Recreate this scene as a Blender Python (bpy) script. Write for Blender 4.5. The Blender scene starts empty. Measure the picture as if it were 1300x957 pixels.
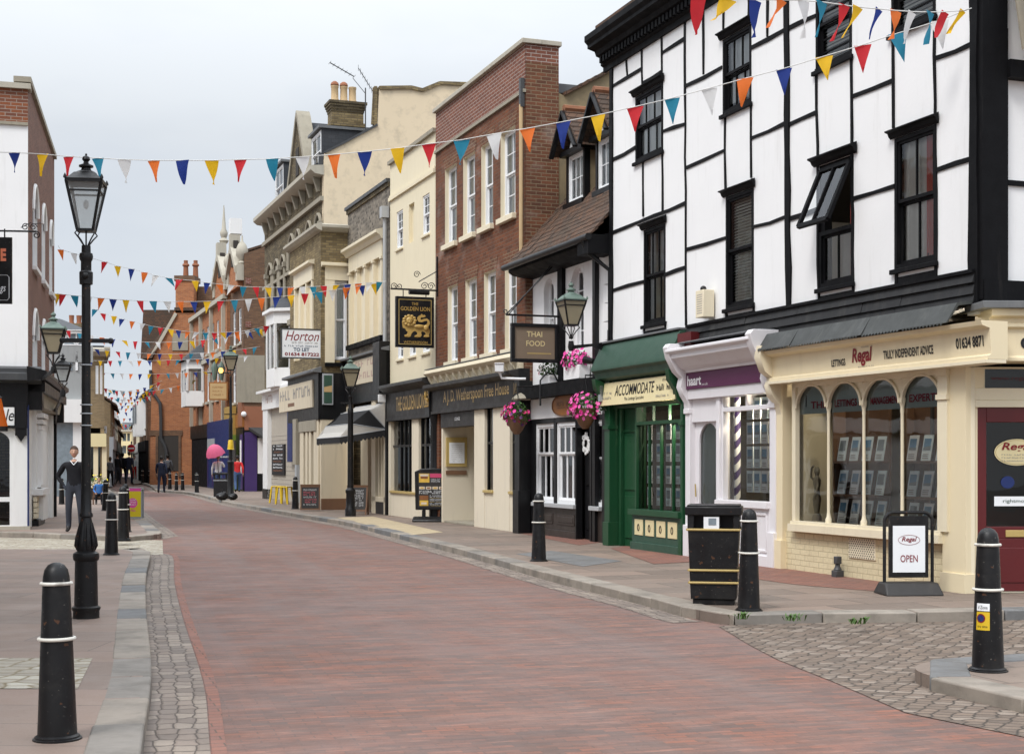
import bpy, bmesh, math, random
from mathutils import Vector, Matrix
random.seed(7)
R = math.radians
PI = math.pi
FPX, HOR, CXP, CH = 1805.0, 586.0, 650.0, 1.5      # 50 mm lens on a 36 mm frame, eye 1.5 m above the pavement
scene = bpy.context.scene
COL = scene.collection
def at(u, v, y):
 return Vector(((u - CXP) / FPX * y, y, CH + (HOR - v) / FPX * y))
def gnd(u, v, z=0.0):
 y = (CH - z) * FPX / (v - HOR)
 return Vector(((u - CXP) / FPX * y, y, z))
class Line:
 """A building line: A is the left end and B the right end as seen from the street. Local x runs along it, y points inward, z up."""
 def __init__(s, A, B):
  s.o = Vector((A[0], A[1], 0))
  e = Vector((B[0] - A[0], B[1] - A[1], 0))
  s.L = e.length
  s.e = e.normalized()
  s.i = Vector((-s.e.y, s.e.x, 0))
  s.rot = math.atan2(s.e.y, s.e.x)
 def uv(s, u, v, d=0.0):
  r = Vector(((u - CXP) / FPX, 1, (HOR - v) / FPX))
  t = (s.o.dot(s.i) + d) / (r.x * s.i.x + r.y * s.i.y)
  p = r * t
  return (p - s.o).dot(s.e), CH + p.z
 def rc(s, ul, vt, ur, vb, d=0.0):
  a, z1 = s.uv(ul, vt, d)
  b, z0 = s.uv(ur, vb, d)
  return a, b, z0, z1
 def pt(s, x, y, z):
  return s.o + s.e * x + s.i * y + Vector((0, 0, z))
 def sub(s, x, y=0):
  p = s.pt(x, y, 0)
  q = s.pt(x + 1, y, 0)
  return Line((p.x, p.y), (q.x, q.y))
# object helpers
def tag(o, label=None, cat=None, group=None, kind=None):
 if label: o['label'] = label
 if cat: o['category'] = cat
 if group: o['group'] = group
 if kind: o['kind'] = kind
 return o
def thing(name, label, cat, loc=(0, 0, 0), rz=0.0, group=None):
 o = bpy.data.objects.new(name, None)
 COL.objects.link(o)
 o.location = loc
 o.rotation_euler = (0, 0, rz)
 o.empty_display_size = .2
 return tag(o, label, cat, group)
def house(name, label, line, cat='building'):
 return thing(name, label, cat, line.o, line.rot)
def copy_tree(o, parent=None):
 c = o.copy()
 COL.objects.link(c)
 if parent is not None:
  c.parent = parent
 for ch in [k for k in o.children]:
  copy_tree(ch, c)
 return c
_txt = {}
def glyphs(s, shear=0.0, bold=0.0):
 k = (s, shear, bold)
 if k not in _txt:
  cu = bpy.data.curves.new('t', 'FONT')
  cu.body = s
  cu.shear = shear
  cu.offset = bold
  cu.resolution_u = 3
  ob = bpy.data.objects.new('t', cu)
  COL.objects.link(ob)
  bpy.context.view_layer.update()
  me = bpy.data.meshes.new_from_object(ob.evaluated_get(bpy.context.evaluated_depsgraph_get()))
  vs = [v.co.copy() for v in me.vertices]
  fs = [tuple(p.vertices) for p in me.polygons]
  x = [v.x for v in vs]; y = [v.y for v in vs]
  _txt[k] = (vs, fs, min(x), max(x), min(y), max(y))
  bpy.data.objects.remove(ob)
  bpy.data.curves.remove(cu)
  bpy.data.meshes.remove(me)
 return _txt[k]
class MB:
 def __init__(s):
  s.v = []; s.f = []; s.m = []; s.mats = []; s.sm = []
 def mi(s, m):
  if m not in s.mats: s.mats.append(m)
  return s.mats.index(m)
 def add(s, vs, fs, m, smooth=False):
  b = len(s.v)
  s.v += [tuple(v) for v in vs]
  k = s.mi(m)
  for f in fs:
   s.f.append(tuple(i + b for i in f)); s.m.append(k); s.sm.append(smooth)
  return s
 def box(s, x0, x1, y0, y1, z0, z1, m):
  if x0 > x1: x0, x1 = x1, x0
  if y0 > y1: y0, y1 = y1, y0
  if z0 > z1: z0, z1 = z1, z0
  v = [(x0, y0, z0), (x1, y0, z0), (x1, y1, z0), (x0, y1, z0), (x0, y0, z1), (x1, y0, z1), (x1, y1, z1), (x0, y1, z1)]
  return s.add(v, [(0, 3, 2, 1), (4, 5, 6, 7), (0, 1, 5, 4), (1, 2, 6, 5), (2, 3, 7, 6), (3, 0, 4, 7)], m)
 def face(s, pts, m):
  return s.add(pts, [tuple(range(len(pts)))], m)
 def prism(s, pts, d, m, smooth=False):
  """closed polygon pts (3d, in order) swept by vector d"""
  n = len(pts); d = Vector(d)
  a = [Vector(p) for p in pts]
  v = a + [p + d for p in a]
  nrm = Vector((0, 0, 0))
  for i in range(n):
   nrm += a[i].cross(a[(i + 1) % n])
  fl = nrm.dot(d) > 0
  fs = [tuple(range(n)) if not fl else tuple(reversed(range(n))), tuple(reversed(range(n, 2 * n))) if not fl else tuple(range(n, 2 * n))]
  for i in range(n):
   j = (i + 1) % n
   fs.append((i, i + n, j + n, j) if not fl else (i, j, j + n, i + n))
  return s.add(v, fs, m, smooth)
 def xz(s, pts, y0, y1, m):
  return s.prism([(p[0], y0, p[1]) for p in pts], (0, y1 - y0, 0), m)
 def yz(s, pts, x0, x1, m):
  return s.prism([(x0, p[0], p[1]) for p in pts], (x1 - x0, 0, 0), m)
 def xy(s, pts, z0, z1, m):
  return s.prism([(p[0], p[1], z0) for p in pts], (0, 0, z1 - z0), m)
 def bar(s, a, b, w, m, h=None, up=(0, 0, 1)):
  a = Vector(a); b = Vector(b); h = h or w
  d = (b - a)
  if d.length < 1e-6: return s
  d.normalize()
  up = Vector(up)
  if abs(d.dot(up)) > .99: up = Vector((0, 1, 0))
  x = d.cross(up).normalized() * (w / 2); y = x.cross(d).normalized() * (h / 2)
  return s.prism([a - x - y, a + x - y, a + x + y, a - x + y], b - a, m)
 def tube(s, pts, r, m, n=8, caps=True):
  pts = [Vector(p) for p in pts]
  rs = r if isinstance(r, (list, tuple)) else [r] * len(pts)
  vs = []; fs = []
  px = None
  for i, p in enumerate(pts):
   t = (pts[min(i + 1, len(pts) - 1)] - pts[max(i - 1, 0)]).normalized()
   if px is None:
    u = Vector((0, 0, 1)) if abs(t.z) < .9 else Vector((1, 0, 0))
    px = t.cross(u).normalized()
   px = (px - t * px.dot(t)).normalized()
   py = t.cross(px)
   for k in range(n):
    a = 2 * PI * k / n
    vs.append(p + (px * math.cos(a) + py * math.sin(a)) * rs[i])
  for i in range(len(pts) - 1):
   for k in range(n):
    l = (k + 1) % n
    fs.append((i * n + k, i * n + l, (i + 1) * n + l, (i + 1) * n + k))
  if caps:
   fs.append(tuple(reversed(range(n))))
   fs.append(tuple(range((len(pts) - 1) * n, len(pts) * n)))
  return s.add(vs, fs, m, True)
 def lathe(s, prof, m, c=(0, 0, 0), n=20, smooth=True, rot=0.0, sx=1.0, sy=1.0):
  vs = []; fs = []
  k = len(prof)
  for (r, z) in prof:
   for i in range(n):
    a = 2 * PI * i / n + rot
    vs.append((c[0] + r * sx * math.cos(a), c[1] + r * sy * math.sin(a), c[2] + z))
  for j in range(k - 1):
   for i in range(n):
    l = (i + 1) % n
    fs.append((j * n + i, j * n + l, (j + 1) * n + l, (j + 1) * n + i))
  fs.append(tuple(reversed(range(n))))
  fs.append(tuple(range((k - 1) * n, k * n)))
  return s.add(vs, fs, m, smooth)
 def ball(s, c, rx, ry, rz, m, n=12, k=8):
  prof = []
  vs = []; fs = []
  for j in range(k + 1):
   t = -PI / 2 + PI * j / k
   for i in range(n):
    a = 2 * PI * i / n
    vs.append((c[0] + rx * math.cos(t) * math.cos(a), c[1] + ry * math.cos(t) * math.sin(a), c[2] + rz * math.sin(t)))
  for j in range(k):
   for i in range(n):
    l = (i + 1) % n
    fs.append((j * n + i, j * n + l, (j + 1) * n + l, (j + 1) * n + i))
  return s.add(vs, fs, m, True)
 def text(s, t, x0, x1, z0, z1, y, m, shear=0.0, bold=0.0):
  vs, fs, a, b, c, d = glyphs(t, shear, bold)
  kx = (x1 - x0) / max(b - a, 1e-6); kz = (z1 - z0) / max(d - c, 1e-6)
  fy = y if callable(y) else (lambda z: y)
  return s.add([(x0 + (p.x - a) * kx, fy(z0 + (p.y - c) * kz), z0 + (p.y - c) * kz) for p in vs], fs, m)
 def disc(s, cx, cz, rx, rz, y, m, n=28):
  return s.face([(cx + rx * math.cos(2 * PI * i / n), y, cz + rz * math.sin(2 * PI * i / n)) for i in range(n)], m)
 def scribble(s, x0, x1, z0, z1, y, m, n, rnd, fill=.6):
  """rows of small worn strokes: lettering too far off to read"""
  w = (x1 - x0) / n
  for i in range(n):
   if rnd.random() < .12: continue
   a = x0 + i * w
   h = (z1 - z0)
   k = rnd.random()
   s.face([(a, y, z0), (a + w * .22, y, z0), (a + w * .22, y, z1), (a, y, z1)], m)
   if k < .5: s.face([(a + w * .55, y, z0), (a + w * .75, y, z0), (a + w * .75, y, z0 + h * (.6 + .4 * rnd.random())), (a + w * .55, y, z0 + h * .7)], m)
   zz = z0 + h * rnd.choice([0, .42, .8])
   s.face([(a + w * .24, y, zz), (a + w * .7, y, zz), (a + w * .7, y, zz + h * .2), (a + w * .24, y, zz + h * .2)], m)
  return s
 def build(s, name, parent=None, bevel=0.0, angle=38, loc=None, rz=None):
  me = bpy.data.meshes.new(name)
  me.from_pydata(s.v, [], s.f)
  for m in s.mats: me.materials.append(m)
  me.polygons.foreach_set('material_index', s.m)
  me.polygons.foreach_set('use_smooth', [True if bevel else q for q in s.sm])
  me.update()
  if any(s.sm) or bevel:
   me.set_sharp_from_angle(angle=R(angle))
  o = bpy.data.objects.new(name, me)
  COL.objects.link(o)
  if parent is not None: o.parent = parent
  if loc is not None: o.location = loc
  if rz is not None: o.rotation_euler = (0, 0, rz)
  if bevel:
   b = o.modifiers.new('edge', 'BEVEL')
   b.width = bevel; b.segments = 2; b.limit_method = 'ANGLE'; b.angle_limit = R(40)
  return o
def wall(mb, x0, x1, z0, z1, holes, m, y=0.0, dep=.16, mr=None):
 """front skin in the plane y with rectangular openings and their reveals"""
 mr = mr or m
 xs = sorted({x0, x1} | {min(max(h[0], x0), x1) for h in holes} | {min(max(h[1], x0), x1) for h in holes})
 zs = sorted({z0, z1} | {min(max(h[2], z0), z1) for h in holes} | {min(max(h[3], z0), z1) for h in holes})
 for a, b in zip(xs, xs[1:]):
  for c, d in zip(zs, zs[1:]):
   px, pz = (a + b) / 2, (c + d) / 2
   if any(h[0] < px < h[1] and h[2] < pz < h[3] for h in holes): continue
   if b - a < 1e-5 or d - c < 1e-5: continue
   mb.face([(a, y, c), (b, y, c), (b, y, d), (a, y, d)], m)
 for h in holes:
  a, b, c, d = h[:4]
  mb.face([(a, y, c), (a, y, d), (a, y + dep, d), (a, y + dep, c)], mr)
  mb.face([(b, y, c), (b, y + dep, c), (b, y + dep, d), (b, y, d)], mr)
  mb.face([(a, y, d), (b, y, d), (b, y + dep, d), (a, y + dep, d)], mr)
  mb.face([(a, y, c), (a, y + dep, c), (b, y + dep, c), (b, y, c)], mr)
def spandrel(mb, x0, x1, z1, rise, y0, y1, m, n=12):
 """the two corner pieces that turn a square-headed opening (top z1) into an arched one"""
 c = (x0 + x1) / 2; r = (x1 - x0) / 2
 zs = z1 - rise
 for sg in (-1, 1):
  pts = [(c + sg * r, z1)]
  for i in range(n + 1):
   a = PI / 2 * i / n
   pts.append((c + sg * r * math.cos(a), zs + rise * math.sin(a)))
  if sg > 0: pts.reverse()
  mb.xz(pts, y0, y1, m)
def shell(mb, L, D, h, m, roof, inner=None, y0=.02, left=True, right=True, z0=0.0):
 """closed body behind a front skin: sides, back, top, inner floor"""
 e = .004
 mb.box(e, .2, y0, D, z0, h, m)
 mb.box(L - .2, L - e, y0, D, z0, h, m)
 mb.box(.2, L - .2, D - .2, D, z0, h, m)
 mb.box(.2, L - .2, y0 + .2, D - .2, h - .25, h - .01, roof)
# materials
class NT:
 def __init__(s, name):
  s.mat = bpy.data.materials.new(name)
  s.mat.use_nodes = True
  s.t = s.mat.node_tree
  s.t.nodes.clear()
  s.out = s.n('ShaderNodeOutputMaterial')
  s.b = s.n('ShaderNodeBsdfPrincipled')
  s.l(s.b.outputs[0], s.out.inputs[0])
  s.tc = s.n('ShaderNodeTexCoord')
 def n(s, t, **k):
  x = s.t.nodes.new(t)
  for a, b in k.items(): setattr(x, a, b)
  return x
 def l(s, a, b): s.t.links.new(a, b)
 def noise(s, scale, detail=4, rough=.55, vec=None, msc=None):
  vec = vec or s.tc.outputs['Object']
  if msc:
   mp = s.n('ShaderNodeMapping'); mp.inputs['Scale'].default_value = msc
   s.l(vec, mp.inputs[0]); vec = mp.outputs[0]
  x = s.n('ShaderNodeTexNoise')
  x.inputs['Scale'].default_value = scale; x.inputs['Detail'].default_value = detail; x.inputs['Roughness'].default_value = rough
  s.l(vec, x.inputs['Vector'])
  return x.outputs['Fac']
 def ramp(s, fac, lo, hi, a=0.0, b=1.0):
  x = s.n('ShaderNodeMapRange')
  x.inputs[1].default_value = lo; x.inputs[2].default_value = hi; x.inputs[3].default_value = a; x.inputs[4].default_value = b
  s.l(fac, x.inputs[0])
  return x.outputs[0]
 def mix(s, fac, a, b, mode='MIX'):
  x = s.n('ShaderNodeMix', data_type='RGBA', blend_type=mode)
  for sock, val in ((x.inputs[0], fac), (x.inputs[6], a), (x.inputs[7], b)):
   if hasattr(val, 'is_linked') or hasattr(val, 'links'): s.l(val, sock)
   elif isinstance(val, (int, float)): sock.default_value = val
   else: sock.default_value = (*val[:3], 1)
  return x.outputs[2]
 def bump(s, h, strength, dist=.01, prev=None):
  x = s.n('ShaderNodeBump')
  x.inputs['Strength'].default_value = strength; x.inputs['Distance'].default_value = dist
  s.l(h, x.inputs['Height'])
  if prev: s.l(prev, x.inputs['Normal'])
  return x.outputs[0]
 def done(s, col, rough=.6, normal=None, metal=0.0, spec=.5):
  if hasattr(col, 'links'): s.l(col, s.b.inputs['Base Color'])
  else: s.b.inputs['Base Color'].default_value = (*col[:3], 1)
  if hasattr(rough, 'links'): s.l(rough, s.b.inputs['Roughness'])
  else: s.b.inputs['Roughness'].default_value = rough
  s.b.inputs['Metallic'].default_value = metal
  s.b.inputs['Specular IOR Level'].default_value = spec
  if normal: s.l(normal, s.b.inputs['Normal'])
  return s.mat
def mul(c, k): return tuple(min(1, x * k) for x in c)
def paint(name, c, rough=.5, var=.07, scale=3.0, dirt=.25, dirtc=(.12, .10, .08), bump=.15, bs=60, spec=.4, streak=True, lo=.52, hi=.8):
 t = NT(name)
 col = t.mix(t.noise(scale, 5), mul(c, 1 - var), mul(c, 1 + var))
 if dirt:
  f = t.ramp(t.noise(2.2, 6, .65, msc=(3, 3, .35) if streak else (1, 1, 1)), lo, hi, 0, dirt)
  col = t.mix(f, col, dirtc)
 n = t.bump(t.noise(bs, 3), bump, .004) if bump else None
 r = t.ramp(t.noise(5, 3), .3, .7, rough * .85, min(1, rough * 1.15))
 return t.done(col, r, n, spec=spec)
def wallvec(t, sx=1.0, sz=1.0, dist=.0):
 sp = t.n('ShaderNodeSeparateXYZ'); t.l(t.tc.outputs['Object'], sp.inputs[0])
 ad = t.n('ShaderNodeMath', operation='ADD'); t.l(sp.outputs[0], ad.inputs[0]); t.l(sp.outputs[1], ad.inputs[1])
 cb = t.n('ShaderNodeCombineXYZ'); t.l(ad.outputs[0], cb.inputs[0]); t.l(sp.outputs[2], cb.inputs[1])
 return cb.outputs[0]
def brick(name, c1, c2, mortar, bw=.23, bh=.078, ms=.009, stain=.4, stainc=(.06, .045, .04), white=0.0, bumpk=.5, rough=.85, warp=.006):
 t = NT(name)
 vec = wallvec(t)
 if warp:
  nz = t.n('ShaderNodeTexNoise'); nz.inputs['Scale'].default_value = 3.0; t.l(vec, nz.inputs['Vector'])
  va = t.n('ShaderNodeVectorMath', operation='MULTIPLY_ADD')
  t.l(nz.outputs['Color'], va.inputs[0]); va.inputs[1].default_value = (warp, warp, 0); t.l(vec, va.inputs[2])
  vec = va.outputs[0]
 b = t.n('ShaderNodeTexBrick')
 b.inputs['Scale'].default_value = 1; b.inputs['Brick Width'].default_value = bw; b.inputs['Row Height'].default_value = bh
 b.inputs['Mortar Size'].default_value = ms; b.inputs['Mortar Smooth'].default_value = .2; b.inputs['Bias'].default_value = -.1
 b.inputs['Color1'].default_value = (*c1, 1); b.inputs['Color2'].default_value = (*c2, 1); b.inputs['Mortar'].default_value = (*mortar, 1)
 t.l(vec, b.inputs['Vector'])
 col = b.outputs['Color']
 col = t.mix(t.ramp(t.noise(28, 4), .3, .7, 0, .35), col, mul(c1, .55), 'MIX')
 col = t.mix(t.ramp(t.noise(1.1, 6, .65), .46, .72, 0, stain), col, stainc)
 if white: col = t.mix(t.ramp(t.noise(.8, 5, .6, msc=(1, 1, 1.6)), .55, .68, 0, white), col, (.55, .5, .45))
 inv = t.ramp(b.outputs['Fac'], 0, 1, 1, 0)
 n = t.bump(inv, bumpk, .012)
 n = t.bump(t.noise(70, 4), .35, .006, n)
 return t.done(col, rough, n, spec=.25)
def paving(name, c1, c2, joint, bw, bh, ms, rot, rough=.75, warp=.0, big=None, bigc=None, bumpk=.5, offset=.5, grit=.3, bd=.012, uv=False, spots=0.0, bias=0.0, wscale=2.0, streak=False):
 t = NT(name)
 mp = t.n('ShaderNodeMapping'); mp.inputs['Rotation'].default_value = (0, 0, rot)
 t.l(t.tc.outputs['UV' if uv else 'Object'], mp.inputs[0])
 vec = mp.outputs[0]
 if warp:
  nz = t.n('ShaderNodeTexNoise'); nz.inputs['Scale'].default_value = wscale; nz.inputs['Detail'].default_value = 3; t.l(vec, nz.inputs['Vector'])
  va = t.n('ShaderNodeVectorMath', operation='MULTIPLY_ADD')
  t.l(nz.outputs['Color'], va.inputs[0]); va.inputs[1].default_value = (warp, warp, 0); t.l(vec, va.inputs[2])
  vec = va.outputs[0]
 b = t.n('ShaderNodeTexBrick'); b.offset = offset
 b.inputs['Scale'].default_value = 1; b.inputs['Brick Width'].default_value = bw; b.inputs['Row Height'].default_value = bh
 b.inputs['Mortar Size'].default_value = ms; b.inputs['Mortar Smooth'].default_value = .3; b.inputs['Bias'].default_value = bias
 b.inputs['Color1'].default_value = (*c1, 1); b.inputs['Color2'].default_value = (*c2, 1); b.inputs['Mortar'].default_value = (*joint, 1)
 t.l(vec, b.inputs['Vector'])
 col = b.outputs['Color']
 if big:
  for (sc, lo, hi, k, c) in big:
   col = t.mix(t.ramp(t.noise(sc, 6, .62, vec=mp.outputs[0], msc=(.45, 1.5, 1) if streak else (1, 1, 1)), lo, hi, 0, k), col, c)
 col = t.mix(t.ramp(t.noise(90, 3), .3, .75, 0, grit), col, mul(c1, .5))
 if streak:
  col = t.mix(t.ramp(t.noise(.55, 5, .6, vec=mp.outputs[0], msc=(2.2, .10, 1)), .46, .64, 0, .5), col, (.17, .13, .118))
  col = t.mix(t.ramp(t.noise(2.6, 6, .7, vec=mp.outputs[0], msc=(.3, 2.0, 1)), .50, .64, 0, .5), col, (.10, .076, .07))
  col = t.mix(t.ramp(t.noise(7, 5, .75, vec=mp.outputs[0], msc=(.35, 2.2, 1)), .50, .66, 0, .55), col, (.085, .064, .058))
  col = t.mix(t.ramp(t.noise(5.3, 5, .75, vec=mp.outputs[0], msc=(.4, 2.4, 1)), .56, .70, 0, .5), col, (.36, .19, .14))
 if spots: col = t.mix(t.ramp(t.noise(14, 2), .68, .74, 0, spots), col, (.05, .045, .04))
 inv = t.ramp(b.outputs['Fac'], 0, 1, 1, 0)
 n = t.bump(inv, bumpk, bd)
 n = t.bump(t.noise(45, 5), .3, .006, n)
 r = t.ramp(t.noise(2.5, 4), .3, .7, rough * .85, min(1, rough * 1.15))
 return t.done(col, r, n, spec=.35)
def cobble(name, c1, c2, c3, joint, sx, sy, rot, jw=.05, rnd=.6, uv=False, rough=.72, big=(), bumpk=.6):
 t = NT(name)
 mp = t.n('ShaderNodeMapping'); mp.inputs['Rotation'].default_value = (0, 0, rot); mp.inputs['Scale'].default_value = (1 / sx, 1 / sy, 1)
 t.l(t.tc.outputs['UV' if uv else 'Object'], mp.inputs[0])
 nz = t.n('ShaderNodeTexNoise'); nz.inputs['Scale'].default_value = 1.2; t.l(mp.outputs[0], nz.inputs['Vector'])
 va = t.n('ShaderNodeVectorMath', operation='MULTIPLY_ADD'); t.l(nz.outputs['Color'], va.inputs[0]); va.inputs[1].default_value = (.35, .35, 0); t.l(mp.outputs[0], va.inputs[2])
 v1 = t.n('ShaderNodeTexVoronoi', voronoi_dimensions='2D'); v2 = t.n('ShaderNodeTexVoronoi', voronoi_dimensions='2D', feature='DISTANCE_TO_EDGE')
 for v in (v1, v2): v.inputs['Scale'].default_value = 1; v.inputs['Randomness'].default_value = rnd; t.l(va.outputs[0], v.inputs['Vector'])
 sp = t.n('ShaderNodeSeparateColor'); t.l(v1.outputs['Color'], sp.inputs[0])
 col = t.mix(sp.outputs[0], c1, c2)
 col = t.mix(t.ramp(sp.outputs[1], .6, .9), col, c3)
 for (sc, lo, hi, k, c) in big: col = t.mix(t.ramp(t.noise(sc, 6, .62), lo, hi, 0, k), col, c)
 col = t.mix(t.ramp(t.noise(70, 3), .35, .75, 0, .35), col, mul(c1, .5))
 e = t.ramp(v2.outputs['Distance'], jw * .35, jw * 1.5)
 col = t.mix(e, joint, col)
 n = t.bump(t.ramp(v2.outputs['Distance'], 0, jw * 3), bumpk, .012)
 n = t.bump(t.noise(40, 5), .35, .006, n)
 return t.done(col, t.ramp(t.noise(3, 4), .3, .7, rough * .85, rough * 1.15), n, spec=.35)
def glass(name, tint=(.92, .95, .94), ior=1.5, rough=.01, wav=.03):
 t = NT(name)
 t.t.nodes.remove(t.b)
 tr = t.n('ShaderNodeBsdfTransparent'); tr.inputs[0].default_value = (*tint, 1)
 gl = t.n('ShaderNodeBsdfGlossy'); gl.inputs['Roughness'].default_value = rough; gl.inputs[0].default_value = (.95, .97, 1, 1)
 fr = t.n('ShaderNodeFresnel'); fr.inputs[0].default_value = ior
 n = t.bump(t.noise(2.3, 2), wav, .05)
 t.l(n, gl.inputs['Normal'])
 mx = t.n('ShaderNodeMixShader')
 t.l(fr.outputs[0], mx.inputs[0]); t.l(tr.outputs[0], mx.inputs[1]); t.l(gl.outputs[0], mx.inputs[2])
 t.l(mx.outputs[0], t.out.inputs[0])
 return t.mat
def milky(name, c=(.8, .8, .76), k=.45):
 t = NT(name)
 t.t.nodes.remove(t.b)
 tr = t.n('ShaderNodeBsdfTransparent'); tr.inputs[0].default_value = (*c, 1)
 df = t.n('ShaderNodeBsdfTranslucent'); df.inputs[0].default_value = (*c, 1)
 d2 = t.n('ShaderNodeBsdfPrincipled'); d2.inputs['Base Color'].default_value = (*c, 1); d2.inputs['Roughness'].default_value = .25
 m1 = t.n('ShaderNodeMixShader'); m1.inputs[0].default_value = .5
 t.l(df.outputs[0], m1.inputs[1]); t.l(d2.outputs[0], m1.inputs[2])
 m2 = t.n('ShaderNodeMixShader'); m2.inputs[0].default_value = k
 t.l(tr.outputs[0], m2.inputs[1]); t.l(m1.outputs[0], m2.inputs[2])
 t.l(m2.outputs[0], t.out.inputs[0])
 return t.mat
def cloth(name, c, thin=True):
 t = NT(name)
 col = t.mix(t.noise(14, 3), mul(c, .9), mul(c, 1.08))
 t.b.inputs['Roughness'].default_value = .75
 t.l(col, t.b.inputs['Base Color'])
 if thin:
  tl = t.n('ShaderNodeBsdfTranslucent'); t.l(col, tl.inputs[0])
  mx = t.n('ShaderNodeMixShader'); mx.inputs[0].default_value = .4
  t.l(t.b.outputs[0], mx.inputs[1]); t.l(tl.outputs[0], mx.inputs[2]); t.l(mx.outputs[0], t.out.inputs[0])
 return t.mat
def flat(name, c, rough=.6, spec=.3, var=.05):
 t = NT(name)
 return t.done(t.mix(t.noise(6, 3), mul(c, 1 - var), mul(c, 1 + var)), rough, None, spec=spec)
ANG = math.atan(.339)      # the street leans this much off the view axis
M = {}
M['white_plaster'] = paint('white_plaster', (.80, .80, .80), .7, .04, 1.2, .28, (.38, .36, .32), .35, 22, lo=.55, hi=.85)
M['white_paint'] = paint('white_paint', (.76, .76, .75), .45, .03, 3, .15, (.3, .28, .25), .1)
M['sash_white'] = paint('sash_white', (.78, .79, .80), .4, .02, 5, .1, (.35, .33, .3), .05)
M['cream_render'] = paint('cream_render', (.74, .66, .48), .75, .04, 1.0, .16, (.30, .25, .18), .3, 30)
M['cream_paint'] = paint('cream_paint', (.75, .645, .44), .42, .04, 2.0, .12, (.3, .22, .13), .08)
M['cream_trim'] = paint('cream_trim', (.74, .66, .49), .55, .04, 3, .2, (.25, .2, .14), .1)
M['cream_pub'] = paint('cream_pub', (.69, .62, .49), .6, .04, 1.2, .28, (.25, .22, .18), .2, 20)
M['pale_board'] = paint('pale_board', (.62, .54, .40), .5, .05, 2, .35, (.2, .17, .13), .1)
M['cracked_render'] = paint('cracked_render', (.70, .58, .41), .85, .06, .7, .38, (.28, .24, .18), .5, 12, streak=False, lo=.5, hi=.72)
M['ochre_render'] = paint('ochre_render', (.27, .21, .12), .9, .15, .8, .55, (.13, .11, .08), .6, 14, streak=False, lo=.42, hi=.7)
M['black_timber'] = paint('black_timber', (.005, .005, .006), .65, .3, 6, .3, (.055, .05, .046), .4, 35, lo=.58, hi=.76, spec=.12)
M['black_paint'] = paint('black_paint', (.008, .008, .009), .36, .2, 6, .25, (.06, .055, .05), .15, lo=.58, hi=.8, spec=.25)
M['black_gloss'] = paint('black_gloss', (.006, .006, .007), .3, .2, 5, .3, (.07, .065, .06), .25, 30, lo=.6, hi=.8, spec=.3)
def iron(name):
 t = NT(name)
 col = t.mix(t.noise(5, 4), (.005, .005, .006), (.009, .009, .010))
 col = t.mix(t.ramp(t.noise(2.6, 6, .7), .5, .75, 0, .35), col, (.05, .046, .04))
 col = t.mix(t.ramp(t.noise(38, 3, .6), .67, .70, 0, .75), col, (.11, .10, .09))
 col = t.mix(t.ramp(t.noise(17, 2, .5), .70, .72, 0, .8), col, (.09, .04, .02))
 return t.done(col, t.ramp(t.noise(7, 4), .35, .7, .28, .6), t.bump(t.noise(28, 4), .3, .004), spec=.32)
M['black_gloss'] = iron('black_ironwork')
M['charcoal'] = paint('charcoal', (.026, .024, .023), .55, .1, 3, .25, (.1, .09, .08), .08)
M['iron_grey'] = paint('iron_grey', (.05, .052, .055), .45, .1, 4, .3, (.14, .13, .12), .2)
M['lead'] = paint('lead', (.13, .135, .14), .6, .15, 2.5, .4, (.28, .28, .27), .3, 20)
M['green_paint'] = paint('green_paint', (.010, .060, .024), .36, .12, 3, .2, (.05, .07, .04), .08)
M['green_canopy'] = paint('green_canopy', (.03, .075, .05), .5, .1, 2, .3, (.08, .1, .08), .1)
M['sign_cream'] = paint('sign_cream', (.72, .62, .36), .5, .03, 2, .08, (.3, .25, .15), .03)
M['purple'] = flat('purple', (.105, .022, .075), .4)
M['haart_white'] = paint('haart_white', (.74, .72, .74), .42, .03, 3, .14, (.34, .3, .3), .08)
M['maroon'] = paint('maroon', (.10, .012, .014), .35, .1, 4, .15, (.05, .02, .02), .05)
M['dark_red'] = flat('dark_red', (.22, .012, .02), .45)
M['gold'] = paint('gold', (.42, .27, .075), .35, .15, 8, .15, (.1, .06, .02), .1)
M['brass'] = paint('brass', (.45, .33, .12), .35, .12, 8, .2, (.15, .1, .05), .1)
M['ink'] = flat('ink', (.012, .012, .014), .5)
M['grey_letter'] = flat('grey_letter', (.3, .28, .26), .6)
M['faded_pink'] = flat('faded_pink', (.48, .34, .29), .7)
M['paper'] = flat('paper', (.80, .82, .84), .6)
M['paper_blue'] = flat('paper_blue', (.70, .80, .85), .6)
M['photo_dark'] = flat('photo_dark', (.06, .075, .09), .5, var=.4)
M['photo_mid'] = flat('photo_mid', (.2, .24, .27), .5, var=.4)
M['frost'] = paint('frost', (.34, .40, .39), .4, .05, 2, 0, bump=0)
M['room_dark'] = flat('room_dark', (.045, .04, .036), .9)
M['room_wood'] = paint('room_wood', (.17, .09, .05), .6, .25, 4, .2, bump=.1)
M['shop_floor'] = flat('shop_floor', (.12, .1, .085), .7)
M['blind'] = paint('blind', (.48, .47, .44), .8, .05, 4, 0, bump=0)
M['net'] = cloth('net', (.84, .85, .86), False)
M['curtain_red'] = cloth('curtain_red', (.68, .15, .13), False)
M['curtain_white'] = cloth('curtain_white', (.80, .78, .75), False)
M['glass'] = glass('glass')
M['old_glass'] = glass('old_glass', wav=.12)
M['lamp_glass'] = milky('lamp_glass', (.78, .80, .80), .35)
M['lamp_glass_amber'] = milky('lamp_glass_amber', (.62, .56, .42), .75)
M['verdigris'] = paint('verdigris', (.11, .155, .13), .6, .2, 8, .3, (.05, .07, .06), .2)
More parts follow.
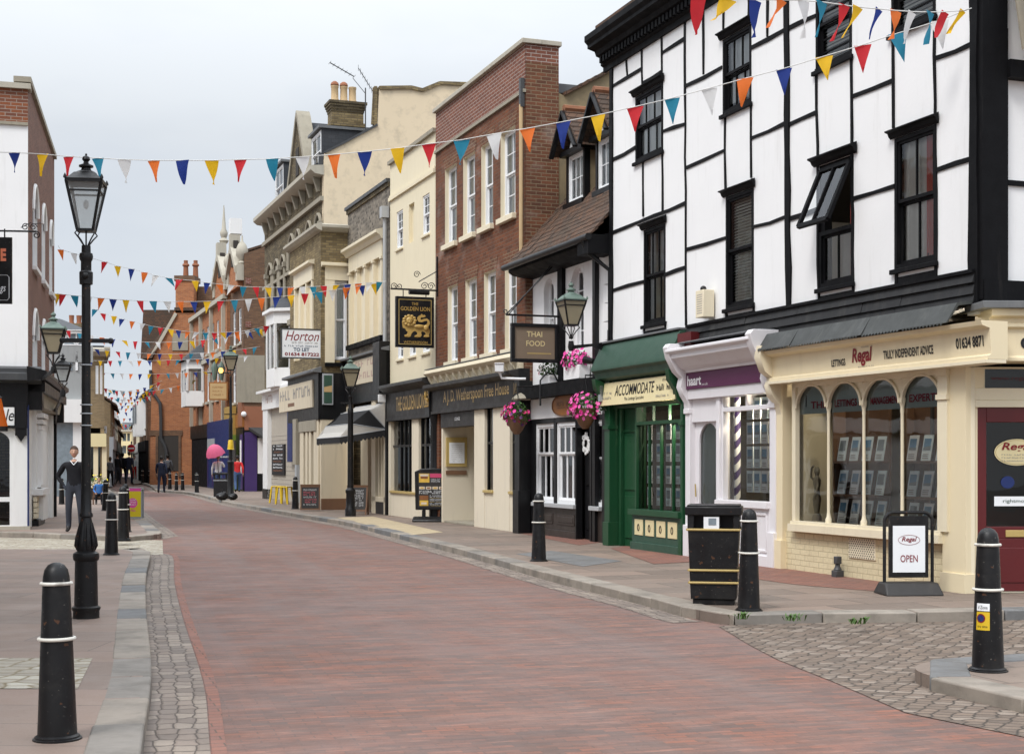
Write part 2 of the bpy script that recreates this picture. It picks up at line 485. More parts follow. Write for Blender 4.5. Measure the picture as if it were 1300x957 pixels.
M['wood_sign'] = paint('wood_sign', (.30, .12, .03), .45, .2, 5, .3, (.08, .03, .01), .1)
M['pale_wood'] = paint('pale_wood', (.50, .34, .16), .6, .12, 5, .15, (.2, .12, .06), .1)
M['thai_board'] = paint('thai_board', (.20, .15, .105), .5, .08, 2, .25, (.32, .27, .2), .05, streak=False)
M['brick_pub'] = brick('brick_pub', (.20, .07, .032), (.10, .037, .02), (.15, .10, .07), stain=.5, white=.22)
M['brick_side'] = brick('brick_side', (.19, .075, .04), (.10, .045, .028), (.25, .19, .12), stain=.45, white=.2)
M['brick_red'] = brick('brick_red', (.20, .055, .035), (.14, .04, .03), (.36, .29, .25), stain=.3, white=.15)
M['brick_fresh'] = brick('brick_fresh', (.23, .088, .055), (.15, .056, .04), (.40, .34, .3), stain=.2)
M['brick_purple'] = brick('brick_purple', (.21, .10, .072), (.13, .062, .05), (.26, .2, .165), stain=.3)
M['brick_left'] = brick('brick_left', (.27, .09, .04), (.14, .06, .045), (.34, .28, .23), stain=.25)
M['brick_stock'] = brick('brick_stock', (.29, .22, .11), (.13, .095, .05), (.12, .10, .075), stain=.5, stainc=(.05, .042, .03))
M['brick_grime'] = brick('brick_grime', (.19, .15, .085), (.07, .055, .034), (.06, .05, .038), stain=.6, stainc=(.03, .026, .02))
M['brick_flint'] = brick('brick_flint', (.30, .26, .21), (.045, .04, .036), (.22, .195, .16), .17, .11, .018, stain=.5, stainc=(.05, .045, .04), warp=.08)
M['brick_orange'] = brick('brick_orange', (.46, .175, .07), (.29, .10, .045), (.36, .24, .155), stain=.35, stainc=(.16, .07, .04))
M['brick_brown'] = brick('brick_brown', (.21, .115, .065), (.12, .068, .042), (.13, .1, .075), stain=.45)
M['brick_tan'] = brick('brick_tan', (.30, .22, .12), (.22, .16, .09), (.25, .2, .14), stain=.4)
M['brick_cream'] = brick('brick_cream', (.74, .65, .43), (.70, .61, .40), (.50, .42, .27), .23, .075, .006, stain=.25, stainc=(.3, .25, .16), bumpk=.4)
M['stone'] = paint('stone', (.30, .27, .21), .8, .12, 3, .5, (.12, .11, .09), .4, 20)
M['stone_pale'] = paint('stone_pale', (.42, .39, .32), .8, .1, 3, .45, (.18, .16, .13), .3, 20)
M['slate'] = brick('slate', (.055, .06, .068), (.04, .044, .05), (.02, .02, .022), .25, .14, .004, stain=.2, bumpk=.4, rough=.55)
M['black_board'] = paint('black_board', (.022, .022, .023), .6, .3, 5, .4, (.07, .066, .06), .5, 30, lo=.5, hi=.72, spec=.25)
M['lead_dark'] = paint('lead_dark', (.042, .045, .043), .55, .2, 2.5, .4, (.15, .15, .14), .3, 20)
M['band_red'] = flat('band_red', (.26, .02, .04), .5)
M['tile'] = brick('tile', (.125, .07, .045), (.07, .052, .042), (.03, .022, .018), .17, .11, .006, stain=.65, stainc=(.05, .045, .035), bumpk=.8)
M['ridge_tile'] = paint('ridge_tile', (.24, .10, .05), .85, .2, 6, .4, (.08, .06, .04), .4)
M['terracotta'] = paint('terracotta', (.26, .10, .05), .8, .15, 5, .4, (.08, .05, .035), .2)
M['pot_buff'] = paint('pot_buff', (.50, .36, .20), .8, .1, 5, .35, (.15, .1, .06), .2)
M['galv'] = paint('galv', (.35, .37, .39), .45, .1, 4, .25, (.2, .19, .18), .1)
M['grey_pipe'] = paint('grey_pipe', (.40, .41, .42), .5, .06, 4, .2, (.2, .19, .18), .1)
M['blue_paint'] = paint('blue_paint', (.012, .026, .12), .4, .1, 3, .2, (.03, .04, .1), .05)
M['violet_paint'] = paint('violet_paint', (.055, .03, .12), .4, .1, 3, .2, (.05, .03, .08), .05)
M['lime_paint'] = paint('lime_paint', (.17, .25, .03), .5, .1, 3, .2, (.1, .12, .03), .05)
M['orange_board'] = paint('orange_board', (.27, .11, .06), .5, .08, 3, .25, (.2, .1, .06), .05)
M['yellow_paint'] = paint('yellow_paint', (.62, .42, .02), .4, .06, 5, .2, (.3, .2, .03), .05)
M['beige_clad'] = paint('beige_clad', (.40, .36, .30), .6, .05, 3, .2, (.2, .18, .15), .1)
M['sheet_metal'] = paint('sheet_metal', (.17, .145, .105), .6, .3, 8, .45, (.28, .25, .2), .3)
M['road'] = paving('road', (.265, .112, .074), (.115, .082, .07), (.11, .08, .068), .21, .07, .0055, -ANG + R(3), .74, warp=.03, wscale=3.5, grit=.5,
     big=[(.33, .42, .62, .62, (.175, .135, .125)), (1.3, .5, .68, .5, (.30, .125, .085)), (3.7, .50, .68, .5, (.125, .098, .092)), (.9, .54, .7, .38, (.34, .205, .165)), (9, .55, .7, .4, (.24, .15, .12))], spots=.35, bumpk=.4, streak=True)
M['brick_strip'] = paving('brick_strip', (.27, .12, .085), (.20, .10, .08), (.10, .075, .06), .21, .105, .006, -ANG, .75, warp=.01, big=[(1.1, .5, .7, .4, (.15, .12, .11))])
M['slab'] = paving('slab', (.25, .186, .148), (.165, .13, .106), (.10, .08, .065), 1.05, .62, .011, -ANG, .7, warp=.02,
     big=[(.5, .45, .7, .4, (.22, .19, .165)), (2.3, .52, .75, .35, (.17, .138, .115)), (.9, .56, .7, .35, (.31, .265, .225)), (6, .54, .72, .35, (.15, .12, .1))], spots=.45, bumpk=.6)
M['slab_left'] = paving('slab_left', (.265, .192, .155), (.195, .15, .125), (.13, .105, .09), 1.5, .62, .007, R(2), .7, warp=.02,
      big=[(.5, .45, .7, .35, (.23, .195, .17)), (2.3, .52, .75, .3, (.22, .18, .155)), (1.2, .56, .7, .3, (.37, .32, .28))], spots=.35, bumpk=.45)
M['setts'] = cobble('setts', (.21, .155, .118), (.12, .092, .073), (.27, .22, .18), (.05, .04, .032), .12, .092, R(24), .075, .45, big=[(.9, .46, .7, .45, (.125, .102, .085)), (3.1, .52, .7, .35, (.25, .195, .15))])
M['setts_gutter'] = cobble('setts_gutter', (.25, .20, .165), (.165, .135, .115), (.30, .25, .205), (.075, .06, .05), .17, .115, 0, .05, .35, uv=True, big=[(1.3, .46, .7, .45, (.15, .125, .11))])
M['setts_pale'] = cobble('setts_pale', (.40, .36, .29), (.28, .25, .205), (.46, .43, .36), (.19, .15, .09), .2, .15, R(5), .07, .4, big=[(1.7, .45, .7, .4, (.27, .25, .2))])
M['tactile'] = paving('tactile', (.48, .39, .25), (.42, .34, .22), (.22, .18, .12), .4, .4, .006, -ANG, .8, big=[(2.2, .45, .7, .4, (.34, .28, .2))])
for i, c in enumerate([(.26, .225, .188), (.21, .19, .168), (.15, .15, .15), (.29, .255, .215)]):
 M['kerb%d' % i] = paint('kerb_stone', c, .75, .22, 6, .6, (.085, .078, .065), .6, 25, streak=False, lo=.46, hi=.7)
M['mud'] = flat('mud', (.05, .045, .04), .95)
M['earth'] = flat('earth', (.14, .13, .12), .9)
# camera, sky, sun
cam = bpy.data.cameras.new('camera'); cam.lens = 50; cam.sensor_width = 36
cam.shift_y = (HOR - 478.5) / 1300.0
cam.clip_end = 3000
co = bpy.data.objects.new('camera', cam); COL.objects.link(co)
co.location = (0, 0, CH); co.rotation_euler = (R(90), 0, 0)
scene.camera = co
SUN_AZ, SUN_EL = R(215), R(52)      # compass direction the light comes from: behind the camera, to the left
w = bpy.data.worlds.new('World'); scene.world = w; w.use_nodes = True
nt = w.node_tree; nt.nodes.clear()
def wn(t, **k):
 x = nt.nodes.new(t)
 for a, b in k.items(): setattr(x, a, b)
 return x
out = wn('ShaderNodeOutputWorld'); bg = wn('ShaderNodeBackground'); bg.inputs[1].default_value = .1
nt.links.new(bg.outputs[0], out.inputs[0])
sky = wn('ShaderNodeTexSky', sky_type='NISHITA'); sky.sun_disc = False
sky.sun_elevation = SUN_EL; sky.sun_rotation = SUN_AZ
tc = wn('ShaderNodeTexCoord')
mp = wn('ShaderNodeMapping'); mp.inputs['Scale'].default_value = (1, 1, 2.6); mp.inputs['Location'].default_value = (.3, .2, .1)
nt.links.new(tc.outputs['Generated'], mp.inputs[0])
nz = wn('ShaderNodeTexNoise'); nz.inputs['Scale'].default_value = 2.1; nz.inputs['Detail'].default_value = 5; nz.inputs['Roughness'].default_value = .5
nt.links.new(mp.outputs[0], nz.inputs['Vector'])
mr = wn('ShaderNodeMapRange'); mr.inputs[1].default_value = .38; mr.inputs[2].default_value = .6
nt.links.new(nz.outputs['Fac'], mr.inputs[0])
cl = wn('ShaderNodeMix', data_type='RGBA')
cl.inputs[6].default_value = (4.55, 4.9, 5.4, 1); cl.inputs[7].default_value = (5.5, 5.75, 6.0, 1)
nt.links.new(mr.outputs[0], cl.inputs[0])
ov = wn('ShaderNodeMix', data_type='RGBA'); ov.inputs[0].default_value = .93
sp = wn('ShaderNodeSeparateXYZ'); nt.links.new(tc.outputs['Generated'], sp.inputs[0])
zr_ = wn('ShaderNodeMapRange'); zr_.inputs[1].default_value = .22; zr_.inputs[2].default_value = 1; zr_.inputs[3].default_value = .9; zr_.inputs[4].default_value = 3.2
nt.links.new(sp.outputs[2], zr_.inputs[0])
hv = wn('ShaderNodeVectorMath', operation='SCALE'); nt.links.new(cl.outputs[2], hv.inputs[0]); nt.links.new(zr_.outputs[0], hv.inputs[3])
nt.links.new(sky.outputs[0], ov.inputs[6]); nt.links.new(hv.outputs[0], ov.inputs[7])
nt.links.new(ov.outputs[2], bg.inputs[0])
sl = bpy.data.lights.new('sun', 'SUN'); sl.energy = 1.5; sl.angle = R(18); sl.color = (1, .97, .93)
so = bpy.data.objects.new('sun', sl); COL.objects.link(so)
d = Vector((math.sin(SUN_AZ) * math.cos(SUN_EL), math.cos(SUN_AZ) * math.cos(SUN_EL), math.sin(SUN_EL)))
so.rotation_euler = d.to_track_quat('Z', 'Y').to_euler()
so.location = d * 60
vs = scene.view_settings; vs.view_transform = 'Standard'; vs.look = 'None'; vs.exposure = .68; vs.gamma = 1
scene.cycles.max_bounces = 8; scene.cycles.transparent_max_bounces = 16
scene.cycles.use_denoising = True
scene.cycles.caustics_reflective = False; scene.cycles.caustics_refractive = False
# ground
def poly(name, pts, z, m, kind='structure', z0=None):
 q = [Vector((p[0], p[1], z)) for p in pts]
 from mathutils.geometry import tessellate_polygon
 mb = MB()
 for t in tessellate_polygon([q]):
  a, b, c = (q[i] for i in t)
  mb.face([a, b, c] if (b - a).cross(c - a).z > 0 else [a, c, b], m)
 if z0 is not None:
  for a, b in zip(q, q[1:] + q[:1]): mb.face([a, b, (b.x, b.y, z0), (a.x, a.y, z0)], m)
 return tag(mb.build(name), kind=kind)
def rg(u, v):
 p = gnd(u, v, -.1); return (p.x, p.y)
def smooth_line(pts, n=5):
 """Catmull-Rom through pts"""
 q = [Vector(p) for p in pts]
 q = [q[0] * 2 - q[1]] + q + [q[-1] * 2 - q[-2]]
 res = []
 for i in range(1, len(q) - 2):
  for k in range(n):
   t = k / n
   a, b, c, d = q[i - 1], q[i], q[i + 1], q[i + 2]
   res.append(.5 * ((2 * b) + (c - a) * t + (2 * a - 5 * b + 4 * c - d) * t * t + (3 * b - a - 3 * c + d) * t ** 3))
 res.append(q[-2])
 return res
def offset(pts, d):
 """parallel line, d metres to the left of the walking direction"""
 res = []
 for i, p in enumerate(pts):
  t = (pts[min(i + 1, len(pts) - 1)] - pts[max(i - 1, 0)]).normalized()
  res.append(p + Vector((-t.y, t.x)) * d)
 return res
def resample(pts, step):
 res = [pts[0]]; acc = 0
 for a, b in zip(pts, pts[1:]):
  L = (b - a).length; pos = 0
  while acc + L - pos >= step:
   pos += step - acc; acc = 0
   res.append(a + (b - a) * (pos / L))
  acc += L - pos
 if (res[-1] - pts[-1]).length > .05: res.append(pts[-1])
 return res
def kerb(name, pts, width, side, step=.95):
 mb = MB()
 rs = resample(pts, step)
 inn = offset(rs, width * side)
 for i in range(len(rs) - 1):
  a, b, c, d_ = rs[i], rs[i + 1], inn[i + 1], inn[i]
  g = .006
  dd = (b - a).normalized() * g
  j = random.uniform(-.006, .006)
  q = [a + dd, b - dd, c - dd, d_ + dd]
  mb.prism([(p.x, p.y, -.13) for p in q], (0, 0, .13 + .006 + j), M['kerb%d' % random.choice([0, 0, 1, 1, 2, 3])])
 return tag(mb.build(name, bevel=.016), kind='structure')
poly('ground', [(-400, -60), (400, -60), (400, 700), (-400, 700)], -.16, M['earth'])
poly('road', [(-120, -12), (60, -12), (60, 260), (-120, 260)], -.1, M['road'])
KR = [rg(167, 614.6), rg(180, 615.2), rg(192, 619), rg(200, 624), rg(242, 628), rg(288, 640), rg(330, 648), rg(368, 655), rg(443, 668), rg(490, 680), rg(589, 706), rg(700, 738.5), rg(815, 768), rg(866, 783)]
KR_c = [rg(890, 789), rg(914, 793), rg(944, 793.5), rg(994, 791), rg(1146, 790.5), rg(1300, 787)]
farR = [(-47.0, 178.0), (-40.2, 150.0)]
kr = smooth_line([Vector(p) for p in farR + KR + KR_c + [(8.0, 15.2), (30, 23)]], 6)
kerb('kerb', kr, .3, 1)
pr = offset(kr, .06)
poly('pavement', [(p.x, p.y) for p in pr] + [(60, 34), (60, 190), (-20, 200)], 0, M['slab'], z0=-.15)
rgut = [p for p in kr if p.y < 88 and p.x < 1.9]
def strip(name, line, d0, d1, z, m):
 a = offset(line, d0); b = offset(line, d1)
 mb = MB(); uvs = []; run = 0
 for i in range(len(line) - 1):
  q = [a[i], a[i + 1], b[i + 1], b[i]]
  pts = [(p.x, p.y, z) for p in q]
  n = (Vector(pts[1]) - Vector(pts[0])).cross(Vector(pts[2]) - Vector(pts[0]))
  st = (line[i + 1] - line[i]).length
  u4 = [(run, d0), (run + st, d0), (run + st, d1), (run, d1)]; run += st
  mb.face(pts if n.z > 0 else pts[::-1], m); uvs += u4 if n.z > 0 else u4[::-1]
 o = mb.build(name)
 ul = o.data.uv_layers.new(name='UVMap')
 for k, q in enumerate(uvs): ul.data[k].uv = q
 return tag(o, kind='structure')
strip('gutter', rgut, -.32, .0, -.096, M['setts_gutter'])
ap = [rg(912, 795), rg(950, 818), rg(986, 837), rg(1059, 866), rg(1150, 905)]
poly('side_road', ap + [(4.6, 5.5), (14, 9), (40, 22), (40, 30), (30, 23.1), (8.0, 15.3)] + [(p.x + 0, p.y + .05) for p in reversed(kr) if p.x > 2.3 and p.y < 15.1], -.095, M['setts'])
kn = smooth_line([Vector(p) for p in [(6.2, .0), (5.2, 3.2), (4.0, 6.8), (3.12, 9.4), (2.86, 10.1), (2.98, 10.6), (3.4, 10.86), (4.2, 11.15), (6, 11.7), (14, 14.2)]], 6)
kerb('kerb', kn, .3, -1)
pn = offset(kn, -.06)
poly('pavement', [(p.x, p.y) for p in pn] + [(30, 14), (30, -4)], 0, M['slab'], z0=-.15)
kl = smooth_line([Vector(p) for p in [(.35, -3), (-.9, 3), (-2.0, 7.7), rg(192.7, 866), rg(185.8, 785), rg(185.8, 739), rg(190.4, 706), (-6.6, 24.5)]], 6)
kerb('kerb', kl, .29, 1)
pl = offset(kl, .06)
poly('pavement', [(p.x, p.y) for p in pl] + [(-30, 24.5), (-30, -4)], 0, M['slab_left'], z0=-.15)
strip('gutter', [p for p in kl if p.y > 1], -.36, 0, -.096, M['setts_gutter'])
strip('gutter_border', [p for p in kl if p.y > 1], -.45, -.368, -.096, M['brick_strip'])
poly('cobble_patch', [(-2.87, 9.4), (-3.2, 10.85), (-9, 10.9), (-9, 9.4)], .004, M['setts_pale'])
poly('side_road', [(-6.0, 24.45), (-7.1, 28.9), (-30, 35.0), (-30, 24.45)], -.094, M['setts_pale'])
kf = smooth_line([Vector(p) for p in [(-30, 36.2), (-12, 30.6), (-9.4, 29.4), rg(160, 687.5), (-7.75, 28.75), (-7.35, 29.3), (-7.5, 30.4), rg(180, 660), (-13.2, 49), (-19.6, 70), (-29.0, 100), (-44, 150), (-53, 180)]], 6)
kerb('kerb', kf, .3, 1)
pf = offset(kf, .06)
poly('pavement', [(p.x, p.y) for p in pf] + [(-90, 190), (-90, 40)], 0, M['slab_left'], z0=-.15)
strip('gutter', [p for p in kf if p.y > 29.5 and p.x > -30 and p.x > -29], -.36, 0, -.096, M['setts_gutter'])
def bit(pts, z, m): return poly('paving_patch', [tuple(gnd(*p).xy) for p in pts], z, m)
bit([(428, 657), (474, 655.5), (563, 675.5), (522, 679)], .004, M['tactile'])
bit([(655, 703), (700, 699), (790, 712), (740, 719)], .004, M['kerb2'])
bit([(868, 697), (1004, 721), (1104, 734), (1205, 748), (1130, 752), (1010, 742), (960, 735)], .004, M['brick_strip'])
bit([(660, 677), (688, 674), (772, 687), (735, 692)], .004, M['brick_strip'])
bit([(775, 696), (800, 692), (880, 703), (905, 712), (830, 716)], .0055, M['brick_strip'])
# window kit
def window(root, x0, x1, z0, z1, m, y=.1, fw=.055, cols=2, rows=2, bw=.022, g='glass', name='window', sill=None, hood=None, back=None, single=False, split=.5, label=None):
 """a vertical sliding sash in its opening; local to the building line"""
 mb = MB()
 mb.box(x0, x0 + fw, y - .05, y + .06, z0, z1, m); mb.box(x1 - fw, x1, y - .05, y + .06, z0, z1, m)
 mb.box(x0 + fw, x1 - fw, y - .05, y + .06, z1 - fw, z1, m); mb.box(x0 + fw, x1 - fw, y - .05, y + .06, z0, z0 + fw * 1.1, m)
 a, b, c, d = x0 + fw, x1 - fw, z0 + fw * 1.1, z1 - fw
 zm = c + (d - c) * split
 sashes = [(c, d, y)] if single else [(zm, d, y - .015), (c, zm, y + .025)]
 for i, (p, q, yy) in enumerate(sashes):
  s = .035
  mb.box(a, a + s, yy - .018, yy + .018, p, q, m); mb.box(b - s, b, yy - .018, yy + .018, p, q, m)
  mb.box(a + s, b - s, yy - .018, yy + .018, q - s, q, m); mb.box(a + s, b - s, yy - .018, yy + .018, p, p + s * 1.2, m)
  for k in range(1, cols):
   xx = a + (b - a) * k / cols
   mb.box(xx - bw / 2, xx + bw / 2, yy - .012, yy + .012, p + s, q - s, m)
  r = rows[i] if isinstance(rows, (tuple, list)) else rows
  for k in range(1, r):
   zz = p + (q - p) * k / r
   mb.box(a + s, b - s, yy - .0105, yy + .0105, zz - bw / 2, zz + bw / 2, m)
 o = mb.build(name, root)
 if label: o['label'] = label
 gb = MB()
 for (p, q, yy) in sashes:
  gb.face([(a + .01, yy + .002, p + .01), (b - .01, yy + .002, p + .01), (b - .01, yy + .002, q - .01), (a + .01, yy + .002, q - .01)], M[g])
 gb.build('pane', o)
 if sill:
  sb = MB(); sm, sp, sh = sill
  sb.box(x0 - .05, x1 + .05, -sp, y - .05, z0 - sh, z0, sm)
  sb.build('sill', o, bevel=.008)
 if hood:
  hb = MB(); hm, hp, hh = hood
  hb.yz([(-.02, z1), (-hp * .45, z1 + hh * .25), (-hp * .6, z1 + hh * .6), (-hp, z1 + hh * .72), (-hp, z1 + hh * .85), (-.02, z1 + hh * 1.15)], x0 - hp * .6, x1 + hp * .6, hm)
  hb.build('hood', o)
 if back:
  bb = MB()
  yy = y + .06
  for (kind, f0, f1, g0, g1) in back:
   xa, xb = a + (b - a) * f0, a + (b - a) * f1; za, zb = c + (d - c) * g0, c + (d - c) * g1
   if kind == 'blind':
    n = max(3, int((zb - za) / .045))
    for k in range(n):
     z = za + (zb - za) * k / n
     bb.face([(xa, yy, z), (xb, yy, z), (xb, yy + .02, z + (zb - za) / n * .85), (xa, yy + .02, z + (zb - za) / n * .85)], M['blind'])
   else:
    n = 22; pts = []
    for k in range(n + 1):
     x = xa + (xb - xa) * k / n
     pts.append((x, yy + .025 * math.sin(k * 1.7) + .012 * math.sin(k * .6)))
    for k in range(n):
     (p0, q0), (p1, q1) = pts[k], pts[k + 1]
     bb.add([(p0, q0, za), (p1, q1, za), (p1, q1, zb), (p0, q0, zb)], [(0, 1, 2, 3)], M[kind], True)
  bb.build('blind' if back[0][0] == 'blind' else 'curtain', o)
 return o
def bracket_scroll(mb, a, b, r, m, n=26, flip=1):
 """an iron scroll in the local xz plane between a and b (2d)"""
 pass
def spiral(mb, cx, cz, r0, r1, a0, turns, y, m, t=.008, n=22):
 mb.tube([(cx + (r0 + (r1 - r0) * k / n) * math.cos(a0 + turns * 2 * PI * k / n), y, cz + (r0 + (r1 - r0) * k / n) * math.sin(a0 + turns * 2 * PI * k / n)) for k in range(n + 1)], t, m, 6)
# timber framed house with three shops
F1 = Line((1.778 - .0, 25.66), (5.267, 16.1))
U = F1.uv
L1_ = F1.L
T = house('timber_framed_house', 'tall white house with black timber framing above three small shopfronts, nearest on the right', F1)
ZT, ZB, Z0 = 8.62, 3.65, 3.27        # wall head, foot of the white wall, foot of the weatherboarding
win_px = [  # outer frame in the photograph: left, top, right, bottom
 (807, 124, 842, 191), (918, 51.7, 954, 130), (1036, 0, 1081.6, 70), (1132, -40, 1188, 19),
 (817.7, 292.8, 845, 408), (921.8, 251, 957, 385.6), (1040, 211.7, 1083.8, 358), (1136, 177, 1189, 331.6)]
rects = [F1.rc(*q) for q in win_px]
zt2 = max(rects[0][3], rects[1][3]); rects[2] = (*rects[2][:3], zt2); rects[3] = (*rects[3][:3], zt2)
mb = MB()
wall(mb, 0, L1_, ZB, ZT, rects, M['white_plaster'], dep=.2, mr=M['black_timber'])
mb.build('wall', T)
mb = MB()
S_roof = 7.0
shell(mb, L1_, S_roof, ZT, M['white_plaster'], M['slate'], z0=Z0 - .1)
mb.box(.2, L1_ - .2, .25, S_roof - .2, Z0 - .1, Z0, M['room_dark'])
mb.box(.2, L1_ - .2, .25, S_roof - .2, 6.05, 6.2, M['room_dark'])
mb.box(.004, .2, .03, S_roof, -.02, Z0 - .1, M['room_dark'])
mb.box(.2, L1_ - .2, 4.2, 4.4, -.02, Z0 - .1, M['room_dark'])
mb.box(.2, L1_ - .2, .5, 4.2, -.02, .01, M['shop_floor'])
mb.build('inner_wall', T)
mb = MB()
mb.prism([(.0, -.3, ZT + .62), (L1_, -.3, ZT + .62), (L1_, 2.9, ZT + 2.3), (.0, 2.9, ZT + 2.3)], (0, 0, .08), M['tile'])
mb.prism([(.0, 2.9, ZT + 2.3), (L1_, 2.9, ZT + 2.3), (L1_, S_roof, ZT + .3), (.0, S_roof, ZT + .3)], (0, 0, .08), M['tile'])
mb.prism([(L1_ - .2, .0, ZT - .1), (L1_ - .2, -.05, ZT + .6), (L1_ - .2, 2.9, ZT + 2.28), (L1_ - .2, S_roof, ZT + .3), (L1_ - .2, S_roof, ZT - .1)], (.19, 0, 0), M['white_plaster'])
mb.build('roof', T)
mb = MB()
mb.yz([(.0, ZT - .06), (-.05, ZT - .06), (-.05, ZT + .03), (-.10, ZT + .06), (-.10, ZT + .19), (-.19, ZT + .22), (-.22, ZT + .30), (-.36, ZT + .34), (-.36, ZT + .40), (-.42, ZT + .46), (-.42, ZT + .56), (0, ZT + .62)], -.22, L1_ + .1, M['black_timber'])
x = -.12
while x < L1_:
 mb.box(x, x + .075, -.17, -.099, ZT + .075, ZT + .185, M['black_timber']); x += .135
mb.build('cornice', T)
BT = M['black_timber']
vert = [(795.8, 77, 797, 98), (815.7, 64, 815.7, 120), (816.4, 203, 817, 275), (840.5, 44, 841.6, 269), (869.8, 22, 871.5, 413), (893, 11, 893.4, 95), (918.6, 0, 918.6, 38),
  (920.7, 146, 921.3, 240), (951.5, -10, 951.5, 20), (953.4, 132, 954, 226), (975, -20, 975, 47), (998, -30, 1002.5, 388), (1037, 88, 1040.2, 382), (1081, 70, 1083.8, 376),
  (1134.5, 37, 1135.3, 163), (1138.5, 340, 1138.5, 365), (1187, 15, 1189, 356), (1062, -60, 1062, -20), (845.5, 408, 845.5, 428), (818.6, 412, 818.6, 430), (957.5, 384, 957.5, 400), (922.5, 396, 922.5, 408)]
horiz = [(778, 111, 814.5, 88.4), (817, 105, 840, 91.5), (841, 68.5, 869, 51), (871, 110.5, 917, 85), (954, 61.8, 998, 38), (1000, 36.5, 1036, 20), (778.5, 203, 807, 188.5), (842, 168, 869.5, 157),
   (872, 212.7, 920, 192), (954, 174.6, 999, 157.4), (1000, 158.4, 1037.5, 142.4), (1083, 123, 1134, 101.5), (1189, 75, 1238, 54), (1190, 217, 1239, 200), (778, 295.6, 870.4, 258),
   (778, 370, 818, 357), (845, 348, 871, 340.3), (872, 317.6, 922, 300.7), (955, 289.2, 1001.5, 275), (1003, 276.6, 1040, 266), (1083.8, 254, 1136, 237.5)]
mb = MB()
rr = random.Random(3)
def beam(xa, za, xb, zb, w, proud):
 """an uneven old timber: a few joints slightly off the line"""
 n = max(2, int(math.hypot(xb - xa, zb - za) / .5))
 pts = []
 for k in range(n + 1):
  t = k / n
  j = rr.uniform(-.016, .016)
  hor = abs(xb - xa) > abs(zb - za)
  pts.append((xa + (xb - xa) * t + (0 if hor else j), za + (zb - za) * t + (j if hor else 0), w * rr.uniform(.75, 1.25)))
 for (p, q) in zip(pts, pts[1:]):
  hor = abs(xb - xa) > abs(zb - za)
  if hor: c = [(p[0], p[1] - p[2] / 2), (q[0], q[1] - q[2] / 2), (q[0], q[1] + q[2] / 2), (p[0], p[1] + p[2] / 2)]
  else: c = [(p[0] - p[2] / 2, p[1]), (p[0] + p[2] / 2, p[1]), (q[0] + q[2] / 2, q[1]), (q[0] - q[2] / 2, q[1])]
  if not hor and c[0][1] > c[2][1]: c.reverse()
  mb.xz(c, -proud, .03, BT)
for (u0, v0, u1, v1) in vert:
 a, za = U(u0, v0); b, zb = U(u1, v1)
 beam(a, min(za, ZT - .07), b, max(zb, ZB), .044, .02)
for (u0, v0, u1, v1) in horiz:
 a, za = U(u0, v0); b, zb = U(u1, v1)
 beam(a, za, b, zb, .056, .017)
a, za = U(1002, 200); beam(a, ZB, U(999, 0)[0], ZT - .07, .12, .03)
beam(.06, ZT - .07, .06, Z0, .12, .034)
beam(L1_ - .03, ZT - .07, L1_ - .03, Z0, .14, .036)
mb.build('timber_frame', T)
spec = [dict(cols=3, rows=1), dict(cols=3, rows=1), dict(cols=1, rows=3), dict(cols=1, rows=3), dict(cols=3, rows=1), dict(cols=1, rows=1), None, dict(cols=2, rows=1)]
backs = [[('net', 0, 1, 0, 1)], [('net', 0, 1, .1, 1)], [('blind', 0, 1, .0, 1)], [('blind', 0, 1, 0, 1)], [('net', .0, .3, 0, 1), ('net', .55, 1, .45, 1)], [('blind', 0, 1, 0, 1)], [('curtain_red', .72, 1, 0, 1), ('curtain_white', .5, .72, 0, 1)], [('curtain_white', .0, .62, 0, 1), ('curtain_red', .62, 1, .0, 1)]]
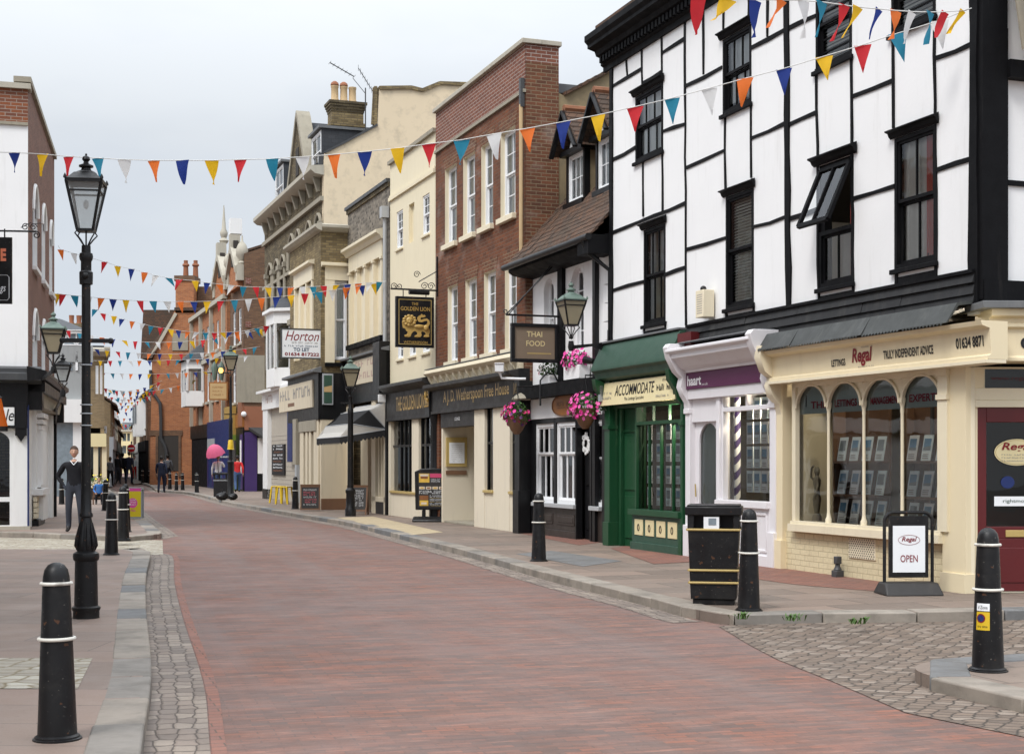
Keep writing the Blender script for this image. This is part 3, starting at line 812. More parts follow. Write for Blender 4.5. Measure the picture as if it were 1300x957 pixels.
for i, (q, sp) in enumerate(zip(rects, spec)):
 x0, x1, z0, z1 = q
 hood = (BT, .11, .115)
 if sp:
  window(T, x0, x1, z0, z1, BT, y=.04, fw=.05, g='old_glass', hood=hood, sill=(BT, .055, .06), back=backs[i], **sp)
 else:   # lower light fixed, upper light hung at the top and pushed open
  zm = z0 + (z1 - z0) * .46
  o = window(T, x0, x1, z0, zm, BT, y=.04, fw=.055, cols=2, rows=1, single=True, g='old_glass', sill=(BT, .055, .06), back=[('curtain_red', .78, 1, 0, 1), ('curtain_white', .5, .78, 0, 1)], label='black window with its upper light propped open')
  fb = MB()
  fb.box(x0, x0 + .1, .02, .13, zm, z1, BT); fb.box(x1 - .1, x1, .02, .13, zm, z1, BT); fb.box(x0, x1, .021, .129, z1 - .09, z1, BT)
  fb.yz([(-.02, z1), (-.06, z1 + .03), (-.08, z1 + .07), (-.13, z1 + .09), (-.13, z1 + .11), (-.02, z1 + .15)], x0 - .1, x1 + .1, BT)
  fb.build('hood', o)
  hx0, hx1 = x0 + .06, x1 - .06; H_ = (z1 - zm) - .06; an = R(24)
  cb = MB()
  def cc(xx, t, off=0): return (xx, -.02 - math.sin(an) * t * H_ - math.cos(an) * off, z1 - .08 - math.cos(an) * t * H_ + math.sin(an) * off * 0)
  for (p, q2) in ((cc(hx0, 0), cc(hx0, 1)), (cc(hx1, 0), cc(hx1, 1)), (cc(hx0, 0), cc(hx1, 0)), (cc(hx0, 1), cc(hx1, 1)), (cc((hx0 + hx1) / 2, 0), cc((hx0 + hx1) / 2, 1))):
   cb.bar(p, q2, .06 if p[0] != (hx0 + hx1) / 2 else .03, BT, .05, up=(0, -1, .4))
  ob = cb.build('casement', o)
  gb = MB(); gb.face([cc(hx0, 0), cc(hx0, 1), cc(hx1, 1), cc(hx1, 0)], M['old_glass']); gb.build('pane', o)
  cu = MB()
  for k in range(14):
   xx = x0 + .1 + (x1 - x0 - .2) * (.55 + .45 * k / 14); x2 = x0 + .1 + (x1 - x0 - .2) * (.55 + .45 * (k + 1) / 14)
   cu.add([(xx, .2 + .03 * math.sin(k * 1.4), zm), (x2, .2 + .03 * math.sin(k * 1.4 + 1.4), zm), (x2, .2 + .03 * math.sin(k * 1.4 + 1.4), z1 - .1), (xx, .2 + .03 * math.sin(k * 1.4), z1 - .1)], [(0, 1, 2, 3)], M['curtain_red'], True)
  cu.build('curtain', o)
 if i >= 4:
  pb = MB(); pb.box(x0 + .02, x1 - .02, -.012, .03, max(ZB + .02, z0 - .34), z0 - .1, M['black_timber']); pb.build('apron_board', T)
mb = MB()
xs0 = U(875, 420)[0]
zz = Z0
bo = 0
while zz < ZB - .02:
 h = min(.13, ZB - zz)
 cuts = [xs0 - .02] + sorted(rr.uniform(xs0 + .5, L1_ - .5) for _ in range(2)) + [L1_]
 for a, b in zip(cuts, cuts[1:]):
  j = rr.uniform(-.006, .006)
  mb.yz([(.03, zz), (-.07 + j, zz), (-.032 + j, zz + h + .012), (.03, zz + h + .012)], a + .004, b - .004, M['black_board'])
 zz += h
mb.box(0, xs0 - .02, -.02, .03, Z0, ZB, M['white_plaster'])
mb.box(xs0, L1_, -.075, .03, ZB - .01, ZB + .03, BT)
mb.build('weatherboarding', T)
FE = F1.sub(0);
E = MB()
c1 = F1.pt(L1_, 0, 0)
FS = Line((c1.x, c1.y), (c1.x + F1.i.x * S_roof, c1.y + F1.i.y * S_roof))
V = FS.uv
def loc1(p):  # FS-local point -> house-local
 q = FS.pt(*p) - F1.o
 return (q.dot(F1.e), q.dot(F1.i), q.z)
def ebox(x0, x1, y0, y1, z0, z1, m, t=E):
 b = len(t.v)
 t.box(x0, x1, y0, y1, z0, z1, m)
 t.v[b:] = [loc1(p) for p in t.v[b:]]
zpe = V(1290, 383)[1]
ebox(-.012, .33, -.11, -.002, zpe - .0, ZT + 0, BT)
ebox(.33, .37, -.07, -.002, zpe, ZT - 2.2, BT)
zt_ = V(1280, 103)[1]
ebox(.37, 3.4, -.022, -.001, zpe + .22, zt_, M['white_plaster'])
zmid = V(1290, 234)[1]
ebox(.37, 3.4, -.05, -.001, zmid - .03, zmid + .03, BT)
ebox(.0, 3.4, -.125, -.001, zpe - .02, zpe + .22, BT)
ebox(.33, 3.4, -.16, -.001, zt_, zt_ + .2, BT)
ebox(3.4, 6.9, -.02, -.001, zpe, ZT, M['white_plaster'])
ebox(1.9, 6.9, -.02, .1, -.02, zpe, M['cream_paint'])
ebox(6.7, 6.9, -.02, .1, zpe, ZT, M['white_plaster'])
E.build('end_wall', T)
E = MB()
zr = V(1275, 78)[1]
for k in range(13):
 xx = .26 + k * .16
 pts = []
 for j in range(9):
  t = j / 8
  pts.append((xx + .08 + .07 * math.cos(PI * t), .045 * math.sin(PI * t)))
 poly3 = []
 b = len(E.v)
 vs = []; n = len(pts)
 for yy, z0_ in ((-.42, zr), (-.05, zr + 1.9)):
  for (px, pz) in pts: vs.append((px + (0 if yy < -.2 else .0), yy - pz * .8, z0_ + pz * .4))
 E.add(vs, [(i, i + 1, n + i + 1, n + i) for i in range(n - 1)], M['sheet_metal'], True)
 E.v[b:] = [loc1(p) for p in E.v[b:]]
E.build('end_roof', T)
# shop 1: green lettings shop
SG = MB()
g0 = U(775, 600)[0] + .02; g1 = U(874, 600)[0]
x, zc1 = U(762, 440, -.3); x2, zc0 = U(862, 451, -.42)
G_ = M['green_paint']
zc1 = 3.5; ZG = 3.1
sg = MB()
sg.yz([(.0, zc1 + .12), (-.14, zc1 + .10), (-.34, ZG + .08), (-.34, ZG + .02), (-.28, ZG - .02), (-.25, ZG - .12), (-.16, ZG - .16), (0, ZG - .16)], g0 - .12, g1 - .02, M['green_canopy'])
sg.box(g0 - .12, g1 - .02, -.18, .0, zc1 + .115, zc1 + .15, M['lead'])
for (a, b) in ((g0 - .02, g0 + .2), (g1 - .06, g1 + .02)):
 sg.box(a, b, -.12, .1, 0, ZG - .16, G_)
 sg.box(a - .015, b + .015, -.15, .1, 0, .42, G_)
 sg.box(a - .015, b + .015, -.15, .1, ZG - 1.02, ZG - .95, G_)
sg.yz([(-.1, ZG - .2), (-.36, ZG - .12), (-.33, ZG - .3), (-.22, ZG - .45), (-.2, ZG - .6), (-.12, ZG - .68)], g0 - .05, g0 + .1, G_)
sg.yz([(-.1, ZG - .2), (-.36, ZG - .12), (-.33, ZG - .3), (-.22, ZG - .45), (-.2, ZG - .6), (-.12, ZG - .68)], g1 - .13, g1 + .0, G_)
fz1 = U(776, 487, -.2)[1]; fz0 = U(776, 515, -.2)[1]
fz1, fz0 = 2.90, 2.50
sg.box(g0 + .2, g1 - .13, -.06, .1, fz0 - .06, ZG - .16, G_)
wx0 = U(811, 600)[0]; wx1 = g1 - .06
wz0 = U(840, 646)[1] ; wzt = U(840, 536)[1]
sg.box(wx0 - .06, wx1, -.1, .12, .0, wz0 - .12, M['green_canopy'])
sg.box(wx0 - .1, wx1 + .01, -.17, .12, wz0 - .12, wz0 - .02, G_)
sg.box(wx0 - .06, wx1, -.14, .12, 0, .13, M['green_canopy'])
sg.box(wx0 - .06, wx0 + .0, -.05, .1, wz0 - .02, fz0 - .06, G_)
sg.box(wx0, wx1, -.05, .08, wzt - .03, wzt + .03, G_)
for k in range(1, 4):
 xx = wx0 + (wx1 - wx0) * k / 4
 sg.box(xx - .012, xx + .012, -.035, .02, wz0 - .02, wzt - .03, G_)
for k in range(1, 3):
 xx = wx0 + (wx1 - wx0) * k / 3
 sg.box(xx - .012, xx + .012, -.034, .02, wzt + .03, fz0 - .06, G_)
for k in range(4):
 a = wx0 + .06 + (wx1 - wx0 - .1) * k / 4; b = a + (wx1 - wx0 - .1) / 4 - .1
 sg.box(a, b, -.112, -.09, .25, .52, M['sign_cream'])
 cxx = (a + b) / 2
 for s2 in (-1, 1): sg.tube([(cxx + s2 * .028, -.116, .34), (cxx + s2 * .036, -.116, .38), (cxx + s2 * .02, -.116, .425), (cxx, -.116, .44)], .009, M['ink'], 5)
 sg.tube([(cxx - .028, -.116, .34), (cxx, -.116, .325), (cxx + .028, -.116, .34)], .009, M['ink'], 5)
shop = sg.build('shopfront', T, label_ := 0) if False else sg.build('shopfront', T, bevel=.006)
shop['label'] = 'dark green shopfront with cream fascia'
gb = MB()
gb.face([(wx0, .0, wz0 - .02), (wx1, .0, wz0 - .02), (wx1, .0, fz0 - .06), (wx0, .0, fz0 - .06)], M['glass']); gb.build('pane', shop)
fb = MB()
fb.prism([(g0 + .0, -.22, fz0), (g1 - .06, -.22, fz0), (g1 - .06, -.17, fz1), (g0 + .0, -.17, fz1)], (0, .05, 0), M['sign_cream'])
W_ = g1 - .1 - g0
def fy(z): return -.22 + .05 * (z - fz0) / (fz1 - fz0) - .006
fb.text('ACCOMMODATE', g0 + W_ * .21, g0 + W_ * .74, fz0 + .15, fz0 + .34, fy, M['ink'], bold=.004)
fb.text('The Lettings Specialist', g0 + W_ * .35, g0 + W_ * .62, fz0 + .045, fz0 + .115, fy, M['ink'])
rs = random.Random(5)
fb.scribble(g0 + W_ * .03, g0 + W_ * .17, fz0 + .19, fz0 + .235, fy(fz0 + .2), M['grey_letter'], 7, rs)
fb.scribble(g0 + W_ * .03, g0 + W_ * .17, fz0 + .11, fz0 + .155, fy(fz0 + .1), M['grey_letter'], 6, rs)
fb.text('01634', g0 + W_ * .84, g0 + W_ * .93, fz0 + .32, fz0 + .36, fy, M['ink'])
fb.scribble(g0 + W_ * .78, g0 + W_ * .97, fz0 + .17, fz0 + .27, fy(fz0 + .17), M['ink'], 6, rs)
fb.scribble(g0 + W_ * .78, g0 + W_ * .97, fz0 + .06, fz0 + .1, fy(fz0 + .05), M['grey_letter'], 9, rs)
fb.box(g0 + .02, g0 + .1, -.26, -.2, fz0 + .08, fz1 - .04, M['galv'])
fb.build('fascia', shop)
db = MB()
dx0, dx1 = g0 + .2, wx0 - .06
db.box(dx0, dx1, .12, .17, 0, fz0 - .06, G_)
db.box(dx0 + .05, dx0 + .12, .04, .12, 0, fz0 - .06, G_)
for (a, b) in ((.15, .9), (1.0, 1.95)):
 db.box(dx0 + .16, dx1 - .05, .1, .121, a, b, G_)
db.box(dx0 + .13, dx1 - .03, .095, .13, 2.02, 2.06, G_)
db.build('door', shop, bevel=.008)
mb = MB(); a, z1 = U(860, 420, -.2); b, z0 = U(877, 440, -.2); mb.box(a, b, -.2, .0, z0, z1 - .05, M['maroon']); mb.build('party_block', T)
# shop 2: white estate agent with purple fascia
HW = M['haart_white']
h0 = g1 + .1; h1 = U(991, 600)[0]
hb = MB()
hz = 3.24
hb.yz([(.0, hz + .12), (-.5, hz + .02), (-.5, hz - .02), (-.43, hz - .05), (-.43, hz - .12), (-.36, hz - .15), (-.3, hz - .25), (-.2, hz - .3), (-.2, hz - .34), (0, hz - .34)], h0 + .06, h1 - .06, HW)
hb.box(h0 + .06, h1 - .06, -.3, -.0, hz + .125, hz + .14, M['lead'])
cons = [(-.05, hz - .98), (-.12, hz - .94), (-.13, hz - .8), (-.2, hz - .7), (-.26, hz - .56), (-.23, hz - .42), (-.34, hz - .32), (-.46, hz - .1), (-.5, hz + .06), (-.45, hz + .12), (0, hz + .12)]
for (a, b) in ((h0 - .02, h0 + .14), (h1 - .14, h1 + .02)):
 hb.yz(cons, a, b, HW)
 hb.box(a, b, -.1, .1, 0, hz - .85, HW)
 hb.box(a - .01, b + .01, -.14, .1, 0, .5, HW)
 hb.box(a - .01, b + .01, -.13, .1, hz - .98, hz - .9, HW)
pz0, pz1 = hz - .60, hz - .34
hb.box(h0 + .14, h1 - .14, -.14, .1, pz0 - .16, pz0, HW)
hb.box(h0 + .14, h1 - .14, -.12, .1, hz - .345, hz - .3, HW)
wl = U(921, 600)[0]; wr = h1 - .14
wzb = U(925, 634)[1]; wtt = U(925, 520)[1] + .0
hb.box(wl - .12, wl - .02, -.1, .1, 0, pz0 - .16, HW)
hb.box(wl - .02, wr, -.1, .12, .0, wzb - .1, HW)
hb.box(wl - .06, wr + .01, -.16, .12, wzb - .1, wzb, HW)
hb.box(wl - .02, wr, -.135, .12, 0, .16, HW)
n = 3
for k in range(n):
 a = wl + .04 + (wr - wl - .04) * k / n; b = a + (wr - wl - .04) / n - .06
 for q in ((a, b, .2, .24), (a, b, wzb - .2, wzb - .16)): hb.box(q[0], q[1], -.118, -.09, q[2], q[3], HW)
 for q in ((a, a + .03), (b - .03, b)): hb.box(q[0], q[1], -.117, -.09, .2, wzb - .16, HW)
hb.box(wl - .02, wl + .025, -.06, .06, wzb, pz0 - .16, HW); hb.box(wr - .03, wr, -.06, .06, wzb, pz0 - .16, HW)
hb.box(wl + .025, wr - .03, -.06, .06, wtt - .035, wtt + .035, HW)
hb.box((wl + wr) / 2 - .025, (wl + wr) / 2 + .025, -.06, .06, wtt + .035, pz0 - .16, HW)
hb.box(h0 + .14, wl - .12, -.06, .1, 2.12, pz0 - .16, HW)
shop = hb.build('shopfront', T, bevel=.007); shop['label'] = 'white shopfront with purple fascia'
gb = MB(); gb.face([(wl, .03, wzb), (wr, .03, wzb), (wr, .03, pz0 - .16), (wl, .03, pz0 - .16)], M['glass']); gb.build('pane', shop)
fb = MB(); fb.box(h0 + .1, h1 - .1, -.165, -.0, pz0, pz1, M['purple'])
fl, fr_ = h0 + .14, h1 - .14; fw_ = fr_ - fl
fb.text('haart', fl + .0 + fw_ * .02, fl + fw_ * .21, pz0 + .05, pz0 + .21, -.171, M['haart_white'], bold=.03)
fb.text('.co.uk', fl + fw_ * .215, fl + fw_ * .30, pz0 + .04, pz0 + .08, -.171, M['haart_white'])
fb.build('fascia', shop)
db = MB(); dl, dr = h0 + .14, wl - .12
pn_ = [(dl + .13, .12), (dr - .1, .12)]
dz = 2.12
db.box(dl, dl + .13, .0, .05, 0, dz, HW); db.box(dr - .1, dr, .0, .05, 0, dz, HW); db.box(dl + .13, dr - .1, .0, .05, 0, .35, HW)
db.box(dl + .13, dr - .1, .0, .05, dz - .02, dz, HW)
spandrel(db, dl + .13, dr - .1, dz - .02, .3, .0, .05, HW)
db.tube([(dl + .09, -.04, .95), (dl + .09, -.05, 1.15)], .012, M['brass'])
dd = db.build('door', shop, bevel=.005)
gb = MB(); gb.face([(dl + .13, .03, .35), (dr - .1, .03, .35), (dr - .1, .03, dz - .02), (dl + .13, .03, dz - .02)], M['old_glass']); gb.build('pane', dd)
gb = MB(); gb.face([(dl + .1, .05, .3), (dr - .08, .05, .3), (dr - .08, .05, dz), (dl + .1, .05, dz)], M['frost']); gb.build('door_blind', dd)
pb = MB()
px = U(936, 560, .14)[0]
for k in range(14):
 z = wzb + k * .117
 vs = []; nn = 12
 for j in range(nn + 1):
  a = 2 * PI * j / nn
  for q in (0, 1): vs.append((px + .05 * math.cos(a), .14 + .05 * math.sin(a), z + .117 * q + .06 * math.sin(a)))
 pb.add(vs, [(2 * j, 2 * j + 2, 2 * j + 3, 2 * j + 1) for j in range(nn)], M['violet_paint'] if k % 2 else M['paper'], True)
tag(pb.build('striped_pole', loc=F1.o, rz=F1.rot), 'purple and white spiral striped pole inside the white shop window', 'pole')
# shop 3: cream lettings office on the corner, arched window
CP = M['cream_paint']; CT = M['cream_trim']
r0 = h1 + .02
r1 = U(1232, 600)[0]
rz = 2.95
cb = MB()
fzb = 2.62
ft = -.26
fx1 = U(1256, 460, ft)[0]
cb.yz([(.0, fzb), (ft, fzb), (ft, fzb + .04), (ft + .04, fzb + .06), (ft + .02, fzb + .34), (ft - .08, fzb + .37), (ft - .1, fzb + .42), (0, fzb + .42)], r0 + .1, fx1 - .02, CP)
cb.box(r0 + .1, fx1 - .02, ft - .03, -.02, fzb - .04, fzb - .002, CT)
cons2 = [(0, fzb - .5), (-.08, fzb - .46), (-.12, fzb - .3), (-.22, fzb - .2), (-.26, fzb - .05), (-.22, fzb + .06), (-.34, fzb + .14), (-.42, fzb + .34), (-.4, fzb + .5), (0, fzb + .5)]
cb.yz(cons2, r0 - .03, r0 + .13, CT)
wx = [(1021, 1056), (1062, 1100), (1106, 1145), (1153, 1196)]
ax0 = U(1012, 600)[0]; ax1 = U(1200, 600)[0]
zs0 = U(1060, 660)[1];
zsill = U(1011, 664)[1]
arch_top = U(1104, 482)[1]; spring = U(1060, 511)[1]
cb.box(r0 - .0, r0 + .16, -.08, .1, 0, fzb - .04, CP)
cb.box(r0 - .02, r0 + .18, -.12, .1, 0, .4, CP)
cb.box(r0 + .16, ax1 + .04, -.03, .12, .0, zsill - .1, M['brick_cream'])
cb.box(ax0 - .03, ax1 + .05, -.14, .12, zsill - .1, zsill + .0, CT)
cb.box(ax0 - .01, ax1 + .04, -.11, .12, zsill + .0, zsill + .04, CT)
cb.box(ax1 + .04, r1, -.07, .2, .0, fzb - .04, CP)
cb.box(ax1 + .03, r1 + .02, -.1, .2, .0, .22, CP)
cb.box(ax1 - .02, ax1 + .16, -.1, .1, zsill + .04, fzb - .04, CT)
cb.box(ax1 - .03, ax1 + .17, -.12, .1, spring - .06, spring, CT)
cb.box(ax1 - .03, ax1 + .17, -.12, .1, fzb - .12, fzb - .04, CT)
n = 4; aw = (ax1 - ax0) / n
cb.box(ax0 - .04, ax0 + .05, -.06, .07, zsill + .04, fzb - .04, CT)
zhead = fzb - .04
for k in range(n):
 a, b = ax0 + k * aw + (.05 if k == 0 else .026), ax0 + (k + 1) * aw - .026
 spandrel(cb, a, b, arch_top, (b - a) * .42, -.03, .0, CT)
 cb.box(a - .036, b + .036, -.0302, .0502, arch_top, zhead, CT)
 rim = []
 for j in range(17):
  t = PI * j / 16
  rim.append(((a + b) / 2 - (b - a) / 2 * math.cos(t), -.05, arch_top - (b - a) * .42 + (b - a) * .42 * math.sin(t)))
 cb.tube(rim, .018, CT, 6)
 if k:
  xx = ax0 + k * aw
  cb.box(xx - .026, xx + .026, -.029, .001, spring, arch_top, CT)
  cb.lathe([(.045, 0), (.045, .05), (.03, .08), (.023, .14), (.021, spring - zsill - .24), (.026, spring - zsill - .2), (.023, spring - zsill - .16), (.04, spring - zsill - .09), (.044, spring - zsill - .04)], CT, (xx, -.015, zsill + .04), 14)
  for s2 in (-1, 0, 1): cb.ball((xx + s2 * .07, -.045, arch_top - .015 + abs(s2) * .03), .022, .01, .022, CT, 8, 5)
cb.box(ax0 - .04, ax1 + .04, -.06, .07, zhead - .06, zhead, CT)
shop = cb.build('shopfront', T, bevel=.006); shop['label'] = 'cream shopfront with four arched window bays'
lb = MB()
zl0, zl1 = fzb + .44, Z0 + .02; lx1 = L1_ - .01
for k in range(5):
 a = r0 + .06 + (lx1 - r0 - .05) * k / 5; b = r0 + .06 + (lx1 - r0 - .05) * (k + 1) / 5
 pts = [(-.02, zl1 + .04), (-.27, zl1 + .0), (-.42 + .015 * (k % 2), zl0), (-.4, zl0 - .0), (-.25, zl1 - .03), (-.02, zl1)]
 lb.yz(pts, a, b - .004, M['lead_dark'])
 q = a
 while q < b - .06:
  lb.face([(q, -.42 + .015 * (k % 2), zl0 + .004), (q + .03, -.425, zl0 - .03), (q + .06, -.42 + .015 * (k % 2), zl0 + .004)], M['lead_dark']); q += .065
lb.build('lead_canopy', shop)
gb = MB(); gb.face([(ax0, .006, zsill), (ax1, .006, zsill), (ax1, .006, arch_top), (ax0, .006, arch_top)], M['glass']); gb.build('pane', shop)
band = MB(); bz0 = spring - .13
band.face([(ax0, .02, bz0), (ax1, .02, bz0), (ax1, .02, arch_top), (ax0, .02, arch_top)], M['frost'])
for k, s_ in enumerate(['THE', 'LETTINGS &', 'MANAGEMENT', 'EXPERTS']):
 a, b = ax0 + k * aw + .1, ax0 + (k + 1) * aw - .09
 if k == 0: a += aw * .28
 band.text(s_, a, b - (.05 if k == 3 else 0), bz0 + .07, bz0 + .165, .012, M['band_red'], bold=.02)
band.tube([(ax0 + .2, .022, bz0 + .1), (ax0 + .2, .022, bz0 + .26)], .012, M['iron_grey'], 5)
band.build('window_band', shop)
fb = MB(); yf = ft - .004 + .02
def ftext(s_, ul, vt, ur, vb, m, **k):
 a, z1_ = U(ul, vt, ft); b, z0_ = U(ur, vb, ft)
 return a, b
tw = dict()
for (s_, u0, u1, zz0, zz1, m, sh, bo_) in (('LETTINGS', 1053, 1070.5, .11, .20, 'ink', 0, .025), ('Regal', 1079, 1105, .08, .31, 'dark_red', .25, .03), ('TRULY INDEPENDENT ADVICE', 1119, 1182, .13, .235, 'ink', 0, .02), ('01634 8871', 1211, 1246, .15, .275, 'ink', 0, .03)):
 a = U(u0, 460, ft)[0]; b = U(u1, 460, ft)[0]
 fb.text(s_, a, b, fzb + zz0, fzb + zz1, lambda z: ft + .034 - .02 * (z - fzb - .06) / .28, M[m], shear=sh, bold=bo_)
a = U(1081, 460, ft)[0]; b = U(1107, 460, ft)[0]
fb.scribble(a + .1, b, fzb + .065, fzb + .08, ft + .03, M['grey_letter'], 6, rs); fb.scribble(a + .15, b, fzb + .305, fzb + .32, ft + .012, M['grey_letter'], 7, rs)
fb.build('fascia_lettering', shop)
vb = MB()
va0, vz1 = U(1081, 682); va1, vz0 = U(1115, 711)
vb.box(va0, va1, -.045, -.03, vz0, vz1, CT)
for i in range(12):
 for j in range(9):
  xx = va0 + (va1 - va0) * (i + .3 + .4 * (j % 2)) / 12.3; z = vz0 + (vz1 - vz0) * (j + .5) / 9
  vb.box(xx - .008, xx + .008, -.0475, -.046, z - .008, z + .008, M['ink'])
vb.build('vent_grille', shop)
pd = U(1231, 600)
cpt = F1.pt(r1, 0, 0)
FD = Line((cpt.x, cpt.y), (cpt.x + 1, cpt.y + .03))
def todoor(mb_, b0):
 o_ = []
 for p in mb_.v[b0:]:
  q = FD.pt(*p) - F1.o; o_.append((q.dot(F1.e), q.dot(F1.i), q.z))
 mb_.v[b0:] = o_
du = lambda u, v, d=0: FD.uv(u, v, d)
cb = MB()
dL = du(1238, 600)[0]; dRt = dL + 1.02
cb.box(.0, dL - .0, -.0, .12, 0, fzb - .04, CT)
cb.box(dL, dRt + 1.6, -.0, .12, 2.12, 2.2, CT)
cb.box(dL, dRt, .02, .12, 2.2, 2.34, CT); cb.box(0, dRt + 1.6, .0, .12, 2.56, fzb - .04, CT)
cb.box(dRt, dRt + .16, -.0, .12, 0, 2.56, CT)
cb.box(dRt + .16, dRt + 1.6, .0, .12, 0, 2.56, CP)
fx0 = du(1256, 460, -.36)[0]
cb.yz([(.1, fzb), (-.36, fzb), (-.36, fzb + .04), (-.33, fzb + .06), (-.33, fzb + .36), (-.38, fzb + .38), (-.38, fzb + .42), (-.35, fzb + .43), (-.35, fzb + .48), (-.43, fzb + .5), (-.43, fzb + .58), (.1, fzb + .58)], fx0, fx0 + 3, CP)
cb.box(fx0 - .12, fx0 + 3, -.5, .1, fzb + .58, fzb + .66, M['lead'])
cb.box(0, 3, .0, 3.2, fzb + .61, fzb + .65, M['lead'])
todoor(cb, 0)
sh2 = cb.build('corner_doorway', T, bevel=.006)
tb = MB(); tb.text('01634 8871', fx0 + .36, fx0 + 1.5, fzb + .14, fzb + .27, -.337, M['ink'], bold=.03);
todoor(tb, 0); tb.build('lettering', sh2)
db = MB(); MR = M['maroon']
z_r = 2.12
db.box(dL, dL + .14, .03, .08, .02, z_r, MR); db.box(dRt - .14, dRt, .03, .08, .02, z_r, MR)
db.box(dL + .14, dRt - .14, .03, .08, z_r - .17, z_r, MR); db.box(dL + .14, dRt - .14, .03, .08, .02, .62, MR)
db.box(dL + .2, dRt - .2, .02, .05, .12, .52, MR); db.box(dL, dRt, -.02, .12, 0, .02, M['stone'])
db.box(dL + .36, dL + .72, .02, .05, .64, .72, M['brass'])
db.box(dL + .14, dRt - .14, .0301, .08, .62, .76, MR)
todoor(db, 0)
dd = db.build('door', sh2, bevel=.006)
gb = MB(); gb.face([(dL + .14, .06, .76), (dRt - .14, .06, .76), (dRt - .14, .06, z_r - .17), (dL + .14, .06, z_r - .17)], M['glass'])
gb.face([(dL, .06, 2.34), (dRt, .06, 2.34), (dRt, .06, 2.56), (dL, .06, 2.56)], M['glass']); todoor(gb, 0); gb.build('pane', dd)
ob = MB(); oc, oz = du(1282, 574, .05)
ob.disc(oc + .08, oz + .0, .27, .16, .055, M['ink']); ob.disc(oc + .08, oz, .262, .152, .05, M['sign_cream']); ob.disc(oc + .08, oz, .25, .14, .0475, M['brass']); ob.disc(oc + .08, oz, .245, .135, .045, M['sign_cream'])
ob.text('Regal', oc - .10, oc + .27, oz + .0, oz + .11, .04, M['dark_red'], shear=.25, bold=.02)
for k in range(3): ob.scribble(oc - .1, oc + .26, oz - .035 - k * .035, oz - .02 - k * .035, .04, M['grey_letter'], 12, rs)
todoor(ob, 0); ob.build('oval_sticker', dd); ob = MB()
bx, bz = du(1279, 612, .05)
ob.disc(bx, bz, .08, .07, .05, M['blue_paint']);
todoor(ob, 0); ob.build('round_sticker', dd); ob = MB()
lx0, lz1 = du(1262, 630, .05); lz0 = lz1 - .11
ob.face([(lx0, .05, lz0), (lx0 + .5, .05, lz0), (lx0 + .5, .05, lz1), (lx0, .05, lz1)], M['paper']); ob.text('rightmove', lx0 + .1, lx0 + .42, lz0 + .03, lz0 + .08, .045, M['green_canopy'])
todoor(ob, 0); ob.build('door_sticker', dd); ob = MB()
ob.text('www.regalestates', dL + .2, dRt - .12, 2.42, 2.48, .05, M['maroon'])
todoor(ob, 0); ob.build('fanlight_lettering', dd)
rb = MB(); rb.box(dL - .1, dRt + 1.7, 1.2, 1.3, 0, 2.6, M['room_dark']); todoor(rb, 0)
rb.box(r0, r1, 2.6, 2.65, 0, 2.6, M['room_wood'])
rb.box(r0 + .02, r0 + .06, .1, 2.6, 0, 2.6, M['cream_render'])
rb.box(h0 + .02, h0 + .06, .2, 2.6, 0, 2.6, M['room_dark'])
rb.box(h0 + .1, r0, 2.2, 2.25, 0, 2.6, M['photo_mid'])
rb.build('inner_partition', T)
sb = MB()
shelf_z = [zsill + .03, zsill + .42, zsill + .86, ]
for (xa, xb) in ((ax0 + aw * .75, ax0 + aw * 2.0), (ax0 + aw * 2.62, ax1)):
 for z in shelf_z: sb.box(xa, xb, .17, .36, z - .03, z, M['room_wood'])
 sb.box(xa, xb, .36, .40, zsill - .1, arch_top - .35, M['room_wood'])
 sb.box(xa, xa + .03, .17, .37, zsill - .1, arch_top - .35, M['room_wood'])
tag(sb.build('display_shelf', loc=F1.o, rz=F1.rot), 'brown wooden display shelves behind the four arched window bays', 'shelf')
M['food_blue'] = flat('photo_blue', (.12, .26, .42), .5, var=.5)
def card_mesh(w_, h_, seed, lean):
 r_ = random.Random(seed); mb_ = MB()
 mb_.box(-w_ / 2, w_ / 2, 0, .008, 0, h_, M['paper_blue'] if r_.random() < .5 else M['paper'])
 mb_.face([(-w_ * .38, -.003, h_ * .42), (w_ * .34, -.003, h_ * .5), (w_ * .34, -.003, h_ * .86), (-w_ * .38, -.003, h_ * .86)], M['photo_dark'] if r_.random() < .5 else (M['food_blue'] if r_.random() < .5 else M['photo_mid']))
 mb_.face([(-w_ * .38, -.004, h_ * .42), (w_ * .38, -.004, h_ * .42), (w_ * .38, -.004, h_ * (.5 + .12 * r_.random())), (-w_ * .38, -.004, h_ * .52)], M['photo_mid'])
 for k in range(3): mb_.face([(-w_ * .36, -.003, h_ * (.08 + .075 * k)), (w_ * (.1 + .25 * r_.random()), -.003, h_ * (.08 + .075 * k)), (w_ * .3, -.003, h_ * (.11 + .075 * k)), (-w_ * .36, -.003, h_ * (.11 + .075 * k))], M['grey_letter'])
 return mb_
cards = [card_mesh(.19, .32, k, 0).build('property_card') for k in range(4)]
used = set()
def put_card(x, y, z, label, group, s=1.0, lean=.18):
 k = rs.randrange(4)
 c = cards[k] if k not in used else cards[k].copy()
 if k in used: COL.objects.link(c)
 used.add(k)
 c.location = F1.pt(x, y, z); c.rotation_euler = (-lean, 0, F1.rot); c.scale = (s, s, s)
 tag(c, label, 'card', group)
for (xa, n_) in ((ax0 + aw * .82, 4), (ax0 + aw * 2.72, 4)):
 for zi, z in enumerate(shelf_z):
  for k in range(n_):
   put_card(xa + .1 + k * .29, .2, z + .005, 'framed property card on brown shelves behind the cream arched window', 'cards in the arched window')
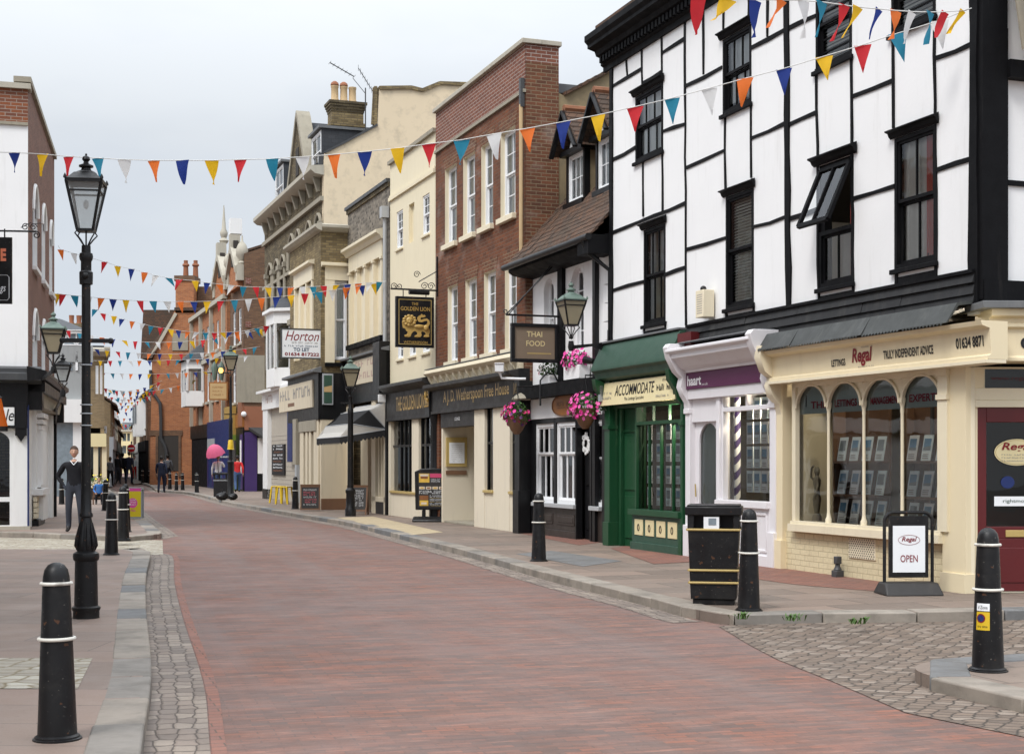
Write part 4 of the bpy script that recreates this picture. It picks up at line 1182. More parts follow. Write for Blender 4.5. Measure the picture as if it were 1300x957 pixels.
for zi in range(4):
 for k in range(4):
  put_card(wl + (wr - wl) * (.36 + .145 * k), .12, wzb + .12 + zi * .36, 'property sheet hanging inside the white shop window', 'sheets in the white shop window', 1.0, 0)
 put_card(wl + (wr - wl) * .94, .12, wzb + .12 + zi * .36, 'property sheet hanging inside the white shop window', 'sheets in the white shop window', 1.0, 0)
for zi in range(4):
 for k in range(5):
  put_card(wx0 + (wx1 - wx0) * (.12 + .2 * k), .1, wz0 + .05 + zi * .37, 'property sheet hanging inside the green shop window', 'sheets in the green shop window', .95, 0)
fgx = U(1037, 640, .25)[0]
fg = MB()
pr_ = [(.07, 0), (.06, .06), (.035, .1), (.05, .22), (.06, .3), (.045, .36), (.035, .42), (.05, .5), (.055, .56), (.03, .6), (.022, .62), (.04, .66), (.042, .7), (.02, .74)]
fg.lathe(pr_, M['stone_pale'], (fgx, .25, zsill + .04), 12)
fg.tube([(fgx - .05, .25, zsill + .58), (fgx - .1, .22, zsill + .64), (fgx - .06, .2, zsill + .76), (fgx, .2, zsill + .8)], .016, M['stone_pale'], 7)
fg.tube([(fgx + .04, .24, zsill + .58), (fgx + .09, .2, zsill + .5), (fgx + .07, .18, zsill + .4)], .016, M['stone_pale'], 7)
tag(fg.build('carved_statuette', loc=F1.o, rz=F1.rot), 'pale carved statuette standing in the leftmost arched bay of the cream window', 'statuette')
q = U(1075, 726)
ob = MB(); ob.box(-.06, .06, -.06, .06, 0, .09, M['iron_grey']); ob.lathe([(.06, .09), (.035, .14), (.035, .17)], M['iron_grey'], n=10); ob.box(-.04, .04, -.04, .04, .17, .27, M['iron_grey'])
p = F1.pt(q[0], -.14, 0)
tag(ob.build('pipe_cover', bevel=.01, loc=p, rz=F1.rot), 'small grey cast pipe cover standing against the cream painted brick', 'pipe cover')
bx0, bz1 = U(896, 370); bx1, bz0 = U(912, 402)
bb = MB(); bb.box(-.13, .13, -.22, -.03, 0, .42, M['cream_trim'])
for k in range(9): bb.box(-.09, .09, -.224, -.2, .06 + k * .035, .075 + k * .035, M['grey_letter'])
bb.ball((-.06, -.12, .45), .05, .05, .05, M['black_gloss'])
tag(bb.build('alarm_box', bevel=.012, loc=F1.pt((bx0 + bx1) / 2, 0, bz0), rz=F1.rot), 'pale louvred alarm box on the white wall below the middle windows', 'alarm box')
bulb = NT('spot_bulb'); bulb.t.nodes.remove(bulb.b); em = bulb.n('ShaderNodeEmission'); em.inputs[0].default_value = (1, .78, .45, 1); em.inputs[1].default_value = 9; bulb.l(em.outputs[0], bulb.out.inputs[0])
def spot(x, y, z, power, label):
 mb = MB(); mb.ball((0, 0, 0), .022, .022, .022, bulb.mat, 8, 5); mb.lathe([(.03, .0), (.035, .05), (.012, .1), (.012, .3)], M['black_paint'], n=8)
 tag(mb.build('spot_lamp', loc=F1.pt(x, y, z), rz=F1.rot), label, 'lamp', 'spot lamps inside the shop windows')
 l = bpy.data.lights.new('spot_light', 'POINT'); l.energy = power; l.color = (1, .86, .66); l.shadow_soft_size = .05
 o = bpy.data.objects.new('spot_light', l); COL.objects.link(o); o.location = F1.pt(x, y - .05, z - .06)
for f in (.42, .86): spot(ax0 + (ax1 - ax0) * f, .1, bz0 - .02, 55, 'small warm spot lamp hanging inside the cream arched window')
spot(wx0 + (wx1 - wx0) * .85, .3, wzt + .12, 45, 'small warm spot lamp glowing in the green shop transom')
spot(wl + (wr - wl) * .6, .3, wtt - .02, 40, 'small warm spot lamp added to brighten the white shop window')  # added lamp to brighten the hanging sheets; no bulb known in this window
def bl(u, inset=0.0):
 y = 11.138 / ((u - CXP) / FPX + .3647)
 p = Vector(((u - CXP) / FPX * y, y))
 return p
def line_px(ul, ur, inset=0.0):
 a, b = bl(ul), bl(ur)
 l = Line((a.x, a.y), (b.x, b.y))
 if inset:
  l = l.sub(0, inset); l.L = (b - a).length
 else: l.L = (b - a).length
 return l
# white pub annexe with tiled roof and dormers
F2 = line_px(667, 775, .16)
U = F2.uv; L = F2.L
B = house('cottage_pub', 'low white rendered pub with mossy tiled roof, two dormers and black ground floor', F2)
WP = M['white_plaster']; BK = M['black_paint']
ez = U(670, 346, -.35)[1]            # underside of the gutter
wz0, wz1 = U(700, 495)[1], ez
aw = [F2.rc(690.5, 356, 703, 452), F2.rc(725, 342, 741, 446)]
az0 = min(aw[0][2], aw[1][2])
aw = [(a, b, az0, d) for a, b, c, d in aw]
mb = MB()
wall(mb, .02, L - .02, wz0, wz1, aw, WP, dep=.2)
for a, b, c, d in aw:
 spandrel(mb, a, b, d, (b - a) / 2, -.004, .2, WP)
mb.build('wall', B)
mb = MB(); shell(mb, L, 6, ez + .1, WP, M['room_dark'], z0=wz0)
mb.box(.02, .2, .1, 6, 0, wz0, M['room_dark']); mb.box(L - .2, L - .02, .1, 6, 0, wz0, M['room_dark']); mb.box(.2, L - .2, 3, 3.2, 0, wz0, M['room_wood']); mb.box(.2, L - .2, .2, 3, -.02, .02, M['shop_floor']); mb.box(.2, L - .2, .2, 6, wz0, wz0 + .1, M['room_dark'])
mb.build('inner_wall', B)
for a, b, c, d in aw:
 window(B, a, b, c, d, M['sash_white'], y=.16, cols=2, rows=2, g='old_glass', split=.5)
mb = MB()
px0, px1 = U(712, 400)[0], U(718, 400)[0]
mb.box(px0, px1, -.08, .02, wz0, ez, M['black_timber'])
mb.box(U(759, 420)[0] - .06, U(759, 420)[0] + .06, -.09, .02, .0, ez + .1, BK)
mb.box(.0, L - .3, -.32, .05, wz0 - .16, wz0 + .1, M['black_timber'])
mb.box(L - .22, L - .02, -.3, .05, wz0 - .2, wz0 + .25, M['black_timber'])
mb.build('jetty_beam', B)
mb = MB(); zz = wz0 + .1
k = 0
while zz < ez - .1:
 mb.box(L - .52, L - .14, -.075 - .012 * (k % 2), .0, zz, zz + .32, WP); zz += .34; k += 1
mb.build('quoin', B)
rr = random.Random(8)
ro = MB()
eave_y, eave_z = -.55, ez + .22
rid_y, rid_z = 1.45, ez + .22 + 2.0 * 1.12
nc = 19
for k in range(nc):
 t0, t1 = k / nc, (k + 1) / nc
 y0, y1 = eave_y + (rid_y - eave_y) * t0, eave_y + (rid_y - eave_y) * t1
 z0, z1 = eave_z + (rid_z - eave_z) * t0, eave_z + (rid_z - eave_z) * t1
 x = -.12
 ns = 11
 for q in range(ns):
  xa = -.12 + (L + .1) * q / ns; xb = -.12 + (L + .1) * (q + 1) / ns
  sag = -.05 * math.sin(PI * (q + .5) / ns) + rr.uniform(-.008, .008)
  ro.yz([(y0, z0 + .035 + sag), (y1 + .05, z1 + .035 + sag + .03), (y1 + .05, z1 + sag - .0), (y0, z0 + sag)], xa, xb, M['tile'])
ro.box(-.1, L - .02, rid_y - .12, rid_y + .12, rid_z - .02, rid_z + .1, M['ridge_tile'])
ro.prism([(-.1, rid_y, rid_z), (L - .02, rid_y, rid_z), (L - .02, 6.2, ez), (-.1, 6.2, ez)], (0, 0, .06), M['tile'])
roof = ro.build('roof', B)
mb = MB()
mb.yz([(-.5, ez + .18), (-.5, ez + .08), (-.42, ez + .02), (.0, ez - .06), (.0, ez + .3)], -.1, L - .02, M['black_timber'])
mb.tube([(-.12, -.6, ez + .17), (L + .02, -.6, ez + .17)], .065, BK, 10)
mb.tube([(L - .22, -.6, ez + .14), (L - .22, -.55, ez - .05), (L - .06, -.14, ez - .42), (L - .06, -.13, .05)], .045, BK, 8)
mb.box(L - .5, L - .0, -.6, .02, ez - .12, ez + .22, M['black_timber'])
mb.build('eaves_gutter', B)
for (ul, ur, vt, vb, nm) in ((722, 745, 203, 268, 0), (759.5, 775.5, 176, 244, 1)):
 yd = .55
 a, z1 = U(ul, vt, yd); b, z0 = U(ur, vb, yd)
 if nm: b = a + 1.0;
 t = (yd - eave_y) / (rid_y - eave_y); z0 = eave_z + (rid_z - eave_z) * t
 z1 = z0 + .9; b = min(b, a + .82)
 dm = MB()
 m_ = (a + b) / 2
 dep = 2.2
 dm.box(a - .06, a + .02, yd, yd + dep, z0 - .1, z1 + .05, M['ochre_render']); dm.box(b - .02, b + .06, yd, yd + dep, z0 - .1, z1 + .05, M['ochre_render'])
 dm.box(a - .07, a + .0, yd - .03, yd + .1, z0 - .05, z1 + .06, BK); dm.box(b, b + .07, yd - .03, yd + .1, z0 - .05, z1 + .06, BK)
 dm.box(a - .1, b + .1, yd - .1, yd + .1, z0 - .12, z0 - .02, BK)
 dm.box(a - .16, b + .16, yd - .14, yd + .1, z1 + .06, z1 + .16, BK)
 gh = (b - a) * .72
 dm.xz([(a - .02, z1 + .16), (b + .02, z1 + .16), (m_, z1 + .16 + gh)], yd, yd + .1, WP)
 o = dm.build('dormer', B)
 window(o, a + .0, b - .0, z0 - .02, z1 + .06, M['sash_white'], y=yd + .05, fw=.05, cols=3, rows=2, bw=.016, g='old_glass', single=True, back=[('net', 0, 1, 0, 1)])
 rf = MB()
 for sg in (-1, 1):
  n_ = 7
  for k in range(n_):
   f0, f1 = k / n_, (k + 1) / n_
   e0 = m_ + sg * ((b - a) / 2 + .26) * (1 - f0); e1 = m_ + sg * ((b - a) / 2 + .26) * (1 - f1)
   h0_ = z1 + .1 + (gh + .22) * f0; h1_ = z1 + .1 + (gh + .22) * f1
   rf.prism([(e0, yd - .28, h0_), (e1, yd - .28, h1_), (e1, yd - .28, h1_ + .05), (e0, yd - .28, h0_ + .07)], (0, 2.6, 0), M['tile'])
 rf.tube([(m_, yd - .28, z1 + .36 + gh), (m_, yd + 2.2, z1 + .36 + gh)], .085, M['ridge_tile'], 8)
 for sg in (-1, 1):
  rf.bar((m_ + sg * ((b - a) / 2 + .24), yd - .3, z1 + .06), (m_, yd - .3, z1 + .3 + gh), .05, BK, .1, up=(0, -1, 0))
 rf.build('dormer_roof', o)
g = MB()
fz0, fz1 = U(674, 533)[1], wz0 - .16
dzt = fz0
g.box(.02, L - .45, -.05, .05, fz0, fz1, WP)
wl = [(681.5, 705, 538.6, 638.5), (708, 733.5, 533, 638)]
sl = []
for (a, b, c, d) in wl:
 x0, x1, z0, z1 = F2.rc(a, c, b, d); sl.append((x0, x1))
zw0, zw1 = U(705, 638.5)[1], fz0 - .1
xr0, xr1 = U(754, 600)[0], U(767, 600)[0]
xd0, xd1 = U(735, 600)[0], U(752, 600)[0]
bk = BK
def gap(x0, x1, z0, z1, y0=-.04, y1=.08, m=bk): g.box(x0, x1, y0, y1, z0, z1, m)
gap(.02, sl[0][0], 0, fz0); gap(sl[0][1], sl[1][0], zw0, fz0); gap(sl[1][1], xd0, 0, fz0, -.06)
gap(sl[0][0], sl[1][1], zw1, fz0); gap(xd1, xr0, 0, fz0, -.06); gap(xr0, xr1, zw1, fz0); gap(xr1, L - .02, 0, fz0 + .1, -.05)
gap(xd0, xd1, 2.15, fz0, -.05)
pm = M['charcoal'] if False else M['room_wood']
DP = paint('dark_panel', (.035, .026, .022), .45, .15, 4, .25, (.08, .07, .06), .1)
gap(sl[0][0], sl[1][1], .0, zw0 - .08, -.03, .08, DP); gap(xr0, xr1, 0, zw0 - .08, -.03, .08, DP)
g.box(sl[0][0] - .04, sl[1][1] + .04, -.12, .05, zw0 - .08, zw0, M['grey_pipe']); g.box(xr0, xr1, -.12, .05, zw0 - .08, zw0, M['grey_pipe'])
for (a, b) in ((sl[0][0] + .08, sl[0][1] - .05), (sl[1][0] + .05, sl[1][1] - .08)):
 g.box(a, b, -.045, -.02, .25, zw0 - .2, DP); g.box(a + .05, b - .05, -.055, -.04, .3, zw0 - .25, DP)
g.box(sl[0][0], sl[1][1], -.06, .08, 0, .14, DP)
front = g.build('shopfront', B, bevel=.006)
front['label'] = 'black pub front with white sash windows'
for (x0, x1) in sl:
 window(B, x0, x1, zw0, zw1, M['sash_white'], y=.04, fw=.07, cols=3, rows=1, bw=.06, g='glass', split=.62)
window(B, xr0, xr1, zw0, zw1, M['sash_white'], y=.04, fw=.07, cols=1, rows=1, g='glass', split=.55)
db = MB(); db.box(xd0, xd1, .12, .17, 0, 2.15, bk); db.box(xd0 + .1, xd1 - .1, .1, .12, .2, .95, bk); db.box(xd0 + .1, xd1 - .1, .1, .12, 1.05, 1.95, bk)
dd = db.build('door', B, bevel=.008)
wr = MB()
rr = random.Random(4); wc = U(744, 563, .08)
for k in range(90):
 a = rr.uniform(0, 2 * PI); r_ = .15 + rr.uniform(-.05, .05)
 wr.ball((wc[0] + r_ * math.cos(a), .08, wc[1] + r_ * math.sin(a)), .03, .02, .03, M['white_paint'], 6, 4)
tag(wr.build('door_wreath', loc=F2.o, rz=F2.rot), 'white wreath on the black door of the white pub', 'wreath')
ov = MB(); c0 = U(716, 514, -.1)
n_ = 30
ow, oh = .62, .21
pts = []
for k in range(n_):
 a = 2 * PI * k / n_
 pts.append((ow * math.copysign(abs(math.cos(a)) ** 1.15, math.cos(a)), oh * math.copysign(abs(math.sin(a)) ** .8, math.sin(a))))
ov.xz(pts, -.0, .04, M['wood_sign'])
for k in range(n_):
 p, q = pts[k], pts[(k + 1) % n_]
 ov.bar((p[0], 0, p[1]), (q[0], 0, q[1]), .025, M['room_wood'])
ov.scribble(-.36, .4, -.02, .075, -.006, M['room_wood'], 8, rr)
ov.face([(-.34, -.005, -.06), (.4, -.005, -.06), (.4, -.005, -.045), (-.34, -.005, -.045)], M['room_wood'])
tag(ov.build('oval_board', loc=F2.pt(c0[0], -.1, c0[1]), rz=F2.rot), 'oval varnished wooden name board on the white fascia of the low pub', 'sign')
# red brick pub
F3 = line_px(553.2, 667.2)
U = F3.uv; L = F3.L
B = house('brick_pub', 'three storey dark red brick pub with cream window reveals and charcoal ground floor', F3)
SW = M['sash_white']; CRV = M['cream_render']
H3 = 10.25
zb3 = U(555, 470)[1]      # top of the cornice over the pub front
w2 = [(565, 217, 580, 307), (588, 204, 603.2, 295.6), (611, 185, 626, 283), (635.5, 168, 654.3, 269)]
w1 = [(568.5, 366, 581, 458), (591, 356.5, 605.3, 452), (614.5, 347, 629.4, 447), (641, 336, 656, 441)]
R2_ = [F3.rc(*q) for q in w2]; R1_ = [F3.rc(*q) for q in w1]
def level(rs_):
 z0 = sum(r[2] for r in rs_) / len(rs_); z1 = sum(r[3] for r in rs_) / len(rs_)
 return [(r[0], r[1], z0, z1) for r in rs_]
R2_, R1_ = level(R2_), level(R1_)
zstr = sum(U(u, v)[1] for u, v in ((553, 193), (662, 119))) / 2
mb = MB()
wall(mb, .004, L, zb3, zstr, R2_ + R1_, M['brick_pub'], dep=.2, mr=M['cream_trim'])
wall(mb, .004, L, zstr, H3, [], M['brick_fresh'])
mb.build('wall', B)
for r in R2_ + R1_:
 a, b, c, d = r
 mb = MB(); mb.xz([(a - .03, d), (b + .03, d), (b + .13, d + .28), (a - .13, d + .28)], -.006, .0, M['brick_side']); mb.build('window_arch', B)
mb = MB()
mb.box(0, L, -.05, .01, zstr - .05, zstr + .02, M['stone'])
mb.build('string_course', B)
for r in R2_ + R1_:
 window(B, *r, SW, y=.15, fw=.05, cols=2, rows=2, g='old_glass', sill=(M['cream_trim'], .1, .12), back=[('net', 0, 1, 0, 1)])
sd = MB()
D3 = 7.0
sd.box(L - .25, L - .003, .012, .75, zb3 - .6, zstr + .6, M['brick_side']); sd.box(L - .25, L - .003, .012, .15, 0, zb3 - .6, M['black_paint']); sd.box(L - .25, L - .003, .012, .75, zstr + .6, H3, M['brick_fresh'])
sd.box(.004, .25, .012, D3, 0, H3, M['brick_pub']); sd.box(.25, L - .25, D3 - .25, D3, 0, H3 - 1, M['brick_pub'])
sd.box(.25, L - .25, .25, D3 - .25, H3 - .9, H3 - .7, M['lead']); sd.box(.25, L - .25, .25, D3 - .25, zb3 - .2, zb3 - .05, M['room_dark'])
sd.build('side_wall', B)
sd = MB()
zq = U(707, 118, 0)[1]
c3 = F3.pt(L - .02, 0, 0); W3 = Line((c3.x, c3.y), (c3.x + F3.i.x, c3.y + F3.i.y))
fp = [W3.uv(*q) for q in ((707, 118), (716, 122), (742, 104), (776, 86), (800, 78))]
fp[0] = (.755, fp[0][1])
pts = [(L - .02, .755, 2.5)] + [(L - .02, x, z) for x, z in fp] + [(L - .02, 4.2, fp[-1][1]), (L - .02, 4.2, 2.5)]
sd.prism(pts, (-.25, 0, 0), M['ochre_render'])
sd.build('rendered_flank', B)
sd = MB()
for k in range(9):
 (ya, za), (yb, zb_) = fp[1], fp[4]
 y0, y1 = ya + (yb - ya) * k / 9, ya + (yb - ya) * (k + 1) / 9
 z0, z1 = za + (zb_ - za) * k / 9, za + (zb_ - za) * (k + 1) / 9
 sd.prism([(L + .05, y0, z0 + .0), (L + .05, y1, z1 + .0), (L + .05, y1, z1 + .05), (L + .05, y0, z0 + .08)], (-3, 0, 0), M['tile'])
sd.build('rear_roof', B)
mb = MB()
mb.box(-.0, L + .05, -.09, .35, H3, H3 + .1, M['stone_pale']); mb.box(L - .35, L + .05, .35, .8, H3, H3 + .1, M['stone_pale'])
mb.build('coping', B, bevel=.01)
mb = MB();
mb.box(L - .13, L - .03, -.1, -.01, zstr - .35, zstr + .25, M['iron_grey'])
mb.tube([(L - .08, -.07, zstr - .3), (L - .08, -.07, 5.8)], .045, M['pot_buff'], 8);
mb.build('drainpipe', B)
mb = MB()
mb.yz([(.0, zb3 + .0), (-.28, zb3 - .02), (-.3, zb3 - .1), (-.22, zb3 - .16), (-.14, zb3 - .2), (-.12, zb3 - .34), (0, zb3 - .34)], -.1, L - .12, M['cream_trim'])
nb = 13
for k in range(nb):
 x = .05 + (L - .4) * k / (nb - 1)
 mb.yz([(-.1, zb3 - .17), (-.24, zb3 - .17), (-.2, zb3 - .27), (-.13, zb3 - .38), (-.1, zb3 - .38)], x, x + .09, M['cream_trim'])
mb.yz([(0, zb3 + .08), (-.27, zb3 + .02), (-.27, zb3 + .005), (0, zb3 + .005)], -.1, L - .12, M['lead'])
mb.build('cornice', B)
CH_ = M['charcoal']; CR = M['cream_pub']
g = MB()
ff0 = U(600, 520, -.1)[1]; ff1 = zb3 - .34
ff0 = sum(U(u, v, -.1)[1] for u, v in ((558, 526.5), (653, 513))) / 2
g.box(.0, L - .02, -.1, .1, ff0, ff1, CH_)
g.yz([(-.1, ff1), (-.34, ff1 - .05), (-.34, ff1 - .13), (-.26, ff1 - .17), (-.1, ff1 - .2)], -.02, L - .02, CH_)
g.box(-.02, L - .02, -.13, .1, ff0, ff0 + .07, CH_)
u2s = lambda u: U(u, 600)[0]
zsill = U(617, 625)[1]
g.box(u2s(604), u2s(617), -.04, .2, 0, ff0, CR); g.box(u2s(628), u2s(649), -.04, .2, 0, ff0, CR)
g.box(u2s(617), u2s(628), -.03, .2, 0, zsill, CR); g.box(u2s(649), L - .2, -.03, .2, 0, zsill, CR)
g.box(u2s(616.5), u2s(628.5), -.08, .1, zsill, zsill + .06, M['brass']); g.box(u2s(649), L - .2, -.08, .1, zsill, zsill + .06, M['brass'])
g.box(L - .3, L - .0, -.14, .1, 0, ff1, BK); g.box(L - .33, L + .02, -.17, .1, 0, .9, BK)
xc0, xc1 = u2s(546), u2s(559)
g.lathe([(.17, 0), (.17, .3), (.12, .36), (.11, 1.2), (.13, 1.25), (.11, 1.3), (.105, ff0 - .3), (.14, ff0 - .2), (.16, ff0)], BK, ((xc0 + xc1) / 2, .02, 0), 18)
xe0, xe1 = u2s(563), u2s(604)
g.box(xe0 - .1, xe0, -.02, 2.6, 0, ff0, CR); g.box(xe0, L - .3, 2.5, 2.6, 0, ff0, M['room_dark']); g.box(xe1 - .0, xe1 + .1, .0, 2.5, 0, ff0, CR)
g.box(xe0 - .1, xe1, -.04, .3, ff0 - .35, ff0, CH_); g.box(xe0, xe1, .02, 2.5, 0, .05, M['stone']); g.box(xe0, xe1, .3, 2.5, ff0 - .1, ff0, CR)
pubf = g.build('pub_front', B, bevel=.006)
for (a, b) in ((u2s(617), u2s(628)), (u2s(649), L - .3)):
 g = MB(); g.face([(a, .06, zsill + .06), (b, .06, zsill + .06), (b, .06, ff0), (a, .06, ff0)], M['glass'])
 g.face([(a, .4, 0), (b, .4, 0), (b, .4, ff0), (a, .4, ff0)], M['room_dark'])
 g.build('pane', pubf)
for (a, b) in ((u2s(617), u2s(628)), (u2s(649), L - .3)):
 g = MB(); zm = (zsill + ff0) / 2 + .15
 g.box(a, b, .03, .09, zm, zm + .05, BK); g.box(a, a + .05, .03, .09, zsill, ff0, BK); g.box(b - .05, b, .03, .09, zsill, ff0, BK)
 g.box(a + .05, a + .12, .12, .14, zm, ff0, M['curtain_white']); g.box(b - .16, b - .06, .12, .14, zm, ff0, M['curtain_white'])
 g.build('window_frame', pubf)
fb = MB()
a, b = U(563, 510, -.1)[0], U(646.5, 495, -.1)[0]
zc = (ff0 + ff1) / 2 - .05
fb.text('A J. D. Wetherspoon Free House', a, b, zc - .16, zc + .2, -.106, M['gold'], bold=.012)
a = U(655.5, 500, -.1)[0]
fb.build('fascia_lettering', B); fb = MB(); fb.text('IW', a - .06, a + .16, zc - .1, zc + .14, -.146, M['gold']); fb.build('post_emblem', B)
mc = MB()
cw = F3.pt(xe0, 0, 0); WM = Line((cw.x, cw.y), (cw.x + F3.i.x, cw.y + F3.i.y)); ma, mz1 = WM.uv(566, 555); mb_, mz0 = WM.uv(592, 592)
mc.box(ma, mb_, -.06, 0, mz0, mz1, M['brass']); mc.box(ma + .07, mb_ - .07, -.07, -.05, mz0 + .08, mz1 - .13, M['paper'])
for k in range(9): mc.scribble(ma + .13, mb_ - .12, mz0 + .12 + k * .05, mz0 + .135 + k * .05, -.074, M['grey_letter'], 9, rr)
tag(mc.build('menu_case', loc=WM.o, rz=WM.rot), 'brass framed menu case on the cream wall of the pub entrance', 'menu case')
mc = MB(); mc.box(ma, mb_, -.03, 0, mz0 - .2, mz0 - .1, M['room_wood']); tag(mc.build('wall_plaque', loc=WM.o, rz=WM.rot), 'narrow dark plaque below the brass menu case', 'plaque')
sb = MB(); a = (xe0 + xe1) / 2; sb.text('LOUNGE', a - .2, a + .2, ff0 - .2, ff0 - .12, -.046, M['sash_white']); sb.build('entrance_lettering', B)
# cream rendered house over the left half of the pub
F4 = line_px(495.3, 553.0)
U = F4.uv; L = F4.L
B = house('cream_house', 'narrow cream rendered house between the dark brick pub and the flint house', F4)
H4 = sum(U(u, v)[1] for u, v in ((494.5, 216), (552, 163))) / 2
ws = [F4.rc(536.5, 248, 545.3, 293), F4.rc(503.5, 272, 511.5, 316)]
zz0 = (ws[0][2] + ws[1][2]) / 2; zz1 = (ws[0][3] + ws[1][3]) / 2
ws = [(w_[0], w_[1], zz0, zz1) for w_ in ws]
lo = [F4.rc(504.5, 424, 512, 455), F4.rc(519.5, 420, 528, 451), F4.rc(536, 412, 545.5, 446)]
z0_ = sum(w_[2] for w_ in lo) / 3; lo = [(w_[0], w_[1], z0_, z0_ + 1.05) for w_ in lo]
zb4 = U(500, 487)[1]
mb = MB();
blank = F4.rc(519, 258, 526, 309); blank = (blank[0], blank[1], zz0, zz1)
wall(mb, .004, L - .004, zb4, H4, ws + lo + [blank], M['cream_render'], dep=.1)
a, b, c, d = blank; mb.face([(a, .1, c), (b, .1, c), (b, .1, d), (a, .1, d)], M['cream_render'])
mb.build('wall', B)
mb = MB(); shell(mb, L, 7, H4, M['cream_render'], M['lead']); mb.box(.2, L - .2, .3, 6, zb4 - .1, zb4, M['room_dark']); mb.build('inner_wall', B)
mb = MB()
mb.box(-.02, L, -.08, .3, H4, H4 + .1, M['stone'])
mb.box(-.0, L, -.06, .0, H4 - 1.02, H4 - .92, M['cream_render']); mb.box(0, L, -.03, 0, H4 - .92, H4 - .86, M['cream_render'])
mb.build('coping', B)
for r in ws + lo: window(B, *r, SW, y=.07, fw=.045, cols=2, rows=2, g='old_glass', sill=(M['cream_render'], .05, .06))
g = MB()
ff0 = U(520, 537, -.1)[1]; ff1 = U(505, 506, -.1)[1]
ff0 = 2.62; ff1 = zb4 - .2
g.box(.0, L - .02, -.1, .1, ff0, ff1, CH_)
g.yz([(0, zb4 + .02), (-.34, zb4 - .06), (-.36, zb4 - .14), (-.2, zb4 - .24), (-.1, zb4 - .28)], -.02, L - .02, CH_)
g.box(0, L - .02, -.13, .1, ff0, ff0 + .07, CH_)
g.box(L - .42, L - .03, -.16, .1, ff0, zb4 - .1, BK)
u2s = lambda u: U(u, 600)[0]
zsill = U(510, 626)[1]
g.box(.0, .22, -.05, .2, 0, ff0, CR); g.box(u2s(525), u2s(533.5), -.05, .2, 0, ff0, CR); g.box(.22, L - .3, -.04, .2, 0, zsill, CR)
g.box(.22, L - .3, -.09, .1, zsill, zsill + .06, M['brass'])
pubf = g.build('pub_front', B, bevel=.006)
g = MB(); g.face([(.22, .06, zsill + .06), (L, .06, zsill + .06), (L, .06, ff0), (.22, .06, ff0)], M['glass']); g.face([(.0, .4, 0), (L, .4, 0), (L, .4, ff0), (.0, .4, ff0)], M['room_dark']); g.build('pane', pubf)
g = MB()
for u in (507.5, 513, 518.5, 524.5, 534, 540, 546): x = u2s(u); g.box(x - .03, x + .03, .02, .09, zsill + .06, ff0, BK)
g.box(.22, L, .025, .085, 1.9, 1.96, BK)
for u in (510, 521, 537): x = u2s(u); g.box(x, x + .12, .12, .14, 1.75, ff0, M['curtain_white'])
g.build('window_frame', pubf)
fb = MB(); a, b = U(503, 520, -.1)[0], U(539, 515, -.1)[0]; zc = (ff0 + ff1) / 2 + .02
fb.text('THE GOLDEN LION', a, b, zc - .19, zc + .2, -.106, M['gold'], bold=.012)
LION = [(.05, .42), (.03, .55), (.02, .68), (.06, .82), (.12, .90), (.2, .96), (.3, .98), (.4, .94), (.46, .86), (.48, .72), (.47, .60), (.56, .56), (.7, .58), (.8, .56), (.86, .60), (.90, .68), (.88, .76), (.80, .74), (.70, .69), (.6, .70), (.55, .78), (.54, .88), (.6, .97), (.66, 1.0), (.7, 1.06), (.74, 1.0), (.8, 1.02), (.84, .95), (.76, .9), (.68, .9), (.65, .84), (.68, .79), (.78, .84), (.88, .86), (.96, .78), (.98, .66), (.95, .55), (.90, .48), (.96, .4), (.98, .28), (.95, .16), (.96, .06), (.86, .02), (.76, .05), (.78, .12), (.84, .17), (.80, .26), (.70, .30), (.68, .22), (.70, .12), (.66, .04), (.54, .01), (.44, .04), (.46, .10), (.54, .14), (.54, .24), (.46, .30), (.40, .26), (.34, .16), (.32, .06), (.24, .01), (.12, .03), (.10, .10), (.18, .14), (.22, .24), (.16, .30), (.14, .38)]
def lion(mb_, x0, x1, z0, z1, y, m, dep=.03):
 pts = [(x0 + (x1 - x0) * p[0], z0 + (z1 - z0) * p[1] * .94) for p in LION]
 bm = bmesh.new(); vs = [bm.verts.new((p[0], y, p[1])) for p in pts]; f = bm.faces.new(vs)
 r = bmesh.ops.inset_region(bm, faces=[f], thickness=(x1 - x0) * .025, depth=dep)
 bmesh.ops.triangulate(bm, faces=bm.faces[:])
 bm.verts.index_update()
 mb_.add([v.co for v in bm.verts], [tuple(v.index for v in q.verts) for q in bm.faces], m, True)
 bm.free()
 sx, sz = (x1 - x0), (z1 - z0)
 cx, cz = x0 + .27 * sx, z0 + .70 * sz
 yy = y - dep
 for k in range(11):
  a = PI * .0 + 2 * PI * k / 11
  mb_.ball((cx + .19 * sx * math.cos(a), yy, cz + .19 * sz * math.sin(a)), .06 * sx, .02, .06 * sz, m, 8, 5)
 mb_.ball((cx, yy - .004, cz), .12 * sx, .035, .15 * sz, m, 10, 6)
 mb_.ball((cx + .01 * sx, yy - .03, cz - .06 * sz), .055 * sx, .02, .05 * sz, m, 8, 5)
 for s2 in (-1, 1): mb_.ball((cx + s2 * .045 * sx, yy - .036, cz + .03 * sz), .014 * sx, .008, .014 * sz, M['ink'], 6, 4)
 mb_.ball((cx + .01 * sx, yy - .05, cz - .035 * sz), .02 * sx, .008, .012 * sz, M['ink'], 6, 4)
 mb_.ball((x0 + .84 * sx, yy, z0 + .42 * sz), .09 * sx, .03, .12 * sz, m, 10, 6)
 mb_.ball((x0 + .6 * sx, yy, z0 + .47 * sz), .17 * sx, .025, .08 * sz, m, 10, 6)
 for (px_, pz_) in ((.18, .07), (.53, .07), (.86, .07)):
  for q in range(3): mb_.ball((x0 + (px_ - .05 + .05 * q) * sx, yy, z0 + pz_ * sz), .03 * sx, .02, .035 * sz, m, 6, 4)
